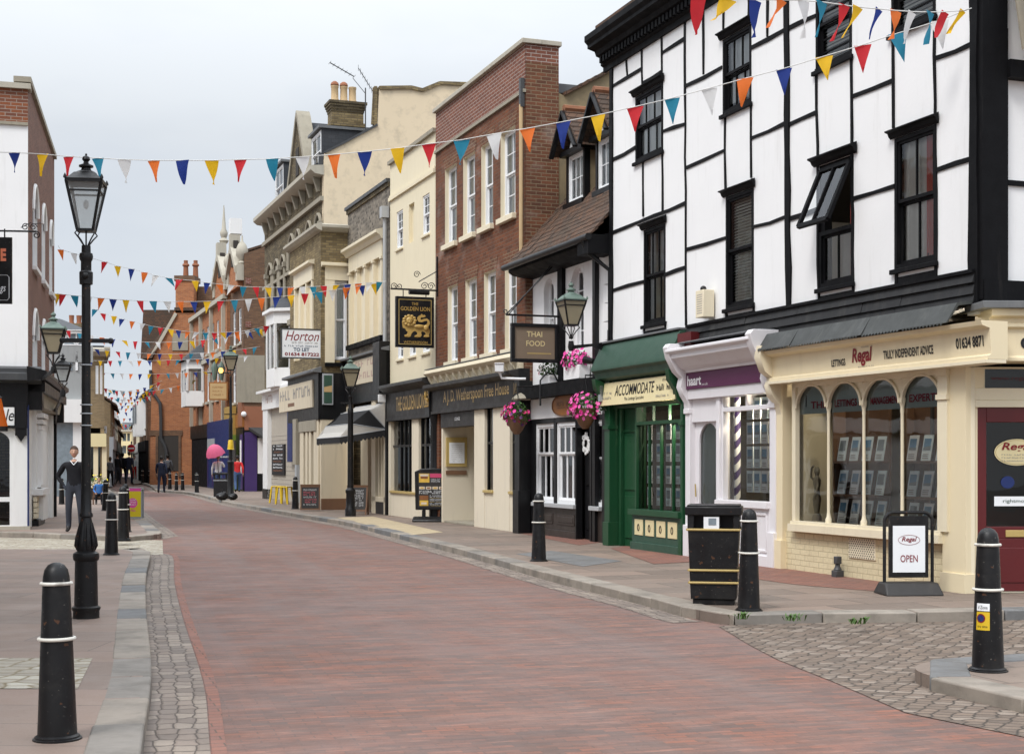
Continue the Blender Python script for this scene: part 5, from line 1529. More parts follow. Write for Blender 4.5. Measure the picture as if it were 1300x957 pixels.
fb.build('fascia_lettering', B); fb = MB(); a = L - .39
lion(fb, a, a + .34, zc - .2, zc + .25, -.17, M['gold'], .012)
fb.build('lion_emblem', B)
tag((lambda q: q)(MB().box(-.06, .06, -.2, 0, 0, .22, M['white_paint']).build('alarm_box', bevel=.01, loc=F4.pt(-.0, -.14, U(488, 512)[1]), rz=F4.rot)), 'small white alarm box on the pub end beside the striped awning', 'alarm box')
# flint house with the striped awning
F5 = line_px(441.5, 494.8)
U = F5.uv; L = F5.L
B = house('flint_house', 'grey flint and brick house with a blind cream window above the striped awning', F5)
H5 = (U(493, 236)[1] + U(443, 264)[1]) / 2
zf5 = U(470, 455)[1]
mb = MB(); bw = F5.rc(444.5, 330, 486.5, 432); bz0, bz1 = U(470, 431)[1], U(470, 312)[1]
wall(mb, .004, L - .004, zf5 - .2, H5, [(bw[0], bw[1], bz0, bz1)], M['brick_flint'], dep=.12, mr=M['cream_trim'])
mb.build('wall', B)
mb = MB(); shell(mb, L, 7, H5, M['brick_grime'], M['lead']); mb.box(.2, L - .2, .3, 6, zf5 - .3, zf5 - .2, M['room_dark']); mb.box(.2, L - .2, 3, 3.2, 0, zf5 - .3, M['room_wood']); mb.build('inner_wall', B)
mb = MB(); mb.box(-.05, L, -.1, .3, H5, H5 + .1, M['iron_grey']); mb.box(-.0, L, -.05, .0, H5 - .12, H5, M['brick_grime']); mb.build('coping', B)
mb = MB()
a, b = bw[0], bw[1]
mb.box(a, b, .08, .12, bz0, bz1, M['cream_trim'])
for k in range(5):
 x = a + (b - a) * k / 4
 x0_, x1_ = (x, x + .13) if k == 0 else ((x - .13, x) if k == 4 else (x - .07, x + .07))
 mb.box(x0_, x1_, -.05, .09, bz0, bz1 - .5, M['cream_trim'])
 mb.box(x0_ - .03, x1_ + .03, -.08, .09, bz1 - .58, bz1 - .5, M['cream_trim'])
mb.box(a - .02, b + .02, -.05, .1, bz1 - .5, bz1, M['cream_trim'])
mb.yz([(0, bz1 + .28), (-.26, bz1 + .22), (-.26, bz1 + .14), (-.16, bz1 + .08), (-.1, bz1 - .02), (0, bz1 - .02)], a - .18, b + .18, M['cream_trim'])
mb.box(a - .1, b + .1, -.12, .05, bz0 - .14, bz0, M['black_timber'])
mb.build('blind_window', B)
mb = MB(); x = L - .16
mb.box(x - .12, x + .12, -.22, -.01, H5 - 1.0, H5 - .68, M['grey_pipe']); mb.tube([(x, -.1, H5 - .95), (x, -.1, zf5)], .055, M['grey_pipe'], 8); mb.build('drainpipe', B)
g = MB()
fa0 = U(424, 494, -.12);
ffz0, ffz1 = U(470, 485, -.12)[1], U(470, 453, -.12)[1]
fs0, fs1 = U(441, 480, -.12)[0], U(481, 480, -.12)[0]
g.box(.0, L - .02, -.1, .1, ffz0 - .55, ffz1 + .1, BK)
g.box(fs0 + .02, fs1, -.15, -.09, ffz0, ffz1, M['pale_board'])
g.scribble(fs0 + .4, fs1 - .1, ffz0 + .5, ffz0 + .68, -.155, M['faded_pink'], 9, rr); g.scribble(fs0 + .7, fs1 - .3, ffz0 + .15, ffz0 + .33, -.155, M['faded_pink'], 6, rr)
g.box(L - .75, L - .02, -.3, .1, ffz0 - .4, ffz1 + .32, BK)
g.yz([(0, ffz1 + .2), (-.24, ffz1 + .14), (-.24, ffz1 + .08), (0, ffz1 + .06)], -.02, L, M['lead'])
for (u0, u1) in ((441.5, 445), (474, 479), (489.5, 493.5)):
 g.box(U(u0, 600)[0], U(u1, 600)[0], -.06, .1, 0, ffz0 - .5, M['pale_board'])
g.box(U(474, 600)[0], U(493, 600)[0], -.06, .15, .35, .5, M['pale_board']); g.box(U(474, 600)[0], U(493, 600)[0], -.05, .15, 0, .35, BK)
g.box(L - .16, L - .02, -.1, .1, 0, ffz0 - .4, BK)
for u in (482, 486): x = U(u, 600)[0]; g.box(x - .04, x + .04, -.04, .1, .5, 2.6, M['pale_board'])
sf = g.build('shopfront', B, bevel=.006)
g = MB(); g.face([(U(474, 600)[0], .05, .5), (L - .1, .05, .5), (L - .1, .05, 2.7), (U(474, 600)[0], .05, 2.7)], M['glass']); g.build('pane', sf)
g = MB(); g.box(U(455, 600)[0], U(466, 600)[0], .5, .55, 0, 2.4, M['room_wood']); g.box(U(446, 600)[0], U(455, 600)[0], .3, .55, 0, 2.6, M['pale_board']); g.build('door', B)
aw_ = MB()
ax0, ax1 = U(404, 540)[0], U(492, 545)[0]
ax0 = U(402, 553, -1.3)[0] - .34
zh = U(493, 545)[1]; zfr = U(440, 554, -1.3)[1]
Wt = M['curtain_white'];
AWW = cloth('awning_white', (.70, .68, .64)); AWB = cloth('awning_black', (.03, .03, .033))
rad = 1.32
hoops = [R(88), R(62), R(36), R(10)]
def hoop(an, r_=rad, ins=.42):
 k_ = hoops.index(an); dy, dz = ((-.03, .97), (-.5, .76), (-1.0, .37), (-1.3, 0.0))[k_]; dz += zfr - zh
 i_ = (.06, .12, .22, .34)[k_]
 return [(ax0, -.02, zh), (ax0 + i_, dy, zh + dz), (ax1 - i_, dy, zh + dz), (ax1, -.02, zh)]
hp = [hoop(a) for a in hoops]
stripe = [AWW, AWB, AWW]
for k in range(3):
 p, q = hp[k], hp[k + 1]
 for j in range(3):
  n_ = 10 if j == 1 else 6
  for t in range(n_):
   f0, f1 = t / n_, (t + 1) / n_
   l = lambda A, B_, f: tuple(A[i] + (B_[i] - A[i]) * f for i in range(3))
   P = [l(p[j], p[j + 1], f0), l(q[j], q[j + 1], f0), l(q[j], q[j + 1], f1), l(p[j], p[j + 1], f1)]
   sag = .03 * math.sin(PI * (f0 + f1) / 2)
   mid = [tuple((P[0][i] + P[1][i]) / 2 + (0 if i != 1 else .05) - (0 if i != 2 else .03) for i in range(3)), tuple((P[3][i] + P[2][i]) / 2 + (0 if i != 1 else .05) - (0 if i != 2 else .03) for i in range(3))]
   if j != 1: mid = [tuple((P[0][i] + P[1][i]) / 2 for i in range(3)), tuple((P[3][i] + P[2][i]) / 2 for i in range(3))]
   aw_.add([P[0], mid[0], mid[1], P[3]], [(0, 1, 2, 3)], stripe[k]); aw_.add([mid[0], P[1], P[2], mid[1]], [(0, 1, 2, 3)], stripe[k])
q = hp[3]
for j in range(3):
 A, B_ = Vector(q[j]), Vector(q[j + 1]); n_ = 30 if j == 1 else 12
 for t in range(n_):
  f0, f1 = t / n_, (t + 1) / n_
  a_, b_ = A + (B_ - A) * f0, A + (B_ - A) * f1
  dz = .16 if t % 2 else .2
  aw_.add([a_, b_, b_ - Vector((0, 0, .16)), (a_ + b_) / 2 - Vector((0, 0, .22)), a_ - Vector((0, 0, .16))], [(0, 4, 3, 2, 1)], AWB)
for h in hp:
 for A, B_ in zip(h, h[1:]): aw_.tube([A, B_], .014, M['galv'], 6)
o = aw_.build('awning', B); o['label'] = 'black and white striped hooped awning'
# yellow stock brick bay house
c = F5.pt(0.0, 0, 0)
e5 = F5.e; i5 = F5.i
p1 = c - Vector((i5.x, i5.y, 0)) * .86             # near corner of the projecting bay
F6 = Line((p1.x - e5.x * 4.9, p1.y - e5.y * 4.9), (p1.x, p1.y))
U = F6.uv; L = F6.L
B = house('stock_brick_house', 'yellow stock brick house with cream window surrounds behind the to let board', F6)
H6 = (U(366, 316)[1] + U(405, 292)[1]) / 2
zf6 = U(390, 478)[1]
wl6 = F6.rc(375.5, 362, 397.5, 455); wz6 = (U(386, 455)[1], U(386, 362)[1])
mb = MB()
wall(mb, .004, L, zf6, H6, [(wl6[0], wl6[1], wz6[0], wz6[1])], M['brick_stock'], dep=.12)
mb.build('wall', B)
FQ = Line((p1.x, p1.y), (p1.x + i5.x * 5, p1.y + i5.y * 5))
def intoB(mb_, line, root_line, b0=0):
 res = []
 for p in mb_.v[b0:]:
  q = line.pt(*p) - root_line.o; res.append((q.dot(root_line.e), q.dot(root_line.i), q.z))
 mb_.v[b0:] = res
QU = FQ.uv
qw = FQ.rc(424.5, 356, 441, 457);
mb = MB()
wall(mb, 0, 5, zf6, H6, [(qw[0], .84, qw[2], qw[3])], M['brick_stock'], dep=.15)
intoB(mb, FQ, F6); mb.build('wall', B)
mb = MB(); shell(mb, L - .25, 7, H6 - .02, M['brick_stock'], M['lead'], z0=zf6); mb.box(.2, L - .05, .1, 7, zf6 - .1, zf6, M['room_dark']); mb.build('inner_wall', B)
mb = MB()
mb.yz([(0, H6 + .12), (-.22, H6 + .06), (-.22, H6 - .02), (-.12, H6 - .1), (0, H6 - .14)], -.1, L + .2, M['stone_pale'])
b0 = len(mb.v); mb.yz([(0, H6 + .118), (-.22, H6 + .058), (-.22, H6 - .022), (-.12, H6 - .102), (0, H6 - .142)], .0, 4, M['stone_pale']); intoB(mb, FQ, F6, b0)
mb.build('cornice', B)
mb = MB(); a, b = wl6[0], wl6[1]; z0, z1 = wz6
mb.box(a, b, .06, .12, z0, z1, M['cream_trim'])
for k in range(4):
 x = a + (b - a) * k / 3; mb.box(x - .07, x + .07, -.05, .07, z0, z1, M['cream_trim'])
mb.box(a - .1, b + .1, -.06, .1, z1, z1 + .5, M['cream_trim']); mb.yz([(0, z1 + .64), (-.2, z1 + .6), (-.2, z1 + .52), (0, z1 + .48)], a - .22, b + .22, M['cream_trim'])
mb.build('blind_window', B)
mb = MB(); a, b = qw[0], .84; z0, z1 = qw[2], qw[3]
mb.box(a - .3, a, -.05, .1, z0 - .1, z1, M['cream_trim']); mb.box(a - .3, b + .02, -.06, .1, z1, z1 + .42, M['cream_trim']); mb.yz([(0, z1 + .56), (-.18, z1 + .52), (-.18, z1 + .44), (0, z1 + .4)], a - .42, b + .03, M['cream_trim'])
mb.box(a - .3, b, -.1, .1, z0 - .22, z0 - .1, M['black_timber'])
intoB(mb, FQ, F6); mb.build('window_surround', B)
e = thing('window', None, None); e.parent = None
bpy.data.objects.remove(e)
wo = window(B, a, b, z0, z1, SW, y=.1, fw=.06, cols=1, rows=1, g='old_glass', back=[('net', 0, 1, 0, 1)])
def swing(o, line, root_line):
 """re-seat a window built for one wall on another wall of the same house"""
 o.location = Vector(((line.o - root_line.o).dot(root_line.e), (line.o - root_line.o).dot(root_line.i), 0)); o.rotation_euler = (0, 0, line.rot - root_line.rot)
swing(wo, FQ, F6)
g = MB()
z0a, z1a = U(376, 508, -.1)[1], U(376, 476, -.1)[1]
z0a = zf6 - 1.05; z1a = zf6 - .18
s0, s1 = U(355.5, 500, -.1)[0], U(397.5, 490, -.1)[0]; s2 = U(406, 480, -.1)[0]
g.box(.0, L, -.08, .1, z0a - .4, zf6 + .02, BK)
g.box(s0, s1, -.13, -.07, z0a, z1a, M['pale_board']); g.scribble(s0 + .2, s1 - .25, z0a + .38, z0a + .72, -.136, M['grey_letter'], 11, rr); g.box(s0 + 1.6, s0 + 2.7, -.134, -.12, z0a + .14, z0a + .26, M['room_wood'])
b0 = len(g.v)
e0 = .0; e1 = FQ.uv(423, 480, -.12)[0]
g.box(.03, e1, -.14, -.05, z0a + .05, z1a + .15, M['galv']); g.box(.07, e1 - .04, -.15, -.13, z0a + .1, z1a + .1, M['green_canopy']); g.face([(.07, -.152, z0a + .45), (e1 - .04, -.152, z0a + .45), (e1 - .04, -.152, z0a + .66), (.07, -.152, z0a + .6)], M['pale_wood'])
g.box(-.02, 1.2, -.06, .1, z0a - .4, zf6, BK)
intoB(g, FQ, F6, b0)
g.yz([(0, zf6 + .2), (-.28, zf6 + .1), (-.28, zf6 + .02), (0, zf6)], -.05, L + .12, M['lead'])
for (u0, u1) in ((382.5, 387), (389.5, 392), (394, 396.5), (400, 406)):
 g.box(U(u0, 600)[0], U(u1, 600)[0], -.05, .12, 0, z0a - .4, M['pale_board'])
g.box(U(382.5, 600)[0], U(406, 600)[0], -.04, .12, 0, .7, M['pale_board'])
g.box(U(377, 560)[0], U(381, 560)[0], -.15, .1, 1.4, z0a - .3, M['stone']); g.box(U(382, 560)[0], U(404, 560)[0], -.08, .1, z0a - .75, z0a - .4, M['stone'])
b0 = len(g.v); g.box(0, .84, -.04, .1, 0, z0a - .4, M['pale_board']); g.box(.0, .8, -.08, 0, 0, .35, M['room_wood']); intoB(g, FQ, F6, b0)
sf = g.build('shopfront', B, bevel=.006)
g = MB(); g.face([(U(382, 600)[0], .06, .7), (L - .2, .06, .7), (L - .2, .06, z0a - .4), (U(382, 600)[0], .06, z0a - .4)], M['glass']); g.face([(.3, .8, 0), (L - .2, .8, 0), (L - .2, .8, 3), (.3, .8, 3)], M['room_wood']); g.build('pane', sf)
# tall Victorian house, cracked cream flank
q0 = bl(411); q1 = bl(336)
F7 = Line((q1.x, q1.y), (q0.x, q0.y))
U = F7.uv; L = F7.L
B = house('victorian_house', 'tall grimy Victorian brick house with cracked cream flank wall and slate attic', F7)
H7 = 11.3
mb = MB()
ups = []
for (u0, u1, vt, vb) in ((369, 374, 293, 312), (377.5, 382, 284, 306), (391, 396, 274, 298), (402.5, 408.5, 267, 291)):
 r = F7.rc(u0, vt, u1, vb); ups.append((r[0], r[1], 8.95, 9.85))
xs_l = [U(u, 330)[0] for u in (341, 347, 350, 355, 358, 363)]
low = [(xs_l[0], xs_l[1], 7.2, 9.3), (xs_l[2], xs_l[3], 7.2, 9.3), (xs_l[4], xs_l[5], 7.2, 9.3)]
wall(mb, .004, L - .004, 3.6, H7, ups + low, M['brick_grime'], dep=.25)
for r in ups + low: spandrel(mb, r[0], r[1], r[3], (r[1] - r[0]) / 2, -.0, .25, M['brick_grime'])
mb.build('wall', B)
mb = MB()
for r in ups + low:
 a, b, c, d = r
 for x in (a - .12, b + .12): mb.tube([(x, -.06, c - .3), (x, -.06, d - .4)], .075, M['stone'], 10); mb.box(x - .11, x + .11, -.16, 0, d - .4, d - .22, M['stone'])
 rim = [((a + b) / 2 - (b - a) * .62 * math.cos(PI * j / 10), -.05, d - (b - a) / 2 + (b - a) * .62 * math.sin(PI * j / 10)) for j in range(11)]
 mb.tube(rim, .06, M['stone'], 6)
mb.box(0, L, -.12, 0, 6.6, 6.8, M['stone']); mb.box(0, L, -.1, 0, 8.5, 8.62, M['stone']); mb.box(0, L, -.12, 0, 10.3, 10.45, M['stone'])
for k in range(9): x = L * (k + .5) / 9; mb.yz([(0, H7 - .1), (-.25, H7 - .1), (-.1, H7 - .6), (0, H7 - .6)], x - .08, x + .08, M['stone'])
mb.yz([(0, H7 + .2), (-.45, H7 + .16), (-.45, H7 + .02), (-.3, H7 - .1), (0, H7 - .14)], -.1, L + .02, M['stone_pale'])
mb.build('stone_dressing', B)
for r in ups + low: window(B, *r, SW, y=.2, cols=1, rows=1, g='old_glass')
FK = Line((q0.x, q0.y), (q0.x + F7.i.x, q0.y + F7.i.y))
ku = FK.uv
out_px = [(411, 216), (412, 195), (436, 183), (485.5, 157), (481.5, 155), (481.5, 118), (481.5, 114), (522, 113.5), (536, 117), (558, 108), (600, 109.5)]
pts = [ku(*p) for p in out_px]
pts = [(pts[0][0], 0.0)] + [pts[0], pts[1], pts[2], (ku(479, 160))] + pts[6:] + [(7.5, pts[-1][1]), (7.5, 0)]
mb = MB(); mb.xz(pts, -.0, .25, M['cracked_render']);
for (p, q) in zip(pts[4:-3], pts[5:-2]): mb.bar((p[0], .11, p[1] + .05), (q[0], .11, q[1] + .05), .36, M['brick_stock'], .12)
mb.box(pts[4][0] - .1, pts[4][0] - .0, -.02, .27, pts[4][1], pts[5][1] + .1, M['brick_stock'])
for (p, q) in zip(pts[1:4], pts[2:5]): mb.bar((p[0], .11, p[1] + .03), (q[0], .11, q[1] + .03), .34, M['iron_grey'], .07)
intoB(mb, FK, F7); mb.build('flank_wall', B)
mb = MB(); mb.box(.004, .25, .02, 7.5, 0, H7, M['brick_grime']); mb.box(.25, L - .26, 7.2, 7.5, 0, H7, M['brick_grime']); mb.box(.2, L - .26, .3, 7.2, 3.5, 3.6, M['room_dark']); mb.box(.2, L - .26, .3, 7.2, H7 - .2, H7, M['room_dark'])
mb.prism([(0, -.35, H7 + .1), (L - .26, -.35, H7 + .1), (L - .26, 4.2, H7 + 2.6), (0, 4.2, H7 + 2.6)], (0, 0, .1), M['slate']); mb.prism([(0, 4.2, H7 + 2.6), (L - .26, 4.2, H7 + 2.6), (L - .26, 7.5, H7 + .3), (0, 7.5, H7 + .3)], (0, 0, .1), M['slate'])
mb.build('roof', B)
def box_dormer(ul, ur, vt, vb, yd, dep, w_=1.5):
 b_, zb_ = U(ur, vb, yd); z1_ = U(ur, vt, yd)[1]; a_ = U(ul, vt, yd)[0]
 dm = MB()
 dm.box(a_ - .05, a_ + .06, yd + .02, yd + dep, H7 + .1, z1_, M['slate']); dm.box(b_ - .06, b_ + .05, yd + .02, yd + dep, H7 + .1, z1_, M['slate'])
 dm.box(a_ - .12, b_ + .12, yd - .1, yd + dep, z1_, z1_ + .09, M['lead'])
 o = dm.build('dormer', B)
 window(o, a_ + .03, b_ - .03, H7 + .22, z1_ - .05, SW, y=yd + .06, fw=.09, cols=2, rows=1, bw=.07, g='old_glass')
box_dormer(395, 407.5, 163, 219, .1, 4.2)
box_dormer(349, 359.5, 206, 259, .1, 3.0)
gb = MB(); ga, gz = U(366, 205, -.05); gbx = U(391, 200, -.05)[0]; gt = U(377, 149, -.05)[1]
m_ = (ga + gbx) / 2
gb.xz([(ga, H7 + .1), (gbx, H7 + .1), (gbx - .1, H7 + .5), (m_ + .14, gt), (m_ - .14, gt), (ga + .1, H7 + .5)], -.05, .3, M['brick_grime'])
for sg in (-1, 1):
 gb.bar((m_ + sg * ((gbx - ga) / 2 - .06), .12, H7 + .5), (m_ + sg * .1, .12, gt + .05), .5, M['stone'], .2, up=(0, 1, 0)) if False else gb.prism([(m_ + sg * ((gbx - ga) / 2 + .05), -.12, H7 + .35), (m_ + sg * .2, -.12, gt), (m_ + sg * 0, -.12, gt + .2), (m_ + sg * 0, -.12, gt), (m_ + sg * ((gbx - ga) / 2 - .2), -.12, H7 + .35)], (0, .5, 0), M['stone'])
gb.prism([(m_ - 1.1, .3, H7 + .5), (m_, .3, gt - .2), (m_ + 1.1, .3, H7 + .5)], (0, 3.2, 0), M['slate'])
gb.box(m_ - .25, m_ + .25, -.08, .1, H7 + .6, H7 + 1.6, M['room_dark'])
gb.build('stone_gable', B)
cz0 = H7 + 1.0
FC = 3.2
xa, zt = U(414, 126, FC); xb = U(463, 126, FC)[0]
kx = MB()
ca, cz1 = ku(418, 157);
kp0 = FK.pt(0, 0, 0)
c0, zt = ku(415, 127, 1.4); c1_, _ = ku(462, 127, 1.4); zb_ = ku(440, 165, 1.4)[1]
kx.box(c0 + .1, c1_ - .1, 1.05, 1.7, zb_ - 1.6, zt - .3, M['brick_stock']); kx.box(c0 + .05, c1_ - .05, 1.0, 1.75, zt - .95, zt - .82, M['brick_stock'])
for k in range(4): kx.box(c0 + .08 - .03 * k, c1_ - .08 + .03 * k, 1.03 - .03 * k, 1.72 + .03 * k, zt - .45 + .09 * k, zt - .36 + .09 * k, M['brick_grime'])
intoB(kx, FK, F7); ch = kx.build('chimney', B)
for (u, cap) in ((425, 1), (436.5, 1), (447.5, 0)):
 kx = MB(); x, z = ku(u, 110, 1.4)
 kx.lathe([(.15, zt - .1), (.15, zt + .02), (.13, zt + .05), (.125, zt + .42), (.14, zt + .45), (.14, zt + .5), (.1, zt + .5)], M['pot_buff'], (x, 1.4, 0), 14)
 if cap: kx.lathe([(.13, zt + .5), (.15, zt + .53), (.13, zt + .6), (.06, zt + .66), (.02, zt + .67)], M['terracotta'], (x, 1.4, 0), 14)
 intoB(kx, FK, F7); kx.build('chimney_pot', ch)
ae = MB(); x, z0 = ku(464, 158, .6); z1 = ku(464, 112, .6)[1]
ae.tube([(x, -.3, z0 - .6), (x, -.3, z1)], .022, M['iron_grey'], 6)
ae.tube([(x - .35, -.7, z1 + .55), (x + .35, -.1, z1 - .1)], .014, M['iron_grey'], 5)
for k in range(8):
 f = k / 7; px_, py_, pz_ = x - .35 + .7 * f, -.7 + .6 * f, z1 + .55 - .65 * f
 ae.tube([(px_ - .05, py_ - .2, pz_ - .16), (px_ + .05, py_ + .2, pz_ + .16)], .008, M['iron_grey'], 4)
ae.tube([(x - 1.25, -.3, z1 + .75), (x - .4, -.3, z1 + .35)], .02, M['iron_grey'], 5); ae.tube([(x - .45, -.3, z1 + .3), (x, -.3, z1 - .2)], .012, M['iron_grey'], 5)
for k in range(7):
 f = k / 6; px_, pz_ = x - 1.25 + .85 * f, z1 + .75 - .4 * f; ae.tube([(px_, -.5, pz_), (px_, -.1, pz_)], .008, M['iron_grey'], 4)
ae.v = [(x_, y_ + .9, z_) for (x_, y_, z_) in ae.v]; intoB(ae, FK, F7); tag(ae.build('roof_aerial', loc=F7.o, rz=F7.rot), 'television aerial on a mast beside the three potted chimney', 'aerial')
g = MB()
s0, s1 = U(343, 600)[0], U(381, 600)[0]
z0a, z1a = U(348, 518, -.1)[1], U(348, 497, -.1)[1]
g.box(.2, L - .2, -.02, .1, z1a, 3.7, BK)
g.box(s0 - 1.2, s1, -.12, .1, z0a, z1a, M['white_paint']); g.scribble(s0 - .3, s0 + 1.2, z0a + .25, z0a + .55, -.126, M['faded_pink'], 6, rr); g.yz([(0, z1a + .2), (-.35, z1a + .1), (-.35, z1a), (0, z1a)], s0 - 1.3, s1, M['white_paint'])
g.box(s0 - 1.2, s0 - .2, -.08, .1, 0, z0a, M['white_paint']); g.box(s0 - 1.2, s0 - .2, -.1, .1, 0, .4, BK)
g.box(s0 - .2, s1, .1, .2, 0, z0a, M['beige_clad'])
for k in range(14): z = .3 + k * .17; g.box(s0 - .2, s1, .09, .1, z, z + .008, M['grey_letter'])
g.box(U(368, 600)[0], U(374, 600)[0], -.1, .1, 1.5, z0a, M['blue_paint'])
g.box(U(376, 600)[0], U(378, 600)[0], -.05, .1, 0, z0a, M['galv'])
sf = g.build('shopfront', B, bevel=.006)
g = MB(); a, b = U(347, 600, .1)[0], U(363, 600, .1)[0]
z0, z1 = U(355, 603, .1)[1], U(355, 564, .1)[1]
g.box(a, b, .04, .09, z0, z1, M['ink'])
for k in range(9): g.scribble(a + .3, b - .3, z0 + .15 + k * (z1 - z0) / 10, z0 + .21 + k * (z1 - z0) / 10, .036, M['paper'] if k % 3 else M['orange_board'], 9, rr)
tag(g.build('menu_board', loc=F7.o, rz=F7.rot), 'tall black menu board on the white clad shop wall', 'board')
g = MB(); a, z1 = U(353, 403, -.0); b, z0 = U(369, 490, 0)
g.prism([(a, 0, z0), (a + .5, -.55, z0), (b - .4, -.55, z0), (b, 0, z0)], (0, 0, .7), M['white_paint']); g.prism([(a, 0, z1 - .45), (a + .5, -.56, z1 - .45), (b - .4, -.56, z1 - .45), (b, 0, z1 - .45)], (0, 0, .45), M['white_paint'])
for (x, y) in ((a + .05, -.03), (a + .5, -.52), (b - .4, -.52), (b - .05, -.03), ((a + b) / 2, -.52)): g.box(x - .08, x + .08, y - .03, y + .06, z0 + .7, z1 - .45, M['white_paint'])
g.prism([(a - .15, 0, z1), (a + .45, -.7, z1), (b - .35, -.7, z1), (b + .15, 0, z1)], (0, 0, .12), M['white_paint'])
g.add([(a - .1, 0, z1 + .12), (a + .45, -.65, z1 + .12), (b - .35, -.65, z1 + .12), (b + .1, 0, z1 + .12), ((a + b) / 2 - .4, 0, z1 + .7), ((a + b) / 2 + .4, 0, z1 + .7)], [(0, 1, 4), (1, 2, 5, 4), (2, 3, 5)], M['slate'])
o = g.build('oriel_window', B, bevel=.006)
g = MB(); g.face([(a + .5, -.5, z0 + .7), (b - .4, -.5, z0 + .7), (b - .4, -.5, z1 - .45), (a + .5, -.5, z1 - .45)], M['old_glass']); g.face([(b - .4, -.5, z0 + .7), (b - .03, 0, z0 + .7), (b - .03, 0, z1 - .45), (b - .4, -.5, z1 - .45)], M['old_glass']); g.build('pane', o)
# brown brick house beyond, side wall to the camera
q0 = Vector((-13.55, 72.0)); sd_ = Vector((-.342, .94))     # direction of the street beyond the bend
def far_line(p, length):
 a = p + sd_ * length
 return Line((a.x, a.y), (p.x, p.y))
F8 = far_line(q0, 4.6)
U = F8.uv; L = F8.L
B = house('brown_brick_house', 'brown brick house with plain end wall and orange boarded shop beyond the white shop', F8)
H8 = 1.5 + 190 / FPX * 72 + 0
H8 = 10.6
FK8 = Line((q0.x, q0.y), (q0.x + F8.i.x, q0.y + F8.i.y)); ku8 = FK8.uv
mb = MB()
zt = ku8(312, 322)[1]; za = ku8(336, 308)[1]
ws8 = [(.9, 1.9, 4.6, 6.6), (2.7, 3.7, 4.6, 6.6), (.9, 1.9, 7.6, 9.4), (2.7, 3.7, 7.6, 9.4)]
wall(mb, .004, L - .004, 3.8, zt, ws8, M['brick_brown'], dep=.15); mb.build('wall', B)
for r in ws8: window(B, *r, SW, y=.1, cols=2, rows=2, g='old_glass', sill=(M['stone_pale'], .08, .12))
mb = MB(); mb.xz([(0, 0), (6.5, 0), (6.5, zt + 1.0), (1.6, za), (.0, zt)], 0, .25, M['brick_brown'])
for k in range(4): mb.box(.06, .34, -.03, .0, 3.9 + k * 2.2, 4.2 + k * 2.2, M['brick_red'])
intoB(mb, FK8, F8)
mb.box(.004, .25, .02, 6.5, 0, zt, M['brick_brown']); mb.box(.25, L - .26, 6.2, 6.5, 0, zt, M['brick_brown']); mb.box(.2, L - .26, .3, 6.2, 3.7, 3.8, M['room_dark'])
mb.prism([(0, -.25, zt), (L - .26, -.25, zt), (L - .26, 1.7, za + .1), (0, 1.7, za + .1)], (0, 0, .12), M['tile']); mb.prism([(0, 1.7, za + .1), (L - .26, 1.7, za + .1), (L - .26, 6.5, zt + 1), (0, 6.5, zt + 1)], (0, 0, .12), M['slate'])
mb.build('end_wall', B)
g = MB()
g.box(0, L, -.1, .1, 3.25, 4.0, M['wood_sign']); g.box(0, L, -.06, .1, 0, 3.25, BK)
g.box(L - 1.3, L - .02, -.12, .12, 3.3, 4.6, M['orange_board'])
g.box(L - .9, L - .1, -.09, .1, .1, 2.9, M['violet_paint']); g.box(.2, 1.6, -.09, .1, .1, 2.9, M['violet_paint'])
g.box(L - .8, L - .35, -.1, .1, .9, 2.6, M['curtain_white'])
b0 = len(g.v)
g.box(.0, 1.35, -.1, .0, 3.1, 4.3, M['orange_board']); g.box(1.35, 4.5, -.09, 0, 3.1, 4.5, M['wood_sign']); g.box(0, 5, -.08, 0, 0, 3.1, BK)
g.box(.0, .62, -.12, 0, 0, 3.0, M['violet_paint']); g.box(.66, 1.0, -.11, 0, .9, 2.7, M['curtain_white'])
g.prism([(.2, -.1, 3.1), (3.2, -.1, 3.1), (3.2, -.9, 2.35), (1.6, -1.0, 2.1)], (0, 0, .14), M['charcoal'])
g.box(-.4, 3.4, -.06, .0, 4.5, 6.9, M['stone'])
g.ball((-.05, -.14, 3.9), .14, .14, .14, M['sash_white'], 10, 6)
intoB(g, FK8, F8, b0)
g.build('shopfront', B)
# ornate red brick gabled house
q9 = q0 + sd_ * 4.62
F9 = far_line(q9 - Vector((F8.i.x, F8.i.y)) * .15, 14.4)
U = F9.uv; L = F9.L
B = house('gabled_red_house', 'ornate red brick house with stone coped gables and ball finials', F9)
H9 = 10.4
w9 = []
for k in range(7):
 x = .7 + k * 1.95
 w9 += [(x, x + .95, 5.0, 7.0), (x, x + .95, 7.8, 9.4)]
mb = MB(); wall(mb, .004, L - .004, 3.7, H9, w9, M['brick_orange'], dep=.15); mb.build('wall', B)
for r in w9: window(B, *r, SW, y=.1, cols=1, rows=1, g='old_glass', sill=(M['stone_pale'], .1, .15))
mb = MB(); shell(mb, L, 7, H9, M['brick_orange'], M['slate']); mb.box(.2, L - .2, .3, 6, 3.6, 3.7, M['room_dark'])
mb.prism([(0, -.1, H9), (L, -.1, H9), (L, 3, H9 + 2.6), (0, 3, H9 + 2.6)], (0, 0, .12), M['tile']); mb.prism([(0, 3, H9 + 2.6), (L, 3, H9 + 2.6), (L, 7, H9 - .2), (0, 7, H9 - .2)], (0, 0, .12), M['tile'])
mb.build('roof', B)
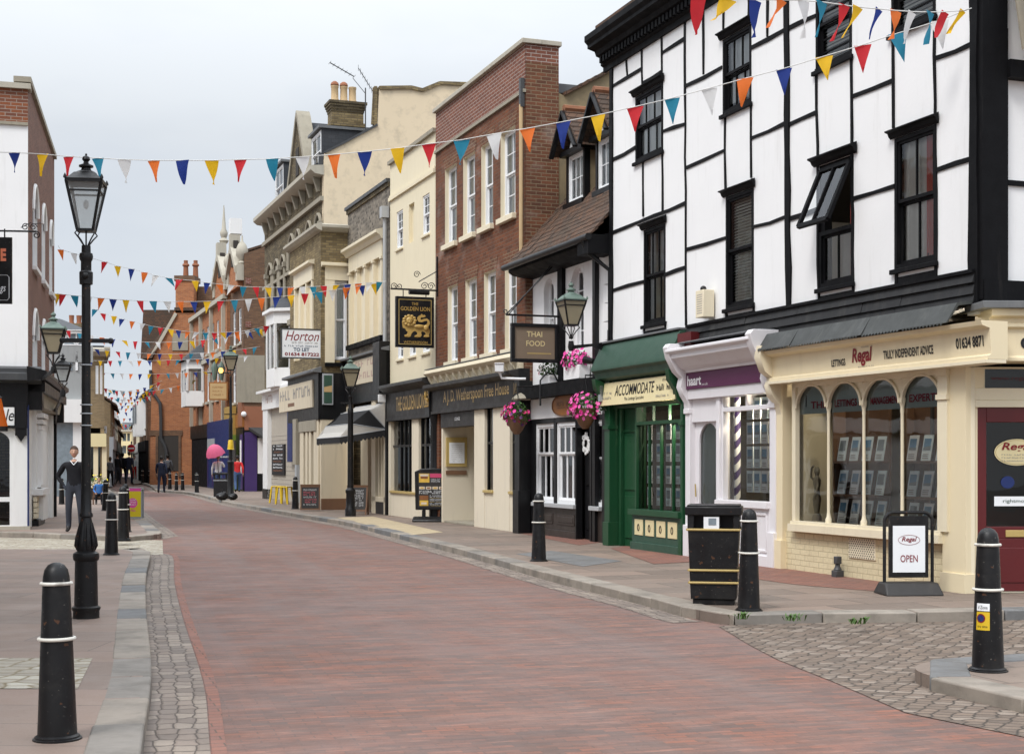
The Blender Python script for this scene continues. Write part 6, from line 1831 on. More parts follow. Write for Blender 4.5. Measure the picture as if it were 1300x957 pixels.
for (uc, wdt, vt) in ((282, 4.0, 330), (299, 3.0, 320)):
 xc, zt = U(uc, vt); zt -= .0
 g = MB()
 g.xz([(xc - wdt / 2, H9), (xc + wdt / 2, H9), (xc + wdt / 2, H9 + .8), (xc + .35, zt), (xc - .35, zt), (xc - wdt / 2, H9 + .8)], -.12, .4, M['brick_orange'])
 for sg in (-1, 1):
  g.prism([(xc + sg * (wdt / 2 + .12), -.3, H9 + .7), (xc + sg * (wdt / 2 + .12), -.3, H9 + 1.05), (xc + sg * .3, -.3, zt + .2), (xc + sg * .2, -.3, zt - .1)], (0, .5, 0), M['stone_pale'])
  g.box(xc + sg * wdt / 2 - .25, xc + sg * wdt / 2 + .25, -.2, .2, H9 + .3, H9 + 1.1, M['stone_pale'])
  g.lathe([(.2, 0), (.24, .1), (.12, .2), (.3, .5), (.32, .75), (.2, 1.05), (.06, 1.2), (.03, 1.5)], M['stone_pale'], (xc + sg * wdt / 2, .1, H9 + 1.1), 12)
 g.box(xc - .28, xc + .28, -.3, .2, zt - .1, zt + .9, M['stone_pale'])
 if uc < 290: g.lathe([(.18, 0), (.26, .15), (.14, .3), (.2, .45), (.22, .6), (.12, .8), (.02, 2.1)], M['stone_pale'], (xc, .1, zt + .9), 12)
 else: g.box(xc - .3, xc + .3, -.3, .3, zt + .9, zt + 1.7, M['white_paint'])
 g.box(xc - .4, xc + .4, -.16, .1, H9 + 1.2, H9 + 2.5, M['room_dark'])
 g.build('gable', B)
mb = MB()
for x in (.4, 4.6, 9.0, 13.6): mb.box(x - .12, x + .12, -.2, 0, 3.7, H9, M['stone_pale'])
mb.box(0, L, -.18, 0, 7.25, 7.5, M['stone_pale']); mb.box(0, L, -.25, 0, H9 - .15, H9 + .1, M['stone_pale'])
mb.build('stone_dressing', B)
g = MB()
g.box(0, L, -.12, .1, 2.9, 3.7, BK)
xb0, xb1 = U(268, 600)[0], U(297, 600)[0]
g.box(xb0, xb1, -.22, .1, 0, 3.75, M['blue_paint']); g.box(xb0 + .3, xb0 + 3.0, -.26, -.2, 1.9, 2.8, M['galv'])
for k in range(5): x = xb0 + .4 + k * (xb1 - xb0 - .8) / 4; g.box(x - .06, x + .06, -.25, -.2, .1, 1.8, M['violet_paint'])
g.box(xb0, xb1, -.24, -.2, 1.72, 1.8, M['grey_pipe'])
xl0, xl1 = U(297.5, 600)[0], U(308, 600)[0]
g.box(xl0, L - .1, -.14, .1, 0, 2.9, M['lime_paint']); g.box(xl0 + .4, xl0 + 1.2, -.16, -.1, .3, 2.6, M['room_dark']); g.box(xl0, L - .1, -.16, .1, 2.9, 4.4, M['gold'])
g.box(.2, xb0 - .1, -.06, .1, 0, 2.9, M['black_timber'])
g.build('shopfront', B)
g = MB(); xo0, xo1 = U(267, 500)[0] , U(281, 500)[0]
xo0, xo1 = 2.2, 5.4
zo0, zo1 = 1.5 + 73 / FPX * 82, 1.5 + 133 / FPX * 82
g.prism([(xo0, .0, zo0), (xo0 + .4, -1.0, zo0), (xo1 - .4, -1.0, zo0), (xo1, 0, zo0)], (0, 0, .9), M['white_paint'])
for (x, y) in ((xo0 + .4, -.95), (xo1 - .4, -.95), ((xo0 + xo1) / 2, -.95), (xo1 - .1, -.1)): g.box(x - .1, x + .1, y - .06, y + .08, zo0 + .9, zo1 - .5, M['white_paint'])
g.prism([(xo0, 0, zo1 - .5), (xo0 + .4, -1.0, zo1 - .5), (xo1 - .4, -1.0, zo1 - .5), (xo1, 0, zo1 - .5)], (0, 0, .5), M['white_paint'])
g.add([(xo0 - .2, 0, zo1), (xo0 + .3, -1.25, zo1), (xo1 - .3, -1.25, zo1), (xo1 + .2, 0, zo1), (xo0 + .6, 0, zo1 + 1.1), (xo1 - .6, 0, zo1 + 1.1)], [(0, 1, 4), (1, 2, 5, 4), (2, 3, 5)], M['slate'])
o = g.build('oriel_window', B)
g = MB(); g.face([(xo0 + .4, -.93, zo0 + .9), (xo1 - .4, -.93, zo0 + .9), (xo1 - .4, -.93, zo1 - .5), (xo0 + .4, -.93, zo1 - .5)], M['old_glass']); g.face([(xo1 - .4, -.93, zo0 + .9), (xo1 - .05, -.05, zo0 + .9), (xo1 - .05, -.05, zo1 - .5), (xo1 - .4, -.93, zo1 - .5)], M['old_glass']); g.build('pane', o)
# orange brick house, blank gable to the camera
def front(y, ul, ur): return Line((((ul - CXP) / FPX) * y, y), (((ur - CXP) / FPX) * y, y))
YG = 93
FG = front(YG, 186, 272)
U = FG.uv; L = FG.L
B = house('orange_brick_house', 'orange brick house with blank end wall, sloping tiled roof and tall chimney', FG)
zr = U(200, 393)[1]; zl = U(185, 430)[1]
xg = U(231, 393)[0]
mb = MB()
bl_ = U(190, 520)[0]; xr = L - .2
pts = [(U(190, 600)[0], 0), (xr, 0), (xr, zr - .05), (U(222, 400)[0], zr - .05), (U(198, 446)[0], U(198, 446)[1]), (U(193, 460)[0], U(193, 460)[1])]
mb.xz(pts, 0, 8, M['brick_orange'])
mb.build('wall', B)
mb = MB()
mb.prism([(U(181, 394)[0], .2, zr), (U(226, 394)[0], .2, zr), (U(194, 455)[0], -.25, U(194, 455)[1]), (U(178, 455)[0], .1, U(180, 455)[1])], (0, 7, -.1), M['tile'])
mb.bar((U(224, 398)[0], -.06, U(224, 398)[1]), (U(193, 452)[0], -.06, U(193, 452)[1]), .16, M['stone_pale'], .2)
mb.box(U(222, 394)[0], xr, -.15, .3, zr - .08, zr + .12, M['tile'])
mb.build('roof', B)
mb = MB()
ca, cb_ = U(223, 350)[0], U(246, 350)[0]; ct = U(235, 350)[1]
mb.box(ca, cb_, .0, 1.6, zr - .2, ct - .2, M['brick_orange']); mb.box(ca - .08, cb_ + .08, -.08, 1.68, ct - .35, ct, M['brick_brown'])
mb.box(cb_ + .05, cb_ + 1.9, .9, 2.2, zr - .2, ct - .6, M['brick_brown'])
ch = mb.build('chimney', B)
for u in (232.5, 245):
 mb = MB(); x = U(u, 340)[0]; mb.lathe([(.2, 0), (.18, .15), (.16, .7), (.24, .75), (.22, .85), (.14, .9), (.14, 1.1)], M['terracotta'], (x, .8, ct), 12); mb.build('chimney_pot', ch)
mb = MB(); a, z1 = U(219, 423); b, z0 = U(239, 445); mb.box(a, b, -.06, .02, z0, z1, M['stone']); mb.build('stone_panel', B)
mb = MB(); a, z1 = U(196, 592); b, z0 = U(216, 612)
z1 = 3.2
mb.box(U(190, 600)[0], U(232, 600)[0], -.05, .02, z1, z1 + .35, M['brick_brown']); mb.box(U(200, 600)[0], U(228, 600)[0], -.04, .02, .9, z1, M['room_dark']); mb.box(U(198, 600)[0], U(201, 600)[0], -.07, .02, .5, z1, M['brick_brown']); mb.box(U(227, 600)[0], U(230, 600)[0], -.07, .02, .5, z1, M['brick_brown'])
mb.build('shop_window', B)
mb = MB(); pts = [U(192, 470), U(192.5, 497), U(198, 503), U(204, 512), U(205, 530), U(205, 556), U(209, 564), U(212, 572), U(212, 600)]
mb.tube([(p[0], -.14, p[1]) for p in pts], .11, M['iron_grey'], 8); mb.build('drainpipe', B)
g = MB();
for k in range(9):
 x = U(252, 600)[0] + k * .22; g.bar((x, -.9, .0), (x, -.9, 4.2 if k % 4 == 0 else 2.6), .05, M['black_paint'])
for z in (.5, 2.3): g.bar((U(252, 600)[0], -.9, z), (U(252, 600)[0] + 1.8, -.9, z), .05, M['black_paint'])
tag(g.build('iron_railing', loc=FG.o, rz=FG.rot), 'tall black iron railing between the orange gable wall and the blue shop', 'railing')
# buildings beyond, right side of the narrow street
def row_house(name, label, y0, u0, y1, u1, h, wallm, roofm, side, wins=3, ground=None, gz=3.0, cat='building', gable=False):
 """side=+1: stands on the right of the street (left end is the far end)"""
 n_ = Vector(((u0 - CXP) / FPX * y0, y0)); f_ = Vector(((u1 - CXP) / FPX * y1, y1))
 l = Line((f_.x, f_.y), (n_.x, n_.y)) if side > 0 else Line((n_.x, n_.y), (f_.x, f_.y))
 B = house(name, label, l, cat)
 L = l.L
 ws = []
 for k in range(wins):
  x = L * (k + .5) / wins
  ws.append((x - .5, x + .5, gz + .9, gz + 2.4))
  if h > gz + 5: ws.append((x - .5, x + .5, gz + 3.4, gz + 4.7))
 mb = MB(); wall(mb, .004, L - .004, gz, h, ws, wallm, dep=.14); mb.build('wall', B)
 for r in ws: window(B, *r, SW, y=.08, cols=1, rows=1, g='old_glass', sill=(M['stone_pale'], .08, .1))
 mb = MB(); D = 7
 mb.box(.004, .25, .02, D, 0, h, wallm); mb.box(L - .25, L - .004, .02, D, 0, h, wallm); mb.box(.25, L - .25, D - .25, D, 0, h, wallm); mb.box(.25, L - .25, .3, D - .25, gz - .1, gz, M['room_dark'])
 for x in (.004, L - .25): mb.prism([(x, .0, h), (x, D, h), (x, D / 2, h + 2.4)], (.246, 0, 0), wallm)
 mb.build('end_wall', B)
 mb = MB(); mb.prism([(-.05, -.35, h - .15), (L + .05, -.35, h - .15), (L + .05, D / 2, h + 2.5), (-.05, D / 2, h + 2.5)], (0, 0, .12), roofm); mb.prism([(-.05, D / 2, h + 2.5), (L + .05, D / 2, h + 2.5), (L + .05, D, h), (-.05, D, h)], (0, 0, .12), roofm)
 mb.build('roof', B)
 g = MB(); gm = ground or M['white_paint']
 g.box(0, L, -.15, .1, gz - .75, gz, gm)
 n = max(2, int(L / 1.6))
 for k in range(n + 1): x = L * k / n; g.box(max(0, x - .12), min(L, x + .12), -.1, .1, 0, gz - .75, gm)
 g.box(0, L, -.06, .1, 0, .5, gm)
 s = g.build('shopfront', B)
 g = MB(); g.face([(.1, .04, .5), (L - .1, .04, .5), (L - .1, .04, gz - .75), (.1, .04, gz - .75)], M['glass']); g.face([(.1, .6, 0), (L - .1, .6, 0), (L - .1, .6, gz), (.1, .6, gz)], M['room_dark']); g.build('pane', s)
 return B, l
bA, lA = row_house('jettied_house', 'old house with white bay and dark roof just beyond the orange gable', 100, 187, 113, 177.5, 6.3, M['brick_brown'], M['tile'], 1, 3, M['black_timber'])
for (x0, x1) in ((lA.L - 4.2, lA.L - 2.6), (lA.L - 9, lA.L - 7)):
 g = MB(); g.prism([(x0, 0, 3.4), (x0 + .3, -.7, 3.4), (x1 - .3, -.7, 3.4), (x1, 0, 3.4)], (0, 0, 2.6), M['white_paint'])
 for k in range(3): xx = x0 + .4 + (x1 - x0 - .8) * k / 2; g.box(xx - .2, xx + .2, -.72, -.7, 4.3, 5.7, M['photo_mid'])
 g.build('bay_window', bA)
bB, lB = row_house('cream_shop_house', 'pale rendered shop house standing beyond the jettied house', 113.5, 177, 128, 173, 5.6, M['cream_render'], M['tile'], 1, 3, M['white_paint'])
bC, lC = row_house('brick_shop_house', 'small brick shop house further up the right side of the narrow street', 128.5, 172.5, 150, 169.5, 5.0, M['brick_brown'], M['slate'], 1, 4, M['stone_pale'])
# end of the street
FE_ = front(186, 149, 167)
B = house('end_house', 'pale yellow building closing the far end of the street', FE_)
L = FE_.L; h = FE_.uv(158, 548)[1]
ws = []
for k in range(3):
 for j in range(3): ws.append((L * (k + .5) / 3 - .25, L * (k + .5) / 3 + .25, 1.0 + j * 1.6, 2.0 + j * 1.6))
mb = MB(); wall(mb, 0, L, 0, h, [w_ for w_ in ws if w_[3] < h - .2], M['sign_cream'], dep=.1); mb.box(0, .2, .02, 6, 0, h, M['sign_cream']); mb.box(L - .2, L, .02, 6, 0, h, M['sign_cream']); mb.box(.2, L - .2, .5, .6, 0, h, M['photo_mid']); mb.box(-.1, L + .1, -.2, 6, h, h + .3, M['stone_pale']); mb.build('wall', B)
mb = MB(); mb.prism([(-.1, -.2, h + .3), (L + .1, -.2, h + .3), (L + .1, 3, h + 1.2), (-.1, 3, h + 1.2)], (0, 0, .1), M['slate']); mb.build('roof', B)
hill = []
mb = MB(); rr = random.Random(2)
xs = [-95 + k * 5 for k in range(21)]
top = [2 + 7.2 * math.exp(-((x + 50) / 16) ** 2) + rr.uniform(-.3, .3) for x in xs]
for k in range(20):
 mb.face([(xs[k], 0, -1), (xs[k + 1], 0, -1), (xs[k + 1], 26, top[k + 1]), (xs[k], 26, top[k])], M['iron_grey'])
 mb.face([(xs[k], 26, top[k]), (xs[k + 1], 26, top[k + 1]), (xs[k + 1], 60, -1), (xs[k], 60, -1)], M['iron_grey'])
o = mb.build('hill', loc=(0, 215, 0)); tag(o, kind='structure')
# left side: white and brick corner house
e = Vector((-.249, 1)).normalized(); pc = Vector((-10.72, 31.5))
FL = Line((pc.x, pc.y), (pc.x + e.x * 8.25, pc.y + e.y * 8.25))
U = FL.uv; L = FL.L
B = house('corner_house', 'white fronted corner house with purple brick flank on the left', FL)
HL = U(38, 112)[1]
zc = U(40, 470)[1]
zc = 3.55
MBK = M['brick_purple']
wu = [(U(41.5, 300)[0], U(47.5, 300)[0]), (U(53, 300)[0], U(57.5, 300)[0]), (U(62.5, 300)[0], U(66.5, 300)[0])]
zu1, zu0 = U(44, 232)[1], U(44, 332)[1]; zl1, zl0 = U(43, 384)[1], U(43, 487)[1]
zu1 = 7.95; zu0 = 6.0; zl1 = 5.05 ; zl0 = 3.62
ws = [(a, b, zu0, zu1) for a, b in wu] + [(a, b, zl0, zl1) for a, b in wu]
mb = MB(); wall(mb, .004, L, zc, HL, ws, MBK, dep=.14, mr=M['white_paint'])
mb.build('wall', B)
for r in ws:
 window(B, *r, SW, y=.1, cols=2, rows=2, g='old_glass', sill=(M['white_paint'], .1, .1))
mb = MB()
for r in ws:
 spandrel(mb, r[0], r[1], r[3], (r[1] - r[0]) / 2, -.004, .14, MBK)
 rim = [((r[0] + r[1]) / 2 - (r[1] - r[0]) / 2 * math.cos(PI * j / 10), -.01, r[3] - (r[1] - r[0]) / 2 + (r[1] - r[0]) / 2 * math.sin(PI * j / 10)) for j in range(11)]
 mb.tube(rim, .05, M['white_paint'], 6)
mb.build('window_arch', B)
eF = Vector((-1, -.298)).normalized()
FN = Line((pc.x + eF.x * 8, pc.y + eF.y * 8), (pc.x, pc.y))
ku_ = FN.uv
zbr = ku_(20, 157)[1]; ztop = ku_(20, 113)[1]
mb = MB(); wall(mb, 0, 8, zc, zbr, [], M['white_plaster']); wall(mb, 0, 8, zbr, ztop, [], M['brick_left']); mb.box(0, 8.0, -.05, .0, zbr - .04, zbr + .03, M['stone'])
mb.box(0, 8.06, -.08, .3, ztop, ztop + .12, M['stone_pale'])
intoB(mb, FN, FL); mb.build('end_wall', B)
mb = MB(); mb.box(-.06, L, -.07, .3, HL, HL + .12, M['stone']); mb.box(L - .25, L, .05, 8, 0, HL + .0, MBK); mb.box(.02, L - .3, .3, 7.6, HL - .5, HL - .3, M['lead']); mb.box(L - .3, L + 2.5, .6, 8, 0, HL - .9, M['brick_grime'])
mb.build('coping', B)
mb = MB(); mb.box(.1, L - .3, .4, 7.6, zc - .1, zc, M['room_dark']); mb.box(.1, L - .3, 3, 3.1, 0, zc, M['room_dark']); mb.build('inner_wall', B)
WPt = M['white_paint']
g = MB()
zf = 2.75
g.yz([(0, zc + .05), (-.42, zc - .05), (-.42, zc - .14), (-.3, zc - .22), (0, zc - .3)], -.3, L - .6, BK)
g.yz([(0, zc - .3), (-.36, zc - .28), (-.36, zc - .5), (0, zc - .5)], .0, L - .6, BK)
g.yz([(.1, zf + .02), (-.2, zf + .02), (-.26, zc - .5), (.1, zc - .5)], .5, L - 1.0, M['pale_board'] if False else M['stone_pale'])
g.scribble(.9, L - 1.6, zf + .2, zf + .42, -.236, M['grey_letter'], 11, rr)
g.box(L - 1.0, L - .6, -.3, .1, zf - .2, zc - .2, BK); g.box(L - .62, L - .5, -.1, .1, 0, zc, BK)
g.box(.0, .5, -.3, .2, zf - .1, zc - .3, BK)
px = 2.6
g.box(.5, L - 1.0, .05, .2, 0, zf, WPt)
g.box(px - .9, px + .9, -.04, .1, .62, zf, WPt); g.box(px - .55, px + .55, -.12, .1, .9, zf - .5, WPt)
for k in range(5): x = px - .44 + .22 * k; g.tube([(x, -.12, .95), (x, -.12, zf - .52)], .05, WPt, 8)
for k in range(3): g.box(px - .6 - .05 * k, px + .6 + .05 * k, -.14 - .03 * k, .1, zf - .5 + .14 * k, zf - .39 + .14 * k, WPt)
g.box(px - 1.0, px + 1.0, -.2, .1, .72, .86, WPt); g.box(px - .35, px + .35, -.16, .1, .12, .72, WPt); g.box(px - 1.0, px + 1.0, -.1, .1, 0, .14, BK)
for k in range(4): g.box(px - .95, px - .4, -.06, .02, .18 + k * .13, .29 + k * .13, M['cream_trim']); g.box(px + .4, px + .95, -.06, .02, .18 + k * .13, .29 + k * .13, M['cream_trim'])
g.box(L - 1.5, L - 1.0, -.05, .15, 0, zf, WPt); g.box(L - 1.02, L - .9, -.03, .1, 0, zf, BK)
b0 = len(g.v)
g.yz([(0, zc + .06), (-.2, zc), (-.2, zc - .08), (-.3, zc - .12), (-.3, zc - .26), (0, zc - .34)], 0, 8.28, M['iron_grey'])
zs1, zs0 = ku_(10, 517, -.1)[1], ku_(10, 540, -.1)[1]
g.box(0, 8.0, -.1, .1, zs1 + .0, zc - .3, BK); g.box(0, 7.72, -.12, .1, zs0, zs1, WPt); g.box(0, 7.95, -.18, .1, zs0 - .06, zs0 - .002, BK)
a = ku_(7, 530, -.12)[0]; g.text('le', a, a + .18, zs0 + .1, zs0 + .36, -.126, M['ink'], shear=.3)
g.box(7.74, 7.98, -.16, .1, zs0 - .22, zs1 + .12, BK); g.xz([(7.77, zs0 - .22), (7.95, zs0 - .22), (7.86, zs0 - .36)], -.16, .1, BK)
g.box(7.72, 7.99, -.08, .2, 0, zs0 - .06, WPt); g.box(7.62, 7.72, -.06, .2, 0, zs0 - .06, WPt)
g.box(0, 7.62, -.05, .12, .62, .72, WPt); g.box(0, 7.62, -.04, .12, 0, .1, WPt); g.box(7.99, 8.02, -.09, .2, 0, zf, M['blue_paint'])
g.box(0, 8.05, -.1, .2, -.02, .08, M['stone_pale'])
spandrel(g, 6.4, 7.62, zs0 - .06, .3, -.05, .1, WPt); g.box(0, 6.4, -.05, .1, 0, zs0 - .06, WPt)
intoB(g, FN, FL, b0)
sf = g.build('shopfront', B, bevel=.006)
g = MB(); g.face([(6.4, .08, .1), (7.62, .08, .1), (7.62, .08, zs0 - .06), (6.4, .08, zs0 - .06)], M['glass']); g.face([(0, 1, 0), (7.3, 1, 0), (7.3, 1, 3), (0, 1, 3)], M['room_dark']); intoB(g, FN, FL); g.build('pane', sf)
mb = MB(); mb.box(-.0, .32, -.02, .1, ku_(38, 475)[1] - .35, ku_(38, 475)[1] + .1, M['gold']);
# left side beyond
def perp_front(y, ul, ur):
 '''wall square to the street, facing the camera: its right end stands at (ur, y)'''
 b = Vector(((ur - CXP) / FPX * y, y)); e = Vector((.957, .29)); k = (ul - CXP) / FPX
 t = (b.x - k * b.y) / (e.x - k * e.y)
 a = b - e * t
 return Line((a.x, a.y), (b.x, b.y))
FL2 = perp_front(62, 55, 108)
B = house('slate_roofed_house', 'grey house with fan shaped attic window and slate roof beyond the corner house', FL2)
L = FL2.L; U = FL2.uv
h = U(80, 420)[1]
GR = paint('grey_render', (.30, .31, .31), .75, .08, 2, .35, (.15, .15, .15), .2, 20)
mb = MB(); wall(mb, 0, L, 0, h, [], GR); mb.box(.0, .2, .02, 7, 0, h, GR); mb.box(L - .2, L, .02, 7, 0, h, GR); mb.box(.2, L - .2, 6.8, 7, 0, h, GR)
xa = U(97, 440)[0]; za = U(97, 438)[1]
mb.build('wall', B)
mb = MB(); mb.disc(xa, za, .62, .62, -.03, M['sash_white'], 30); mb.disc(xa, za, .5, .5, -.036, M['photo_mid'], 30)
for a in range(5): mb.bar((xa, -.05, za), (xa + .52 * math.cos(PI * a / 4), -.05, za + .52 * math.sin(PI * a / 4)), .05, M['sash_white'])
mb.box(xa - .7, xa + .7, -.06, .0, za - .75, za - .02, GR)
mb.box(0, L, -.15, 0, h - .12, h + .05, M['white_paint'])
z0, z1 = U(80, 470)[1], U(80, 452)[1]
mb.box(U(76, 460)[0], U(92, 460)[0], -.03, .0, z0, U(80, 440)[1], M['photo_mid']); mb.box(U(96, 460)[0], U(99, 460)[0], -.06, 0, z0, U(80, 446)[1], M['sash_white'])
mb.box(0, L, -.4, .0, 3.2, 4.2, M['white_paint']); mb.box(0, L, -.1, 0, 0, 3.2, M['photo_mid']); mb.box(L - .5, L, -.14, 0, 0, 3.2, M['white_paint'])
mb.build('window_surround', B)
mb = MB(); zr = U(75, 402)[1]
mb.add([(-.2, -.2, h), (L + .2, -.2, h), (L + .2, 7, h), (-.2, 7, h), (L * .35, 3, zr + .2), (L * .45, 3.5, zr + .2)], [(0, 1, 4), (1, 2, 5, 4), (2, 3, 5), (3, 0, 4, 5)], M['slate'])
mb.build('roof', B)
mb = MB(); a, b = U(84, 410)[0], U(106, 410)[0]; zt = U(95, 407)[1]; mb.box(a, b, 4.5, 5.2, h, zt + .3, M['brick_tan']); ch = mb.build('chimney', B)
for k in range(3):
 mb = MB(); mb.lathe([(.14, 0), (.1, .1), (.12, .4)], M['terracotta'], (a + .2 + k * .33, 4.85, zt + .3), 10); mb.build('chimney_pot', ch)
FL3 = perp_front(76, 100, 132.5)
bL3, l3 = None, None
B = house('tan_brick_house', 'tan brick house with pale moulded cornice seen behind the near lamp post', FL3)
L = FL3.L; U = FL3.uv; h = U(131, 446)[1]
ws = [(U(121.5, 480)[0], U(125, 480)[0], U(123, 500)[1], U(123, 464)[1]), (U(127, 480)[0], U(130, 480)[0], U(123, 500)[1], U(123, 464)[1])]
mb = MB(); wall(mb, 0, L, 3.3, h, ws, M['brick_tan'], dep=.12); mb.box(0, .2, .02, 7, 0, h, M['brick_tan']); mb.box(L - .2, L, .02, 9, 0, h, M['brick_tan']); mb.box(.2, L - .2, 1.0, 1.1, 0, h, M['room_dark']); mb.build('wall', B)
for r in ws: window(B, *r, SW, y=.06, fw=.05, cols=1, rows=1, g='old_glass')
mb = MB(); mb.yz([(0, h + .2), (-.5, h + .1), (-.5, h - .05), (-.2, h - .25), (0, h - .3)], -.1, L + .3, M['stone_pale']); mb.box(L, L + .3, -.5, 9, h - .05, h + .2, M['stone_pale']); mb.box(0, L, .0, 9, h + .2, h + .3, M['slate']); mb.build('cornice', B)
g = MB(); g.box(0, L + .1, -.3, 0, 2.3, 3.0, M['sign_cream']); g.box(0, L, -.1, .1, 0, .5, M['cream_paint'])
for k in range(4): x = L * k / 3; g.box(max(0, x - .12), x + .12, -.14, .1, 0, 2.3, M['cream_paint'])
g.face([(0, .05, .4), (L, .05, .4), (L, .05, 2.3), (0, .05, 2.3)], M['glass'])
g.build('shopfront', B)
FY = perp_front(66, 84, 107)
B = house('bow_fronted_shop', 'buff brick building with curved top between the slate roofed house and lamp post', FY)
L = FY.L; U = FY.uv
pts = [(0, 0)] + [(L, 0)] + [(L * (1 - k / 10), U(90, 478)[1] + .16 * math.sin(PI * k / 10)) for k in range(11)]
mb = MB(); mb.xz(pts, 0, 5, M['brick_tan']); mb.build('wall', B)
mb = MB(); mb.box(0, L, -.2, .0, 2.6, 3.1, M['white_paint']); mb.box(L - .25, L, -.22, .0, 0, 2.6, M['white_paint']); mb.box(0, L - .3, -.05, .0, .3, 2.6, M['photo_mid']); mb.build('shopfront', B)
row_house('brown_roofed_shop', 'low shop house with brown roof and pale front, left past the tan house', 86, 141, 100, 145.5, 5.0, M['brick_tan'], M['tile'], -1, 3, M['galv'])
row_house('dark_roofed_shop', 'dark roofed shop house further along the left side of the street', 100.5, 146, 118, 149.5, 4.4, M['white_paint'], M['tile'], -1, 4, M['charcoal'])
row_house('gabled_cottage_shop', 'last shop house on the left before the end of the street', 118.5, 150, 150, 154, 4.0, M['brick_brown'], M['tile'], -1, 5, M['charcoal'])
# houses outside the picture on the left: they carry the hanging sign and show in the shop glass
FO = Line((-5.6, 4.0), (-8.75, 19.5))
B = house('brick_shop_house', 'brown brick house with white shopfront standing left of the near pavement', FO)
L = FO.L
ws = []
for k in range(5): ws += [(1.2 + k * 3, 2.3 + k * 3, 4.4, 6.1), (1.2 + k * 3, 2.3 + k * 3, 7.2, 8.7)]
mb = MB(); wall(mb, 0, L, 3.3, 9.6, ws, M['brick_brown'], dep=.15); mb.build('wall', B)
for r in ws[:]: window(B, *r, SW, y=.1, cols=2, rows=2, g='old_glass')
mb = MB(); shell(mb, L, 7, 9.6, M['brick_brown'], M['slate']); mb.box(.2, L - .2, .3, 6.8, 3.2, 3.3, M['room_dark']); mb.build('inner_wall', B)
g = MB(); g.box(0, L, -.25, .1, 2.5, 3.3, M['white_paint']); g.box(0, L, -.12, .1, 0, .6, M['white_paint'])
for k in range(9): x = L * k / 8; g.box(max(0, x - .15), min(L, x + .15), -.15, .1, .6, 2.5, M['white_paint'])
sf = g.build('shopfront', B)
g = MB(); g.face([(0, .05, .6), (L, .05, .6), (L, .05, 2.5), (0, .05, 2.5)], M['glass']); g.face([(.2, 1.2, 0), (L - .2, 1.2, 0), (L - .2, 1.2, 3.2), (.2, 1.2, 3.2)], M['room_wood']); g.build('pane', sf)
# bollards
BG = M['black_gloss']
RING = paint('ring_white', (.66, .64, .58), .6, .1, 14, .85, (.10, .08, .06), .5, 50, streak=False, lo=.5, hi=.6)
def make_bollard():
 t = thing('bollard', '-', 'bollard')
 mb = MB()
 mb.lathe([(.128, 0), (.128, .02), (.112, .03), (.078, .90), (.075, .945), (.066, .985), (.047, 1.012), (.02, 1.026), (.0, 1.028)], BG, n=24)
 mb.lathe([(.14, -.02), (.14, .008), (.125, .014)], BG, n=24)
 mb.build('post', t)
 for z, r in ((.585, .094), (.905, .0785)):
  rb = MB(); rb.tube([((r + .006) * math.cos(2 * PI * k / 24), (r + .006) * math.sin(2 * PI * k / 24), z) for k in range(25)], .0105, RING, 8, False)
  rb.build('ring', t)
 return t
bol = make_bollard()
spots = [  # u, v of the foot, scale, label
 (73, 937.6, .93, 'nearest black bollard, on the left pavement before the near lamp post'),
 (141.5, 704, .97, 'black bollard right of the near lamp post foot, first of the left kerb cluster'),
 (156.8, 685, 1.0, 'black bollard directly left of the yellow poster stand'),
 (159.5, 675, 1.0, 'black bollard mostly hidden behind the one beside the yellow poster stand'),
 (133.7, 648, .93, 'small black bollard in front of the seated figure on the left'),
 (78.5, 640, .9, 'black bollard beside the man in black by the white corner shop'),
 (950.5, 775, 1.0, 'black bollard standing right against the litter bin with gold bands'),
 (684, 712, 1.0, 'black bollard on the kerb before the low white pub'),
 (375, 646, 1.0, 'black bollard left of the red lettered chalkboard'),
 (250, 625, .95, 'black bollard beside the man in pale blue, far right pavement'),
 (232, 622, .9, 'black bollard in the middle of the far trio before the orange gable'),
 (224, 622.4, .9, 'black bollard left of the middle one in the far trio before the orange gable'),
 (215.7, 621, .95, 'black bollard nearest the walking man in the far trio'),
 (190, 613.6, .95, 'black bollard on the far kerb corner right of its twin'),
 (181, 613.2, .95, 'leftmost black bollard on the far kerb corner'),
 (197.5, 612.5, .95, 'black bollard behind the man walking away, far kerb')]
bol0 = bol
plate = None
for i, (u, v, s, lab) in enumerate(spots):
 o = bol if i == 0 else copy_tree(bol0)
 o.location = gnd(u, v); o.scale = (s, s, s); o.rotation_euler = (R(random.uniform(-.7, .7)), R(random.uniform(-.7, .7)), random.uniform(0, 6))
 tag(o, lab, 'bollard', 'black bollards along the street')
o = copy_tree(bol0); o.location = gnd(1254, 851); o.scale = (1, 1, 1); o.rotation_euler = (0, 0, 0)
tag(o, 'black bollard with yellow parking notice on the near right corner', 'bollard', 'black bollards along the street')
pb = MB(); an0 = -PI / 2 - .55
def curve_plate(mb, r0, z0, z1, a0, a1, m, off=0.0, n=8):
 rr_ = lambda z: .112 - .034 * (z - .03) / .87 + .0015 + off
 vs_, fs_ = [], []
 for k in range(n + 1):
  a = a0 + (a1 - a0) * k / n
  for z in (z0, z1): vs_.append((rr_(z) * math.cos(a), rr_(z) * math.sin(a), z))
 for k in range(n): fs_.append((2 * k, 2 * k + 2, 2 * k + 3, 2 * k + 1))
 mb.add(vs_, fs_, m)
A0, A1 = -PI / 2 - 1.2, -PI / 2 - .2
curve_plate(pb, 0, .30, .43, A0, A1, M['yellow_paint']); curve_plate(pb, 0, .437, .49, A0, A1, M['paper'])
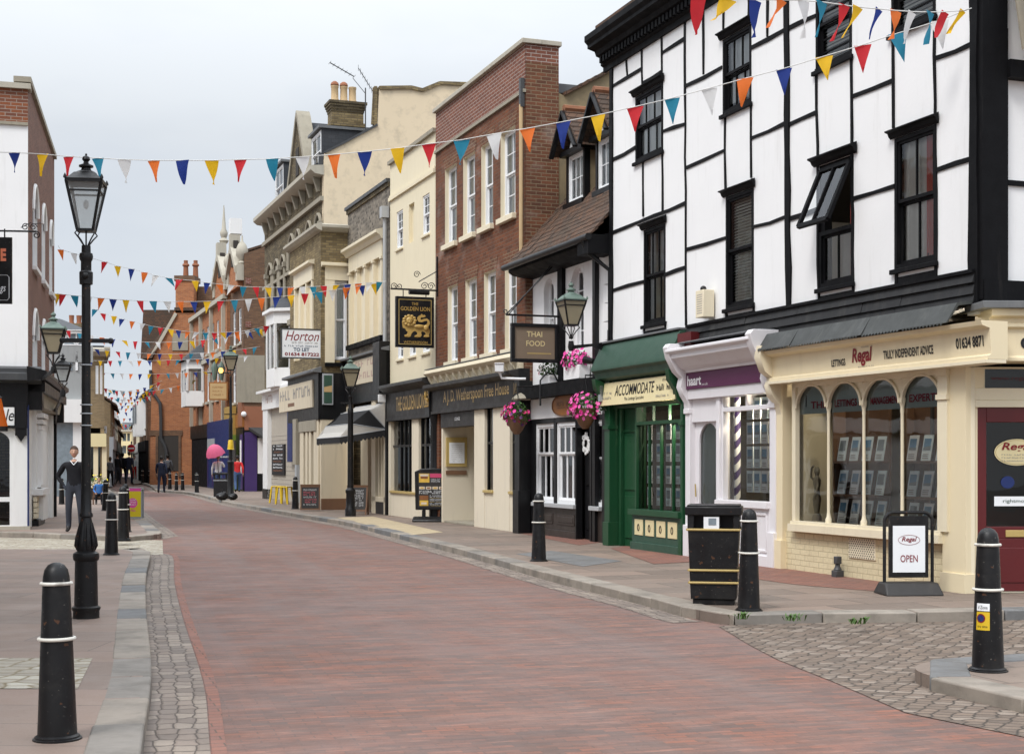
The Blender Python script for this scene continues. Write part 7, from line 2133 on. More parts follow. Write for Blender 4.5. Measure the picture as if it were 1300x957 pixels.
def on_plate(mb, b0, zc, a_c, off=.002):
 res = []
 for (x, y, z) in mb.v[b0:]:
  a = a_c + x / .1; zz = zc + z
  r_ = .112 - .034 * (zz - .03) / .87 + .0015 + off
  res.append((r_ * math.cos(a), r_ * math.sin(a), zz))
 mb.v[b0:] = res
b0 = len(pb.v); pb.disc(-.012, 0, .032, .032, 0, M['dark_red'], 20); on_plate(pb, b0, .385, -PI / 2 - .7, .0025)
b0 = len(pb.v); pb.disc(-.012, 0, .024, .024, 0, M['blue_paint'], 20); on_plate(pb, b0, .385, -PI / 2 - .7, .004)
b0 = len(pb.v); pb.text('d Zone', -.035, .035, -.012, .012, 0, M['ink']); on_plate(pb, b0, .463, -PI / 2 - .7, .003)
b0 = len(pb.v); pb.text('any time', -.035, .035, -.01, .01, 0, M['ink']); on_plate(pb, b0, .325, -PI / 2 - .7, .003)
pb.build('parking_notice', o)
# litter bin
lp = gnd(908, 768)
Yb = lp.y
t = thing('litter_bin', 'square black litter bin with three gold bands on the right pavement', 'litter bin', (lp.x + .02, Yb + .2, 0), R(-11))
mb = MB()
w0, w1 = .235, .275; d0_, d1_ = .20, .235; Hb = 1.02
def fr(z): f = z / Hb; return w0 + (w1 - w0) * f, d0_ + (d1_ - d0_) * f
def slab(z0, z1, grow=0, m=BG):
 a, b = fr(z0); c, d = fr(z1)
 a += grow; b += grow; c += grow; d += grow
 mb.add([(-a, -b, z0), (a, -b, z0), (a, b, z0), (-a, b, z0), (-c, -d, z1), (c, -d, z1), (c, d, z1), (-c, d, z1)], [(0, 3, 2, 1), (4, 5, 6, 7), (0, 1, 5, 4), (1, 2, 6, 5), (2, 3, 7, 6), (3, 0, 4, 7)], m)
slab(0, .06, -.02); slab(.06, .80);
a, b = fr(.9)
for (sx, sy) in ((-1, -1), (1, -1), (1, 1), (-1, 1)): mb.box(sx * a, sx * (a - .07), sy * b, sy * (b - .07), .79, .96, BG)
slab(.94, 1.03, .02); slab(1.03, 1.05, .0)
mb.box(-.02, .07, -b + .0, -b + .03, .79, .96, BG)
mb.box(-a + .05, a - .05, -.05, .05, .7, .95, M['ink'])
mb.build('bin_body', t, bevel=.012)
for z in (.235, .365, .79):
 a, b = fr(z); a += .008; b += .008
 rb = MB(); rb.tube([(-a, -b, z), (a, -b, z), (a, b, z), (-a, b, z), (-a, -b, z)], .0125, M['brass'], 8); rb.build('gold_band', t)
mb = MB(); a, b = fr(.88); mb.face([(-.1, -b - .004, .80), (.06, -b - .004, .80), (.06, -b - .006, .925), (-.1, -b - .006, .925)], M['paper']); mb.face([(-.05, -b - .008, .84), (.03, -b - .008, .84), (.03, -b - .009, .91), (-.05, -b - .009, .91)], M['photo_mid']); mb.build('bin_sticker', t)
# A-board of the lettings office
pA = gnd(1153, 754)
t = thing('pavement_sign', 'black framed swing sign with a white OPEN panel before the cream shop', 'pavement sign', pA, R(4))
k = pA.y / FPX
w_ = 31 * k; h_ = 106 * k
mb = MB()
z0 = .16
arc = [(-w_, .1), (-w_ - .0, h_ - .12)] + [(-w_ + .1 - .1 * math.cos(PI / 2 * j / 5), h_ - .12 + .1 * math.sin(PI / 2 * j / 5)) for j in range(1, 6)]
arc += [(w_ - .1 + .1 * math.sin(PI / 2 * j / 5), h_ - .12 + .1 * math.cos(PI / 2 * j / 5)) for j in range(0, 6)] + [(w_, .1)]
mb.tube([(x, 0, z) for x, z in arc], .02, BG, 8)
mb.build('frame', t)
mb = MB(); mb.add([(-w_ - .06, -.24, .0), (w_ + .06, -.24, 0), (w_ + .06, .24, 0), (-w_ - .06, .24, 0), (-w_ - .03, -.12, .14), (w_ + .03, -.12, .14), (w_ + .03, .12, .14), (-w_ - .03, .12, .14)], [(0, 3, 2, 1), (4, 5, 6, 7), (0, 1, 5, 4), (1, 2, 6, 5), (2, 3, 7, 6), (3, 0, 4, 7)], M['charcoal']); mb.build('base', t, bevel=.02)
mb = MB(); pz0, pz1 = .19, h_ - .06
mb.box(-w_ + .05, w_ - .05, -.018, .018, pz0, pz1, BG)
mb.face([(-w_ + .09, -.022, pz0 + .06), (w_ - .09, -.022, pz0 + .06), (w_ - .09, -.022, pz1 - .11), (-w_ + .09, -.022, pz1 - .11)], M['paper'])
oz = pz1 - .27
for j in range(40):
 a, b = 2 * PI * j / 40, 2 * PI * (j + 1) / 40
 mb.bar((.125 * math.cos(a), -.0245, oz + .055 * math.sin(a)), (.125 * math.cos(b), -.0245, oz + .055 * math.sin(b)), .003, M['dark_red'], .004)
mb.text('Regal', -.085, .09, oz - .03, oz + .035, -.026, M['dark_red'], shear=.25, bold=.015)
mb.text('OPEN', -.1, .1, oz - .25, oz - .17, -.026, M['dark_red'], bold=.004)
sw = mb.build('panel', t, bevel=.008);
# pub menu board
pA = gnd(549, 662); k = pA.y / FPX
t = thing('menu_stand', 'black rounded menu stand with food photographs outside the brick pub', 'menu stand', pA, R(-4))
mb = MB(); w_ = 21.5 * k; z0, z1 = 15 * k, 66 * k
pts = [(-w_, z0), (w_, z0), (w_ + .02, z1 - .05), (w_ * .7, z1 + .02), (0, z1 + .04), (-w_ * .7, z1 + .02), (-w_ - .02, z1 - .05)]
mb.xz(pts, -.05, .05, M['black_gloss']); mb.box(-w_ * .62, -w_ * .4, -.03, .03, .08, z0, M['black_gloss']); mb.box(w_ * .4, w_ * .62, -.03, .03, .08, z0, M['black_gloss'])
mb.build('frame', t, bevel=.02)
mb = MB(); mb.yz([(-.3, .0), (.3, 0), (.3, .05), (.12, .13), (-.12, .13), (-.3, .05)], -w_ - .05, w_ + .05, M['black_gloss']); mb.build('base', t, bevel=.02)
mb = MB(); a, b = -w_ + .08, w_ - .08; c, d = z0 + .07, z1 - .08
mb.face([(a, -.054, c), (b, -.054, c), (b, -.054, d), (a, -.054, d)], M['charcoal'])
def rect(f0, f1, g0, g1, m, y=-.058): mb.face([(a + (b - a) * f0, y, c + (d - c) * g0), (a + (b - a) * f1, y, c + (d - c) * g0), (a + (b - a) * f1, y, c + (d - c) * g1), (a + (b - a) * f0, y, c + (d - c) * g1)], m)
FO_ = [flat('food_yellow', (.55, .35, .06), .5, var=.5), flat('food_brown', (.2, .08, .03), .5, var=.5), flat('food_pink', (.5, .06, .14), .5), flat('food_pale', (.6, .52, .42), .5, var=.3)]
rect(.02, .4, .72, .98, FO_[0]); rect(.08, .34, .83, .9, FO_[1], -.061); rect(.06, .36, .90, .96, FO_[3], -.061); rect(.42, .98, .86, .98, FO_[2]); rect(.84, .97, .72, .82, FO_[0])
for k_ in range(4): rect(.03 + .24 * k_, .23 + .24 * k_, .52, .6, FO_[3]); rect(.07 + .24 * k_, .19 + .24 * k_, .54, .58, FO_[1 if k_ % 2 else 0], -.061)
rect(.04, .36, .04, .2, FO_[0]); rect(.04, .36, .22, .34, FO_[1]); rect(.1, .3, .08, .14, FO_[3], -.061)
for k_ in range(4): mb.scribble(a + (b - a) * .46, a + (b - a) * .8, c + (d - c) * (.73 + .028 * k_), c + (d - c) * (.745 + .028 * k_), -.06, M['paper'], 9, rr)
for k_ in range(3): mb.scribble(a + .02, b - .02, c + (d - c) * (.39 + .035 * k_), c + (d - c) * (.415 + .035 * k_), -.06, M['paper'], 14, rr)
for k_ in range(9): mb.scribble(a + (b - a) * .42, b - .02, c + (d - c) * (.03 + .037 * k_), c + (d - c) * (.05 + .037 * k_), -.06, M['paper'] if k_ % 3 else M['brass'], 12, rr)
mb.build('poster', t)
# chalkboards, yellow poster stand, stools
def chalkboard(u, ln, d, wpx, hpx, rz, label, m1, m2, lean=8, legs=False):
 p = ln.pt(ln.uv(u, 600, -d)[0], -d, 0); k = p.y / FPX
 t = thing('chalkboard', label, 'chalkboard', p, R(rz))
 w_, h_ = wpx * k / 2, hpx * k
 for sg in (-1, 1):
  mb = MB(); an = R(lean) * sg
  top = h_ * math.cos(an); yb = math.sin(an) * h_
  z0 = .1 if legs else .03
  def q(x, z, off=0): return (x, -(yb * (1 - z / h_)) * 1.0 - off * sg, z)
  mb.prism([q(-w_, z0), q(w_, z0), q(w_, top), q(-w_, top)], (0, .03 * sg, 0), M['room_wood'])
  mb.face([q(-w_ + .04, z0 + .05, .003), q(w_ - .04, z0 + .05, .003), q(w_ - .04, top - .05, .003), q(-w_ + .04, top - .05, .003)], M['charcoal'])
  if legs:
   for s2 in (-1, 1): mb.bar(q(s2 * (w_ - .03), 0), q(s2 * (w_ - .03), z0 + .1), .04, M['room_wood'])
  if sg > 0:
   r_ = random.Random(int(u))
   for k_ in range(7):
    z = z0 + .14 + k_ * (top - z0 - .26) / 7
    b0 = len(mb.v); mb.scribble(-w_ + .1, w_ - .1, 0, .055, 0, m1 if k_ % 3 else m2, 9, r_)
    mb.v[b0:] = [q(x, z + zz, .006) for (x, y, zz) in mb.v[b0:]]
  mb.build('board', t)
 return t
CHR = flat('chalk_red', (.42, .09, .11), .8); CHW = flat('chalk_white', (.4, .4, .4), .8)
chalkboard(394, F6, .5, 25, 34, 4, 'chalkboard with red handwriting leaning outside the bay brick shop', CHR, CHW)
chalkboard(454, F5, .75, 27, 38, -8, 'dark chalkboard on legs under the striped awning', CHW, CHW, 10, True)
p = gnd(172.5, 658.5); k = p.y / FPX
t = thing('poster_stand', 'bright yellow and pink poster stand on the left kerb corner', 'pavement sign', p, R(-3))
mb = MB(); mb.box(-.19 * 1.0, .19, -.1, -.07, .02, 40 * k, M['galv']); mb.box(-.19, .19, .07, .1, .02, 40 * k, M['galv']); mb.box(-.19, .19, -.07, .07, 40 * k - .05, 40 * k, M['galv']); mb.build('frame', t)
mb = MB(); YEL = flat('poster_yellow', (.75, .6, .03), .5); PNK = flat('poster_pink', (.75, .10, .38), .5)
zt = 40 * k; mb.face([(-.17, -.104, .06), (.17, -.104, .06), (.17, -.104, zt - .1), (-.17, -.104, zt - .1)], YEL); mb.face([(-.17, -.104, zt - .1), (.17, -.104, zt - .1), (.17, -.104, zt - .02), (-.17, -.104, zt - .02)], PNK)
mb.disc(-.05, .42, .13, .13, -.108, PNK, 24)
for k_ in range(3): mb.scribble(-.14, .05, .36 + .06 * k_, .4 + .06 * k_, -.112, M['paper'], 5, rr)
mb.scribble(-.1, .08, .2, .25, -.112, PNK, 5, rr)
mb.build('poster', t)
def stool(u, v, label, hgt=.46, w_=.17):
 p = F7.pt(F7.uv(u, 600, -v)[0], -v, 0)
 t = thing('stool', label, 'stool', p, R(-18), 'yellow stools outside the white shop')
 mb = MB(); mb.box(-w_, w_, -w_, w_, hgt - .04, hgt, M['yellow_paint']); mb.build('seat', t, bevel=.01)
 for sx in (-1, 1):
  for sy in (-1, 1):
   mb = MB(); mb.bar((sx * (w_ - .02), sy * (w_ - .02), hgt - .04), (sx * (w_ + .03), sy * (w_ + .03), 0), .05, M['yellow_paint']); mb.build('leg', t)
 return t
stool(353.5, .7, 'left yellow stool of the pair outside the white shop', .62, .2); stool(361.5, .75, 'right yellow stool of the pair, beside the chalkboard bollard', .62, .2)
# lamps
def lantern(parent, z, s, metal, top, gm, frog=True, hk=2.05, rk=.82):
 """square tapering lantern standing on z; s = half width at the eaves"""
 mb = MB(); b = s * .45; h = s * hk
 for sx in (-1, 1):
  for sy in (-1, 1): mb.bar((sx * b, sy * b, z), (sx * s, sy * s, z + h), s * .12, metal)
 for (r, zz, t_) in ((b, z, .13), (s * .98, z + h, .16), (s * .86, z + h * .80, .1)):
  for q in range(4):
   c = [(-r, -r), (r, -r), (r, r), (-r, r)]
   p0, p1 = c[q], c[(q + 1) % 4]
   mb.bar((p0[0], p0[1], zz), (p1[0], p1[1], zz), s * t_, metal)
 mb.box(-b, b, -b, b, z - s * .08, z, metal)
 if frog:
  for q in range(4):
   a = q * PI / 2 + PI / 4
   pts = [(b * 1.3 * math.cos(a), b * 1.3 * math.sin(a), z + .0), (b * 1.75 * math.cos(a), b * 1.75 * math.sin(a), z - s * .22), (b * 1.1 * math.cos(a), b * 1.1 * math.sin(a), z - s * .5), (b * .45 * math.cos(a), b * .45 * math.sin(a), z - s * .85), (b * .3 * math.cos(a), b * .3 * math.sin(a), z - s * 1.15)]
   mb.tube(pts, s * .045, metal, 6)
  mb.tube([(0, 0, z), (0, 0, z - s * 1.2)], s * .05, metal, 6)
 o = mb.build('lantern', parent)
 g = MB()
 c0 = [(-b, -b), (b, -b), (b, b), (-b, b)]; k = .985
 for q in range(4):
  p, p2 = c0[q], c0[(q + 1) % 4]; f = s / b
  g.face([(p[0] * k, p[1] * k, z), (p2[0] * k, p2[1] * k, z), (p2[0] * f * k, p2[1] * f * k, z + h), (p[0] * f * k, p[1] * f * k, z + h)], gm)
 g.build('pane', o)
 rb = MB(); zt = z + h
 sc = lambda pr: [(s * r, zt + s * q * rk) for r, q in pr]
 rb.lathe(sc([(1.5, .02), (1.52, .13), (1.2, .3), (.85, .62), (.72, .66), (.6, .72)]), top, n=4, rot=PI / 4, smooth=False)
 rb.lathe(sc([(.62, .66), (.5, .78), (.3, .88), (.26, 1.05), (.42, 1.1), (.42, 1.2), (.2, 1.32), (.13, 1.45), (.24, 1.62), (.2, 1.78), (.05, 1.9), (.07, 1.97), (.0, 2.06)]), top, n=14)
 for sx in (-1, 1):
  for sy in (-1, 1): rb.lathe([(s * .1, 0), (s * .09, .12 * s), (.0, .3 * s)], top, (sx * s * 1.04, sy * s * 1.04, zt + .1 * s), 6)
 rb.build('lantern_roof', o)
 l = MB(); l.ball((0, 0, z + h * .55), s * .16, s * .16, s * .28, M['sash_white'], 8, 6); l.build('bulb', o)
 return o
P0 = gnd(109.5, 784); kk = P0.y / FPX
zz_ = lambda v: CH + (HOR - v) * kk
t = thing('lamp_post', 'tall black cast iron lamp post with clear lantern nearest on the left', 'lamp post', P0, R(8))
mb = MB()
prof = [(.125, 0), (.125, .07), (.135, .085), (.135, .105), (.112, .12), (.105, zz_(712)), (.12, zz_(710)), (.125, zz_(706)), (.12, zz_(702)), (.085, zz_(699)), (.088, zz_(696)), (.086, zz_(690)), (.072, zz_(676)), (.058, zz_(662)), (.05, zz_(657)), (.064, zz_(655.5)), (.064, zz_(652.5)), (.052, zz_(650)), (.047, zz_(620))]
mb.lathe(prof, BG, n=20)
for j in range(10):     # acanthus leaves round the swelling
 a = 2 * PI * j / 10
 mb.tube([(q * math.cos(a), q * math.sin(a), zz_(v)) for q, v in ((.078, 698), (.092, 692), (.086, 683), (.07, 672), (.058, 663))], [.012, .022, .018, .012, .005], BG, 6)
mb.build('base', t)
mb = MB()
mb.lathe([(.047, zz_(622)), (.044, zz_(560)), (.042, zz_(362)), (.062, zz_(361)), (.064, zz_(352)), (.064, zz_(346)), (.05, zz_(344)), (.05, zz_(332)), (.06, zz_(330)), (.066, zz_(326)), (.06, zz_(322)), (.044, zz_(321)), (.042, zz_(312))], BG, n=18)
mb.ball((.0, -.06, zz_(351)), .035, .03, .035, BG)
mb.build('shaft', t)
for v in (463.5, 514, 525, 540):
 mb = MB(); mb.tube([(.052 * math.cos(2 * PI * j / 16), .052 * math.sin(2 * PI * j / 16), zz_(v)) for j in range(17)], .007, M['galv'], 6, False); mb.build('cable_tie', t)
mb = MB(); mb.box(-.22, .23, -.03, .03, zz_(435), zz_(430), BG); mb.ball((-.22, 0, zz_(432.5)), .03, .03, .03, BG); mb.ball((.23, 0, zz_(432.5)), .03, .03, .03, BG); mb.build('ladder_bar', t)
lantern(t, zz_(293), .163, BG, BG, M['lamp_glass'], hk=2.8, rk=.86)
def plain_lamp(u, v, vtop, label, s, base_h, barz, gm, top):
 P = gnd(u, v); k = P.y / FPX; z_ = lambda vv: CH + (HOR - vv) * k
 t = thing('lamp_post', label, 'lamp post', P, R(10))
 zt = z_(vtop) - s * 3.75
 mb = MB(); mb.lathe([(.15, 0), (.15, .2), (.125, .24), (.12, base_h - .1), (.14, base_h - .06), (.14, base_h), (.09, base_h + .06)], BG, n=18); mb.build('base', t)
 mb = MB(); mb.lathe([(.085, base_h), (.075, barz - .15), (.08, barz - .1), (.08, barz + .05), (.055, barz + .1), (.045, zt - s * 1.2), (.06, zt - s * 1.1), (.04, zt - s)], BG, n=16); mb.build('shaft', t)
 mb = MB(); mb.box(-.26, .26, -.02, .02, barz + .2, barz + .24, BG); mb.build('ladder_bar', t)
 lantern(t, zt, s, BG, top, gm)
 return t
plain_lamp(445, 655, 451, 'lamp post with green lantern cap before the striped awning', .31 * .75, .72, 2.9, M['lamp_glass_amber'], M['verdigris'])
lp3 = plain_lamp(293, 633, 438, 'dark lamp post beside the pink umbrella, far right pavement', .27, 1.5, 3.2, M['lamp_glass_amber'], M['verdigris'])
mb = MB(); mb.lathe([(.15, 2.0), (.13, 2.02), (.10, 2.35), (.06, 2.42)], M['yellow_paint'], n=12); mb.build('yellow_collar', lp3)
plain_lamp(91, 626, 534, 'slender lamp post with small lantern behind the man in black', .155, .6, 1.6, M['lamp_glass_amber'], M['black_gloss'])
def wall_lamp(line, u, v_foot, d, s, wall_s, label, gm, top, bracket_drop=.0, foot=None):
 """lantern on an iron wall bracket; d = distance out from the wall"""
 x, z = line.uv(u, v_foot, -d)
 p = line.pt(x, -d, 0)
 t = thing('wall_lamp', label, 'wall lamp', p, line.rot)
 lantern(t, z, s, BG, top, gm)
 mb = MB(); zb = z - s * 1.3
 mb.lathe([(.05, zb - .12), (.06, zb - .05), (.045, zb + .02)], BG, n=10)
 mb.bar((0, 0, zb - .06), (wall_s - x, d, zb - .1), .05, BG, .07)
 mb.bar((wall_s - x, d - .04, zb - .45), (wall_s - x, d - .04, zb + .2), .07, BG, .07)
 mb.bar((wall_s - x, d - .05, zb - .4), ((wall_s - x) * .55, d * .55, zb - .12), .035, BG)
 mb.build('bracket', t)
 return t
FB = Line((bl(775).x - F1.i.x * 1.6, bl(775).y - F1.i.y * 1.6), (bl(775).x, bl(775).y))
x, z = FB.uv(725, 413)
zc_ = z
p = FB.pt(x, 0, 0)
t = thing('wall_lamp', 'large wall lamp with green cap beside the timbered house corner above pink flowers', 'wall lamp', p, FB.rot)
lantern(t, zc_, .21, BG, M['verdigris'], M['lamp_glass_amber'])
mb = MB(); zb = zc_ - .34
mb.lathe([(.04, zb - .12), (.06, zb - .05), (.045, zb + .06)], BG, n=10)
xe = FB.L - x - .02
mb.prism([(0, -.025, zb - .02), (xe, -.025, zb + .06), (xe, -.025, zb - .16), (xe * .6, -.025, zb - .02), (0, -.025, zb - .09)], (0, .05, 0), BG)
mb.bar((xe, 0, zb - .55), (xe, 0, zb + .28), .06, BG)
mb.build('bracket', t)
wall_lamp(FL, 68, 448, .75, .225, FL.uv(45, 470)[0] + .0, 'wall lamp with green cap on the purple brick flank of the corner house', M['lamp_glass_amber'], M['verdigris'])
wall_lamp(FL, 80, 484, .95, .15, FL.L - .2, 'small dark wall lamp at the far end of the corner house', M['lamp_glass'], BG)
# hanging signs
def wall_line(line, s, out=2.4):
 a = line.pt(s, -out, 0); b = line.pt(s, 0, 0)
 return Line((a.x, a.y), (b.x, b.y))
W = wall_line(F3, F3.uv(556, 372)[0])
a, z1 = W.uv(502, 376); b, z0 = W.uv(550.5, 442)
t = thing('hanging_sign', 'black hanging pub sign with a gold lion on a scrolled bracket', 'hanging sign', W.o, W.rot)
mb = MB(); mb.box(a, b, -.05, .05, z0, z1, M['black_gloss'])
mb.build('frame', t, bevel=.012)
mb = MB(); w_ = b - a; h_ = z1 - z0
for (p, q, r_, s_) in ((a + .07, b - .07, z0 + .07, z0 + .085), (a + .07, b - .07, z1 - .085, z1 - .07)): mb.box(p, q, -.054, -.05, r_, s_, M['brass'])
for (p, q) in ((a + .07, a + .085), (b - .085, b - .07)): mb.box(p, q, -.0535, -.05, z0 + .085, z1 - .085, M['brass'])
mb.text('THE', a + w_ * .41, a + w_ * .58, z0 + h_ * .83, z0 + h_ * .885, -.056, M['gold'], bold=.01)
mb.text('GOLDEN LION', a + w_ * .12, a + w_ * .89, z0 + h_ * .72, z0 + h_ * .80, -.056, M['gold'], bold=.02)
mb.text('WETHERSPOON', a + w_ * .2, a + w_ * .82, z0 + h_ * .075, z0 + h_ * .125, -.056, M['gold'], bold=.01)
LG = paint('lion_gold', (.50, .33, .10), .33, .15, 6, .2, (.12, .07, .02), .2);
lion(mb, a + w_ * .14, a + w_ * .90, z0 + h_ * .19, z0 + h_ * .67, -.055, LG, .03)
mb.build('lion_emblem', t)
mb = MB()
xw = W.L; zb = z1 + .18
mb.tube([(a - .12, 0, zb), (xw, 0, zb)], .022, BG, 8); mb.tube([(a + .35, 0, z1 + .12), (b - .12, 0, z1 + .12)], .065, BG, 10)
for x in (a + .2, b - .2): mb.tube([(x, 0, z1), (x, 0, zb)], .012, BG, 6)
mb.bar((xw - .02, 0, zb - .15), (xw - .02, 0, zb + .85), .035, BG)
mb.tube([(xw, 0, zb + .5), (a + .6, 0, zb + .2)], .014, BG, 6)
spiral(mb, a - .04, zb + .06, .09, .02, 0, 1.4, 0, BG, .01); spiral(mb, a + .1, zb + .07, .08, .02, PI, 1.4, 0, BG, .01); spiral(mb, xw - .18, zb + .1, .1, .02, 0, 1.5, 0, BG, .01)
spiral(mb, xw - .55, zb + .38, .09, .02, 0, 1.5, 0, BG, .01); spiral(mb, a + .75, zb + .1, .1, .02, 0, 1.5, 0, BG, .01)
mb.build('bracket', t)
W = wall_line(F2, F2.uv(714, 402)[0], 2.4)
a, z1 = W.uv(648.5, 410); b, z0 = W.uv(708, 461)
t = thing('hanging_sign', 'brown board lettered THAI FOOD in a thick black frame', 'hanging sign', W.o, W.rot)
mb = MB()
f = .07
mb.box(a, b, -.05, .05, z1 - f, z1, BK); mb.box(a, b, -.05, .05, z0, z0 + f, BK); mb.box(a, a + f, -.049, .049, z0 + f, z1 - f, BK); mb.box(b - f, b, -.049, .049, z0 + f, z1 - f, BK)
mb.build('frame', t, bevel=.01)
mb = MB(); mb.box(a + f, b - f, -.015, .015, z0 + f, z1 - f, M['thai_board']); w_ = b - a; h_ = z1 - z0
CRM = flat('letter_cream', (.68, .56, .3), .5)
mb.text('THAI', a + w_ * .33, a + w_ * .66, z0 + h_ * .66, z0 + h_ * .80, -.02, CRM, bold=.012); mb.text('FOOD', a + w_ * .32, a + w_ * .72, z0 + h_ * .42, z0 + h_ * .56, -.02, CRM, bold=.012)
mb.face([(a + w_ * .34, -.018, z0 + h_ * .22), (a + w_ * .85, -.018, z0 + h_ * .22), (a + w_ * .85, -.018, z0 + h_ * .25), (a + w_ * .34, -.018, z0 + h_ * .25)], M['brass'])
mb.build('panel', t)
mb = MB(); zb = z1 + .16
mb.tube([(a - .1, 0, zb), (W.L, 0, zb)], .02, BG, 8); mb.tube([(a - .1, 0, zb), (W.L - .05, 0, zb + 1.15)], .014, BG, 6); mb.tube([(a - .04, 0.03, zb), (W.L - .05, .03, zb + 1.22)], .01, BG, 6)
for x in (a + .03, b - .06): mb.tube([(x, 0, z1), (x, 0, zb)], .012, BG, 6)
spiral(mb, a - .12, zb + .06, .05, .02, -PI / 2, 1, 0, BG, .01)
zl = z0 - .55
mb.tube([(a + .62, 0, zl - .3), (a + .62, 0, zl + .2), (a + .75, 0, zl + .35), (a + .92, 0, zl + .32), (a + 1.05, 0, zl + .1), (a + 1.0, 0, zl - .15)], .018, BG, 6)
mb.tube([(a + 1.05, 0, zl + .0), (a + 1.1, 0, zl + .3), (a + 1.3, 0, zl + .35), (a + 1.5, 0, zl + .05), (W.L, 0, zl + .02)], .018, BG, 6); mb.tube([(a + 1.05, 0, zl - .08), (W.L - .1, 0, zl - .06)], .014, BG, 6)
mb.build('bracket', t)
W = wall_line(F6, F6.L - .05, 2.2)
a, z1 = W.uv(358, 418); b, z0 = W.uv(407.5, 454.5)
t = thing('to_let_board', 'white to let board with red script fixed to the stock brick house', 'sign', W.o, W.rot)
mb = MB(); mb.box(a, b, -.02, .02, z0, z1, M['paper']); w_, h_ = b - a, z1 - z0
NAV = flat('navy_letter', (.02, .06, .12), .5)
mb.text('Horton', a + w_ * .08, a + w_ * .95, z0 + h_ * .6, z0 + h_ * .95, -.024, M['dark_red'], shear=.35, bold=.0)
mb.scribble(a + w_ * .25, a + w_ * .92, z0 + h_ * .5, z0 + h_ * .56, -.024, M['grey_letter'], 16, rr); mb.scribble(a + w_ * .06, a + w_ * .94, z0 + h_ * .385, z0 + h_ * .44, -.024, NAV, 18, rr)
mb.text('TO LET', a + w_ * .29, a + w_ * .7, z0 + h_ * .22, z0 + h_ * .35, -.024, NAV, bold=.03); mb.text('01634 817222', a + w_ * .07, a + w_ * .95, z0 + h_ * .05, z0 + h_ * .18, -.024, M['dark_red'], bold=.035)
mb.build('panel', t)
mb = MB();
for (p, q, r_, s_) in ((a - .03, b + .03, z1, z1 + .04), (a - .03, b + .03, z0 - .04, z0), (a - .03, a, z0, z1), (b, b + .03, z0, z1)): mb.box(p, q, -.03, .03, r_, s_, M['iron_grey'])
mb.bar((b, .04, z1 - .2), (W.L, .04, z1 - .2), .05, M['iron_grey']); mb.bar((b, .04, z0 + .2), (W.L, .04, z0 + .2), .05, M['iron_grey'])
mb.build('frame', t)
W = Line((-9.4, 19.6), (-6.4, 19.9))
a, z1 = W.uv(-34, 301); b, z0 = W.uv(15.5, 386)
t = thing('hanging_sign', 'black hanging sign with orange letters cut by the left edge', 'hanging sign', W.o, W.rot)
mb = MB(); mb.box(a, b, -.02, .02, z0, z1, BG); w_, h_ = b - a, z1 - z0
SAL = flat('salmon_letter', (.75, .22, .12), .5)
mb.text('E', b - .15, b - .075, z0 + h_ * .64, z0 + h_ * .83, -.024, SAL, bold=.05)
mb.text('gs', b - .16, b - .08, z0 + h_ * .15, z0 + h_ * .26, -.024, M['paper'], shear=.25)
pts = [(b - .3, z0 + .05), (b - .06, z0 + .05), (b - .035, z0 + .08), (b - .035, z0 + h_ * .4), (b - .06, z0 + h_ * .43), (b - .3, z0 + h_ * .43)]
for p, q in zip(pts, pts[1:]): mb.bar((p[0], -.022, p[1]), (q[0], -.022, q[1]), .007, M['paper'], .004)
mb.build('panel', t)
mb = MB(); zb = z1 + .09
xr_ = W.uv(52, 296)[0]
mb.tube([(a - 1.2, 0, zb), (xr_ - .06, 0, zb)], .014, BG, 6)
for x in (b - .1, a + .1): mb.tube([(x, 0, z1), (x, 0, zb + .03)], .01, BG, 6)
spiral(mb, xr_ - .06, zb - .05, .05, .015, PI / 2, -1.3, 0, BG, .009); spiral(mb, xr_ - .1, zb + .06, .05, .012, 0, 1.4, 0, BG, .007); spiral(mb, b + .18, zb + .06, .055, .012, 0, 1.4, 0, BG, .007)
mb.tube([(b + .12, 0, zb + .05), (b + .25, 0, zb + .12), (xr_ - .1, 0, zb + .1), (xr_ + .0, 0, zb + .12)], .006, BG, 5)
mb.build('bracket', t)
W = front(76, 250, 292)
a, z1 = W.uv(265.5, 485); b, z0 = W.uv(289.5, 508)
t = thing('hanging_sign', 'pale wooden board in a brown frame hanging by the white oriel, far right', 'hanging sign', W.o, W.rot)
mb = MB(); mb.box(a, b, -.05, .05, z0, z1, M['wood_sign']); mb.box(a + .07, b - .07, -.06, -.045, z0 + .07, z1 - .07, M['pale_wood'])
for k_ in range(3): mb.scribble(a + .2, b - .2, z0 + .25 + k_ * .2, z0 + .33 + k_ * .2, -.065, M['wood_sign'], 8, rr)
mb.build('panel', t)
mb = MB(); mb.tube([(a - .1, 0, z1 + .5), (b + .8, 0, z1 + .5)], .03, BG, 6); mb.tube([(a + .1, 0, z1), (a + .1, 0, z1 + .5)], .02, BG, 5); mb.tube([(b - .1, 0, z1), (b - .1, 0, z1 + .5)], .02, BG, 5)
for xx in (a + .3, b - .35): mb.lathe([(.08, z1 + .1), (.2, z1 + .75), (.12, z1 + .95), (.03, z1 + 1.1)], M['verdigris'], (xx, 0, 0), 8)
mb.build('bracket', t)
lt = NT('lit_bulb'); lt.t.nodes.remove(lt.b); em = lt.n('ShaderNodeEmission'); em.inputs[0].default_value = (1, .5, .12, 1); em.inputs[1].default_value = 2.2; lt.l(em.outputs[0], lt.out.inputs[0])
mb = MB(); mb.ball((b - .35, -.12, z1 + .62), .13, .12, .16, lt.mat, 10, 6); mb.build('lit_bulb', t)
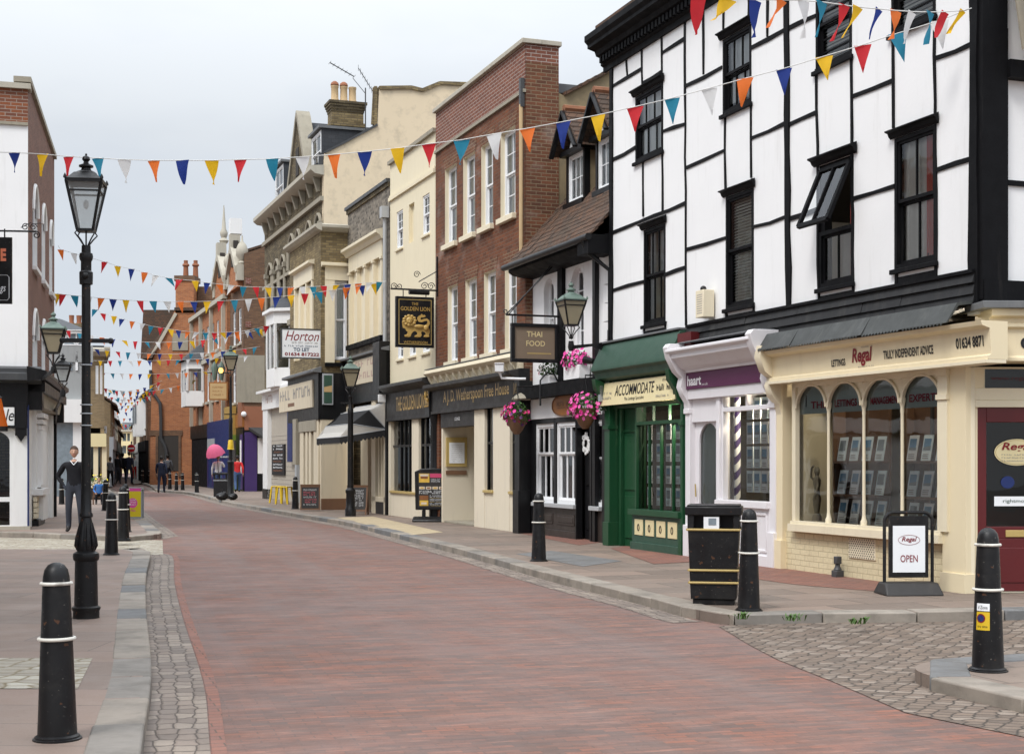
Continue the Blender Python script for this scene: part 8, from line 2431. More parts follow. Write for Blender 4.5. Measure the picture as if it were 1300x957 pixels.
for (u0, v0, u1, v1, y, lab, kind) in ((127, 541, 135.5, 550, 80, 'small white square sign with dark green cross on the left', 'cross'), (138, 544, 145.5, 551, 96, 'small white sign with a brown oval, far left of the street', 'oval'), (138, 552, 145, 561, 97, 'small white lettered sign below the brown oval sign', 'plain')):
 W = front(y, u0, u1); a, z1 = W.uv(u0, v0); b, z0 = W.uv(u1, v1)
 mb = MB(); mb.box(a, b, -.04, .04, z0, z1, M['paper']); cx, cz = (a + b) / 2, (z0 + z1) / 2; s = (z1 - z0)
 if kind == 'cross': mb.box(cx - s * .1, cx + s * .1, -.045, -.04, cz - s * .35, cz + s * .35, M['green_canopy']); mb.box(cx - s * .35, cx + s * .35, -.046, -.041, cz - s * .1, cz + s * .1, M['green_canopy'])
 elif kind == 'oval': mb.disc(cx, cz, s * .38, s * .28, -.045, M['orange_board'])
 else: mb.scribble(a + .05, b - .05, cz - s * .25, cz + s * .25, -.045, M['grey_letter'], 4, rr)
 mb.bar((a - 1.6, 0, z1 - .1), (a, 0, z1 - .1), .06, BG)
 tag(mb.build('projecting_sign', loc=W.o, rz=W.rot), lab, 'sign')
p = gnd(166.8, 612.5); W = front(p.y, 160, 172);
t = thing('road_sign', 'round red no entry sign on a post at the narrow street mouth', 'road sign', p, 0)
zc = CH + (HOR - 569) * p.y / FPX
mb = MB(); mb.tube([(0, .05, 0), (0, .05, zc + .5)], .05, M['iron_grey'], 8); mb.build('post', t)
mb = MB(); mb.lathe([(.30, 0), (.30, .02)], M['paper'], n=24); mb.v = [(x, -z, y + zc) for (x, y, z) in mb.v]
RED = flat('sign_red', (.5, .015, .02), .4)
mb.disc(0, zc, .28, .28, -.025, RED); mb.face([(-.2, -.03, zc - .05), (.2, -.03, zc - .05), (.2, -.03, zc + .05), (-.2, -.03, zc + .05)], M['paper']); mb.build('disc', t)
mb = MB(); Yo = 17.0
pa = at(-30, 505, Yo); pb_ = at(1.5, 505, Yo); pc_ = at(9.5, 541, Yo); pd = at(-30, 541, Yo)
ORG = cloth('orange_cloth', (.75, .17, .02))
n_ = 14
for k_ in range(n_):
 f0, f1 = k_ / n_, (k_ + 1) / n_
 w0_ = .05 * math.sin(k_ * 1.1); w1_ = .05 * math.sin((k_ + 1) * 1.1)
 A = pa.lerp(pb_, f0) + Vector((0, w0_ * .3, 0)); Bq = pa.lerp(pb_, f1) + Vector((0, w1_ * .3, 0)); C_ = pd.lerp(pc_, f1) + Vector((0, w1_, 0)); D_ = pd.lerp(pc_, f0) + Vector((0, w0_, 0))
 mb.add([A, D_, C_, Bq], [(0, 1, 2, 3)], ORG, True)
 z_ = Vector((0, 0, -.06)); mb.add([D_, D_ + z_, C_ + z_, C_], [(0, 1, 2, 3)], M['charcoal'], True)
t = mb.build('parasol_canopy')
mb2 = MB(); top = at(-70, 440, Yo + .1)
mb2.tube([pb_ + Vector((-.1, .05, .05)), at(-40, 470, Yo + .05)], .015, M['iron_grey'], 6)
mb2.tube([at(-62, 745, Yo + .1), at(-62, 460, Yo + .1)], .03, M['iron_grey'], 8); mb2.bar(at(-62, 470, Yo + .1), pb_, .02, M['iron_grey']); mb2.build('pole', t)
tag(t, 'edge of an orange cloth parasol with black hem at the left border', 'parasol')
# flowers
PETAL = [flat('petal_pink', (.68, .05, .30), .6, var=.2), flat('petal_light', (.75, .14, .42), .6, var=.2), flat('petal_deep', (.5, .02, .12), .6), flat('petal_violet', (.11, .03, .13), .6), flat('petal_white', (.75, .73, .7), .6)]
LEAF = [flat('leaf_dark', (.03, .075, .02), .6, var=.3), flat('leaf_light', (.07, .14, .03), .6, var=.3)]
def blossoms(c, r, seed, pals, nf, nl, droop=0.0):
 rr = random.Random(seed); fl = MB(); lf = MB()
 for k in range(nl):
  d = Vector((rr.gauss(0, 1), rr.gauss(0, 1), rr.gauss(0, .8))).normalized() * rr.uniform(.45, 1.02)
  p = Vector((c[0] + d.x * r[0], c[1] + d.y * r[1], c[2] + d.z * r[2] - droop * abs(d.x) * r[2]))
  u = Vector((rr.gauss(0, 1), rr.gauss(0, 1), rr.gauss(0, 1))).normalized(); w_ = u.cross(Vector((rr.gauss(0, 1), rr.gauss(0, 1), rr.gauss(0, 1)))).normalized()
  s = rr.uniform(.025, .045)
  lf.add([p - u * s, p + w_ * s * .5, p + u * s, p - w_ * s * .5], [(0, 1, 2, 3)], rr.choice(LEAF))
 for k in range(nf):
  d = Vector((rr.gauss(0, 1), rr.gauss(0, 1) - .5, rr.gauss(0, .9))).normalized() * rr.uniform(.85, 1.12)
  p = Vector((c[0] + d.x * r[0], c[1] + d.y * r[1], c[2] + d.z * r[2] - droop * abs(d.x) * r[2]))
  n = (d + Vector((0, -.6, .3)) + Vector((rr.gauss(0, .3), rr.gauss(0, .3), rr.gauss(0, .3)))).normalized()
  u = n.cross(Vector((0, 0, 1)) if abs(n.z) < .9 else Vector((1, 0, 0))).normalized(); w_ = n.cross(u)
  s = rr.uniform(.032, .05); m = rr.choice(pals)
  ring = []
  for j in range(10):
   a = 2 * PI * j / 10; q = s * (1.0 if j % 2 == 0 else .78)
   ring.append(p + u * (q * math.cos(a)) + w_ * (q * math.sin(a)) + n * .012)
  b = [p] + ring
  fl.add(b, [(0, j + 1, (j + 1) % 10 + 1) for j in range(10)], m)
 return fl, lf
def basket(loc, rz, r, label, pals, seed, nf, chain=.5):
 t = thing('hanging_basket', label, 'hanging basket', loc, rz)
 mb = MB(); mb.lathe([(.05, -.42), (.12, -.34), (.19, -.2), (.22, -.08), (.23, -.05), (.2, -.05)], M['room_wood'], n=14); mb.build('basket', t)
 mb = MB()
 for j in range(3): a = 2 * PI * j / 3; mb.tube([(.2 * math.cos(a), .2 * math.sin(a), -.06), (0, 0, chain)], .006, BG, 4)
 mb.tube([(0, 0, chain), (0, .0, chain + .05), (.0, .45, chain + .06)], .014, BG, 6)
 mb.build('chain', t)
 fl, lf = blossoms((0, 0, .02), r, seed, pals, nf, 420, .35)
 lf.build('foliage', t); fl.build('blossom', t)
 return t
x, z = F2.uv(743, 515, -.55); basket(F2.pt(x, -.55, z), F2.rot, (.36, .3, .24), 'hanging basket of bright pink petunias by the timbered house', PETAL[:2], 3, 110)
x, z = F3.uv(656, 525, -.5); basket(F3.pt(x, -.5, z), F3.rot, (.34, .28, .22), 'hanging basket of crimson and violet flowers at the brick pub corner', [PETAL[2], PETAL[0], PETAL[3]], 5, 95)
def window_box(ul, ur, v, line, label, pals, seed, nf):
 a, z = line.uv(ul, v, -.15); b = line.uv(ur, v, -.15)[0]
 t = thing('window_box', label, 'window box', line.pt((a + b) / 2, -.15, z), line.rot)
 w_ = (b - a) / 2
 mb = MB(); mb.box(-w_, w_, -.11, .11, -.26, 0, M['white_plaster']); mb.box(-w_ + .02, w_ - .02, -.1, .1, -.01, .005, M['mud'])
 for s in (-1, 1): mb.bar((s * w_ * .7, .08, -.26), (s * w_ * .7, .14, -.3), .03, BG)
 mb.build('trough', t, bevel=.006)
 fl, lf = blossoms((0, -.03, .12), (w_ * 1.15, .2, .2), seed, pals, nf, 260)
 lf.build('foliage', t); fl.build('blossom', t)
window_box(722, 742, 466, F2, 'white window box overflowing with pink petunias below the wall lamp', PETAL[:2], 9, 80)
window_box(692, 704, 478, F2, 'white window box of white and red flowers behind the brown hanging board', [PETAL[4], PETAL[4], PETAL[2]], 10, 18)
def cctv(u, v, line, d, label, s=1.0, rz=0):
 x, z = line.uv(u, v, -d)
 t = thing('security_camera', label, 'security camera', line.pt(x, -d, z), line.rot + R(rz))
 mb = MB(); mb.box(-.3 * s, .16 * s, -.09 * s, .09 * s, -.07 * s, .09 * s, M['sash_white']); mb.box(-.36 * s, .18 * s, -.1 * s, .1 * s, .09 * s, .11 * s, M['sash_white']); mb.lathe([(.05 * s, 0), (.05 * s, .02)], M['ink'], (0, 0, 0), 10) if False else None
 mb.box(-.31 * s, -.3 * s, -.07 * s, .07 * s, -.05 * s, .07 * s, M['ink']); mb.build('housing', t, bevel=.01)
 mb = MB(); mb.tube([(0, 0, -.07 * s), (.02, .05, -.2 * s), (.12, d - .1, -.22 * s), (.12, d, -.22 * s)], .028 * s, M['sash_white'], 8); mb.build('bracket', t)
cctv(634, 468, F3, .55, 'white security camera over the right end of the pub fascia', 1.0, -20)
x, z = F2.uv(753, 459, -.4);
mb = MB(); mb.tube([(-.16, -.1, .04), (.02, 0, 0)], [.075, .05], BG, 10); mb.tube([(0, 0, 0), (.15, .36, -.02)], .025, BG, 6); mb.ball((.15, .36, -.02), .06, .04, .06, BG)
tag(mb.build('spotlight', loc=F2.pt(x, -.4, z), rz=F2.rot), 'small black spotlight on the white wall right of the pink window box', 'spotlight')
x, z = F2.uv(662, 505, -.3)
mb = MB(); mb.lathe([(.05, .1), (.2, .04), (.26, -.02), (.24, -.05), (.05, -.03)], M['stone'], n=14, sx=1.3, sy=.7); mb.bar((0, 0, .05), (.3, .3, .1), .04, BG)
tag(mb.build('wall_light', loc=F2.pt(x, -.3, z), rz=F2.rot), 'shallow stone coloured wall light between the brick pub and low white pub', 'wall light')
# bunting
BC = {k: cloth('flag_' + k, c) for k, c in dict(red=(.60, .025, .035), yellow=(.80, .48, .015), blue=(.015, .04, .24), orange=(.80, .18, .03), white=(.72, .72, .72), teal=(.02, .22, .34)).items()}
SEQ = ['orange', 'blue', 'yellow', 'red', 'teal', 'white']
CORD = flat('cord', (.6, .6, .58), .8)
def flag_mesh(mb, p, e, w_, h_, m, sway, twist, rr, fold=0.0):
 """one pennant hanging from p along direction e; sway tilts it out of the vertical"""
 e = Vector(e).normalized()
 side = Vector((-e.y, e.x, 0)).normalized()
 dwn = (Vector((0, 0, -1)) + side * sway + e * twist).normalized()
 n = 5; vs = []; fs = []
 ph = rr.uniform(0, 6)
 for j in range(n + 1):
  t = j / n; hw = w_ / 2 * (1 - t) + .002
  for k in range(3):
   x = (k - 1) * hw
   b = math.sin(ph + t * 3 + k) * .07 * w_ * (1 + 2 * t) + fold * w_ * t * (k - 1) * .5
   vs.append(Vector(p) + e * (x * (1 - abs(fold) * .3 * t)) + dwn * (h_ * t) + side * b)
 for j in range(n):
  for k in range(2): a = j * 3 + k; fs.append((a, a + 3, a + 4, a + 1))
 mb.add(vs, fs, m, True)
def bunting(label, A, Bp, pts_px=None, n=None, size=(.2, .3), sag=.35, start=0, seed=1, step=None, cols=None, wind=.25):
 """a cord from A to B with pennants; pts_px fixes the cord through points of the photograph in the vertical plane A-B"""
 rr = random.Random(seed)
 A, Bp = Vector(A), Vector(Bp)
 W = Line((A.x, A.y), (Bp.x, Bp.y))
 t = thing('bunting', label, 'bunting', (0, 0, 0), 0, 'strings of bunting across the street')
 if pts_px:
  P = [W.uv(u, v) for (u, v, c) in pts_px]
  cord = [(0, A.z)] + P + [(W.L, Bp.z)]
  cpts = [W.pt(x, 0, z) for x, z in cord]
  fl = [(W.pt(x, 0, z), c) for (x, z), (u, v, c) in zip(P, pts_px)]
 else:
  m = 30
  cpts = [A.lerp(Bp, k / m) - Vector((0, 0, sag * 4 * (k / m) * (1 - k / m))) for k in range(m + 1)]
  n = n or int(W.L / (step or .42))
  fl = []
  for k in range(n):
   f = (k + .5) / n
   fl.append((A.lerp(Bp, f) - Vector((0, 0, sag * 4 * f * (1 - f))), (cols or SEQ)[(k + start) % 6]))
 mb = MB(); mb.tube(cpts, .006, CORD, 5); mb.build('cord', t)
 for i, (p, c) in enumerate(fl):
  if c is None: continue
  mb = MB()
  e = W.e.copy()
  far_ = p.y > 60
  tw = rr.gauss(0, wind)
  flag_mesh(mb, p, e, size[0] * rr.uniform(.93, 1.07), size[1] * rr.uniform(.92, 1.06), BC[c], abs(rr.gauss(.1, wind * .6)), tw, rr, rr.choice([0, 0, .3]) if wind > .3 else 0)
  o = mb.build('flag', t); o['label'] = c + ' pennant'
 return t
cor = F1.pt(L1_, -.15, 0)
anchor = Vector((cor.x - .05, cor.y, 0))
yA = anchor.y; zA = CH + (HOR - 12) / FPX * yA
front_pts = [(18, 194, 'blue'), (54, 196, 'yellow'), (87, 199, 'red'), (124, 201, 'teal'), (158, 203, 'white'), (195, 204, 'orange'), (232, 204, 'blue'), (269, 204, 'yellow'), (305, 203, 'red'), (346, 202, 'teal'), (384, 199.5, 'white'), (424, 196.5, 'orange'), (463, 193, 'blue'), (505, 188.5, 'yellow'), (544, 183, 'red'), (586, 178, 'teal'), (627, 170.5, 'white'), (669, 163.5, 'orange'), (715, 155, 'blue'), (759, 146.5, 'yellow'), (806, 136, 'red'), (853, 125, 'teal'), (900, 112.5, 'white'), (946, 100, 'orange'), (995, 87.5, 'blue'), (1046, 72, 'yellow'), (1095, 57.5, 'red'), (1139, 43, 'teal'), (1192, 27, 'white')]
A = at(-26, 193, 20.9)
Bq = at(1233, 11, yA - .05)
bunting('long near string of bunting from the timbered house corner across the whole street', A, Bq, front_pts, size=(.205, .31), wind=.1, seed=4)
pts2 = [(888, -4, 'red'), (926, -1, 'yellow'), (960, 0, 'blue'), (991, 0.5, 'orange'), (1019, 1, 'white'), (1042, 3, 'teal'), (1071, 7, 'red'), (1088, 9.5, 'yellow'), (1116, 12, 'blue'), (1137, 14, 'orange'), (1159, 15.5, 'white'), (1180, 16, 'teal'), (1201, 15.5, 'red'), (1222, 14, 'yellow')]
A = at(600, -60, 9.3)
bunting('short string of bunting leaving the timbered house corner towards the top edge', A, Bq, pts2, size=(.205, .32), wind=.42, seed=6)
s3 = [(77, 317, 'orange'), (94, 322, 'white'), (133, 332.5, 'red'), (149.5, 338, 'yellow'), (167, 341.5, 'blue'), (184, 346, 'orange'), (198, 350, 'white'), (214, 353, 'teal'), (228, 355, 'red'), (248, 356.5, 'yellow'), (263, 359, 'blue'), (279, 361, 'orange'), (294, 362.5, 'white'), (309, 364, 'teal'), (325, 364.5, 'red'), (340.5, 365, 'yellow'), (355.5, 365, 'blue'), (369.5, 365, 'orange'), (384, 364.5, 'white'), (397.5, 364, 'teal'), (411, 363.2, 'red'), (427, 361.7, 'yellow'), (441, 361, 'blue'), (455, 360, 'orange'), (469, 359, 'white'), (482, 358, 'teal')]
q = F5.pt(F5.L, -.1, 0); qz = CH + (HOR - 356.5) / FPX * q.y
A3 = FL.pt(FL.L, -.1, 0); A3z = CH + (HOR - 312) / FPX * A3.y
bunting('string of bunting from the brick corner house to the flint house, upper of two', (A3.x, A3.y, A3z), (q.x, q.y, qz), s3, size=(.185, .33), wind=.3, seed=8)
s4 = [(73, 373, 'yellow'), (80, 374, 'red'), (95, 375.5, 'teal'), (112, 377, 'white'), (128.5, 378.6, 'orange'), (143.6, 380, 'blue'), (160, 381, 'yellow'), (178, 382, 'red'), (194.6, 382.5, 'teal'), (212.5, 383, 'white'), (229, 383, 'orange'), (246, 383, 'blue'), (263, 382.5, 'yellow'), (280, 382, 'red'), (297.6, 381, 'teal'), (315.6, 380, 'white'), (332, 378.6, 'orange'), (351, 377, 'blue'), (369.5, 375, 'yellow'), (387, 373, 'red'), (404.6, 371, 'teal'), (422, 368.5, 'white'), (440, 365.5, 'orange'), (459, 362.5, 'blue'), (475, 360, 'yellow')]
A4z = CH + (HOR - 372) / FPX * A3.y
bunting('string of bunting from the brick corner house to the flint house, lower of two', (A3.x, A3.y, A4z), (q.x, q.y, qz - .02), s4, size=(.205, .34), wind=.15, seed=9)
s5 = [(121, 393, 'teal'), (131, 398, 'red'), (145, 401.5, 'yellow'), (155, 405, 'blue'), (168, 408, 'orange'), (181, 411, 'white'), (192, 414, 'teal'), (204, 416, 'red'), (217, 418, 'yellow'), (226.5, 419.5, 'blue'), (239, 421, 'orange'), (250, 422, 'white'), (261, 422.3, 'teal'), (272, 422.4, 'red'), (282, 422, 'yellow'), (292, 421.6, 'blue'), (301, 421, 'orange'), (313.7, 419.6, 'white'), (326, 417, 'teal'), (338, 414, 'red')]
p5 = at(76, 372, 50); p5b = at(352, 410, 52)
bunting('string of bunting sloping down from left before the orange brick gable, uppermost there', p5, p5b, s5, size=(.2, .3), wind=.35, seed=11)
def cross(label, ul, vl, ur, vr, y0, y1, sag, seed, step=.46, size=(.2, .32), wind=.3):
 bunting(label, at(ul, vl, y0), at(ur, vr, y1), None, None, size, sag, seed, seed, step, wind=wind)
cross('string of bunting passing the blank stone panel of the orange gable', 80, 418, 352, 412, 58, 57, .62, 3)
cross('string of bunting just above the white oriel, far right', 76, 436, 330, 440, 64, 64, .4, 4)
cross('string of bunting level with the cornice of the tan brick house', 84, 457, 318, 452, 70, 71, .12, 5)
cross('string of bunting crossing the drainpipe on the orange gable', 90, 471, 300, 468, 76, 77, .22, 6)
cross('far string of bunting above the drainpipe bend, first of the far tangle', 108, 486, 262, 476, 84, 86, .75, 7)
cross('far string of bunting second of the tangle over the narrow street', 118, 494, 205, 488, 92, 92, .4, 8, .42)
cross('far string of bunting third of the tangle over the narrow street', 128, 506, 200, 498, 100, 99, .5, 9, .42)
cross('far string of bunting fourth of the tangle, hanging lower', 130, 512, 196, 506, 106, 106, .35, 10, .42)
cross('thin far string of bunting strung straight across near the far roofs', 134, 519, 196, 517, 113, 113, .35, 11, .6)
cross('far string of bunting before the pale end building, upper', 142, 532, 188, 528, 124, 122, .6, 12, .42)
cross('far string of bunting before the pale end building, middle', 146, 535, 184, 533, 132, 131, .35, 13, .42)
cross('farthest string of bunting before the pale end building, lowest', 150, 540, 180, 537, 142, 140, .4, 14, .42)
# people
for k, (va, vb, y, sg) in enumerate(((489, 483, 87, .5), (500, 492, 95, .45), (503, 500, 97, .3), (516, 509, 108, .35), (527, 523, 118, .4), (538, 536, 137, .3))):
 cross(('far string of bunting in the tangle over the narrow street, %s' % ('nearest the drainpipe bend', 'below the topmost', 'third from its top', 'fourth from its top', 'fifth, near the roofs', 'lowest by the end building')[k]), 116 + 6 * k, va, 206 - 4 * k, vb, y, y + 1, sg, 30 + k, .4)
SKIN = paint('skin', (.46, .27, .19), .5, .06, 12, 0, bump=.03, spec=.4)
HAIR = {k: flat('hair_' + k, c, .65) for k, c in dict(brown=(.055, .03, .018), dark=(.015, .012, .01), fair=(.20, .13, .06), grey=(.25, .24, .23)).items()}
SHOE = flat('shoe', (.015, .012, .011), .4)
def fabric(name, c): return paint(name, c, .85, .12, 9, 0, bump=.35, bs=120, spec=.2)
FAB = dict(black=fabric('knit_black', (.013, .013, .016)), denim=fabric('denim', (.038, .042, .055)), navy=fabric('cloth_navy', (.018, .022, .04)), red=fabric('cloth_red', (.5, .03, .03)), pale=fabric('cloth_pale_blue', (.33, .42, .55)), khaki=fabric('cloth_khaki', (.38, .30, .17)), white=fabric('cloth_white', (.6, .6, .6)), pink=fabric('cloth_pink', (.6, .18, .2)), grey=fabric('cloth_grey', (.13, .13, .14)), jean=fabric('cloth_jean', (.06, .10, .2)), green=fabric('cloth_olive', (.10, .11, .05)), blue=fabric('cloth_blue', (.05, .16, .42)))
def person(label, loc, rz, h=1.76, top='black', legs='denim', hair='brown', pose='stand', sleeves=True, bag=None, group=None, detail=False, collar=None, longhair=False):
 """one continuous body grown over a jointed skeleton; the pose moves the joints"""
 J = dict(pelvis=(0, 0, .93), waist=(0, 0, 1.06), chest=(0, -.01, 1.27), neck0=(0, 0, 1.45), neck=(0, -.012, 1.515))
 for s, n in ((-1, 'r'), (1, 'l')):
  J.update({'hip' + n: (s * .095, 0, .88), 'knee' + n: (s * .105, -.015, .49), 'ank' + n: (s * .11, .025, .085), 'heel' + n: (s * .11, .04, .04), 'toe' + n: (s * .135, -.15, .03),
     'sh' + n: (s * .185, .005, 1.405), 'el' + n: (s * .255, .02, 1.12), 'wr' + n: (s * .27, -.05, .885), 'ha' + n: (s * .268, -.075, .80)})
 if pose == 'walk':
  J['kneer'] = (-.1, -.16, .50); J['ankr'] = (-.1, -.2, .09); J['heelr'] = (-.1, -.18, .045); J['toer'] = (-.11, -.36, .04)
  J['kneel'] = (.1, .05, .50); J['ankl'] = (.1, .27, .13); J['heell'] = (.1, .31, .1); J['toel'] = (.11, .14, .03)
  J['elr'] = (-.25, .12, 1.14); J['wrr'] = (-.26, .1, .92); J['har'] = (-.255, .08, .84); J['ell'] = (.25, -.06, 1.13); J['wrl'] = (.25, -.2, .95); J['hal'] = (.245, -.25, .88)
 if pose == 'pocket':
  J['elr'] = (-.34, .08, 1.14); J['wrr'] = (-.205, -.02, .95); J['har'] = (-.145, -.05, .87)
  J['ell'] = (.27, .06, 1.12); J['wrl'] = (.24, -.03, .91); J['hal'] = (.2, -.07, .84)
  J['kneer'] = (-.11, -.03, .49); J['kneel'] = (.13, -.06, .49); J['ankl'] = (.14, .03, .085); J['heell'] = (.14, .05, .04); J['toel'] = (.18, -.14, .03)
 if pose == 'bend':
  for k in ('waist',): J[k] = (0, -.05, 1.03)
  J['chest'] = (0, -.24, 1.14); J['neck0'] = (0, -.40, 1.22); J['neck'] = (0, -.46, 1.25)
  for s, n in ((-1, 'r'), (1, 'l')): J['sh' + n] = (s * .18, -.36, 1.2); J['el' + n] = (s * .24, -.42, .95); J['wr' + n] = (s * .2, -.55, .80); J['ha' + n] = (s * .19, -.6, .75)
 if pose == 'sit':
  for k, v in list(J.items()):
   if k[:3] in ('pel', 'wai', 'che', 'nec', 'shr', 'shl', 'elr', 'ell', 'wrr', 'wrl', 'har', 'hal', 'hip'): J[k] = (v[0], v[1], v[2] - .42)
  for s, n in ((-1, 'r'), (1, 'l')): J['knee' + n] = (s * .13, -.42, .5); J['ank' + n] = (s * .13, -.38, .09); J['heel' + n] = (s * .13, -.35, .04); J['toe' + n] = (s * .14, -.56, .03); J['wr' + n] = (s * .16, -.3, .58); J['ha' + n] = (s * .14, -.36, .57)
 if pose == 'umbrella':
  J['elr'] = (-.26, -.08, 1.2); J['wrr'] = (-.16, -.2, 1.36); J['har'] = (-.13, -.22, 1.42)
 RAD = dict(pelvis=(.165, .125), waist=(.155, .112), chest=(.175, .12), neck0=(.085, .078), neck=(.064, .066))
 for n in 'rl': RAD.update({'hip' + n: (.1, .1), 'knee' + n: (.068, .07), 'ank' + n: (.052, .054), 'heel' + n: (.04, .04), 'toe' + n: (.036, .028), 'sh' + n: (.074, .072), 'el' + n: (.054, .054), 'wr' + n: (.034, .034), 'ha' + n: (.042, .026)})
 E = [('pelvis', 'waist'), ('waist', 'chest'), ('chest', 'neck0'), ('neck0', 'neck')]
 for n in 'rl': E += [('pelvis', 'hip' + n), ('hip' + n, 'knee' + n), ('knee' + n, 'ank' + n), ('ank' + n, 'heel' + n), ('ank' + n, 'toe' + n), ('chest', 'sh' + n), ('sh' + n, 'el' + n), ('el' + n, 'wr' + n), ('wr' + n, 'ha' + n)]
 names = list(J)
 me = bpy.data.meshes.new('body'); me.from_pydata([J[k] for k in names], [(names.index(a), names.index(b)) for a, b in E], [])
 ob = bpy.data.objects.new('body', me); COL.objects.link(ob)
 md = ob.modifiers.new('s', 'SKIN'); md.use_smooth_shade = True
 for i, k in enumerate(names):
  v = me.skin_vertices[0].data[i]; v.radius = RAD[k]; v.use_root = (k == 'pelvis')
 sb = ob.modifiers.new('d', 'SUBSURF'); sb.levels = 2; sb.render_levels = 2
 bpy.context.view_layer.update()
 m2 = bpy.data.meshes.new_from_object(ob.evaluated_get(bpy.context.evaluated_depsgraph_get()))
 bpy.data.objects.remove(ob); bpy.data.meshes.remove(me)
 vs = [v.co.copy() for v in m2.vertices]; fs = [tuple(p.vertices) for p in m2.polygons]
 bpy.data.meshes.remove(m2)
 nk = Vector(J['neck']); dirn = (nk - Vector(J['neck0'])).normalized()
 tilt = Vector((0, 0, 1)) if pose != 'bend' else Vector((0, -.75, .45)).normalized()
 hc = nk + tilt * .135 + Vector((0, -.012, 0))
 body = MB()
 for i in range(0, 1): pass
 seg = {}
 def nearest(p):
  best, bk = 9, None
  for a, b in E:
   A_, B_ = Vector(J[a]), Vector(J[b]); d_ = B_ - A_; t_ = max(0, min(1, (p - A_).dot(d_) / max(d_.length_squared, 1e-9))); q = (p - A_ - d_ * t_).length
   if q < best: best, bk = q, (a, b, t_)
  return bk
 groups = {}
 for f in fs:
  c = sum((vs[i] for i in f), Vector()) / len(f)
  a, b, t_ = nearest(c)
  if 'toe' in b or 'heel' in b or ('ank' in b and t_ > .96): m = SHOE
  elif a.startswith(('hip', 'knee')) or b.startswith('hip') or (a == 'pelvis' and t_ < .25): m = FAB[legs]
  elif pose == 'pocket' and b.startswith('ha'): m = FAB[legs]
  elif b == 'neck' or (b.startswith('ha')) or (not sleeves and (b.startswith('wr') or (b.startswith('el') and t_ > .6))): m = SKIN
  else: m = FAB[top]
  groups.setdefault(m.name, (m, []))[1].append(f)
 base = len(body.v)
 body.v += [tuple(v) for v in vs]
 for m, ff in groups.values():
  k = body.mi(m)
  for f in ff: body.f.append(f); body.m.append(k); body.sm.append(True)
 hv = len(body.v)
 body.ball((0, 0, 0), .079, .098, .118, SKIN, 16, 12)
 body.v[hv:] = [((x * (1 - .22 * max(0, -z / .112))), (y - .0) * (1 - .12 * max(0, -z / .112)) - .012 * max(0, -z / .112), z) for (x, y, z) in body.v[hv:]]
 body.tube([(0, -.088, .012), (0, -.112, -.018), (0, -.09, -.03)], [.008, .016, .008], SKIN, 8)
 for s in (-1, 1):
  body.ball((s * .031, -.08, .012), .013, .008, .008, M['sash_white'], 8, 5); body.ball((s * .031, -.087, .012), .006, .004, .006, HAIR['dark'], 6, 4)
  body.ball((s * .031, -.084, .03), .02, .008, .004, HAIR[hair], 8, 4)
  body.ball((s * .076, .005, -.005), .012, .022, .03, SKIN, 8, 6)
 body.ball((0, -.083, -.055), .026, .009, .007, FAB['pink'], 10, 4)
 rotm = Vector((0, 0, 1)).rotation_difference(tilt).to_matrix()
 body.v[hv:] = [tuple(rotm @ Vector(v) + hc) for v in body.v[hv:]]
 if detail or True:
  for s, n in ((-1, 'r'), (1, 'l')):
   if pose == 'pocket': continue
   wv = Vector(J['ha' + n]); dv = (wv - Vector(J['wr' + n])).normalized(); sv = Vector((0, 1, 0)); sv = (sv - dv * sv.dot(dv)).normalized(); nv = dv.cross(sv) * s
   for q, (o_, l_) in enumerate(((-.03, .06), (-.01, .072), (.01, .07), (.028, .055))):
    a0 = wv + dv * .02 + sv * o_
    body.tube([a0, a0 + dv * l_ * .55 + nv * .004, a0 + dv * l_ + nv * .022], [.009, .0085, .006], SKIN, 6)
   a0 = wv - dv * .02 - sv * .034; body.tube([a0, a0 + dv * .03 - sv * .022, a0 + dv * .055 - sv * .02 + nv * .01], [.011, .01, .007], SKIN, 6)
 t = body.build('person'); t.location = loc; t.rotation_euler = (0, 0, rz); s_ = h / 1.76; t.scale = (s_, s_, s_)
 tag(t, label, 'person', group)
 hb = MB(); b0 = 0
 n_, k_ = 18, 10
 hb.ball((0, .012, .024), .087, .104, .11, HAIR[hair], n_, k_)
 keep = []
 hb.v = [(x, y, z) for (x, y, z) in hb.v]
 nf, nm, ns = [], [], []
 for f, m, sm in zip(hb.f, hb.m, hb.sm):
  c = sum((Vector(hb.v[i]) for i in f), Vector()) / len(f)
  if c.z > .055 or (c.y > .0 and c.z > (-.06 if not longhair else -.2)) : nf.append(f); nm.append(m); ns.append(sm)
 hb.f, hb.m, hb.sm = nf, nm, ns
 if longhair: hb.v = [(x * (1 + .0), y + (.02 if z < -.02 else 0), z * (1.9 if z < 0 else 1)) for (x, y, z) in hb.v]
 hb.v = [tuple(rotm @ Vector(v) + hc) for v in hb.v]
 hb.build('hair', t)
 if collar:
  cb = MB();
  for s in (-1, 1): cb.tube([(s * .075, -.06, 1.475), (s * .045, -.113, 1.44), (0, -.137, 1.385)], [.008, .009, .007], M[collar] if collar in M else FAB[collar], 6)
  cb.build('collar', t)
 if bag:
  bb = MB(); bb.box(-.13, .13, .1, .24, 1.02, 1.38, FAB[bag]); bb.build('backpack', t, bevel=.04)
 return t
hh = gnd(94.5, 675)
person('man in black jumper and dark jeans, hand in pocket, left of the near lamp post', hh, R(12), 1.82, 'black', 'denim', 'brown', 'pocket', collar='sash_white', detail=True)
def far_person(u, v, hpx, label, rz, **k):
 p = gnd(u, v); return person(label, p, R(rz), hpx * p.y / FPX, **k)
far_person(205, 626, 47, 'man in dark suit walking away along the right kerb', 185, top='navy', legs='navy', hair='dark', pose='walk')
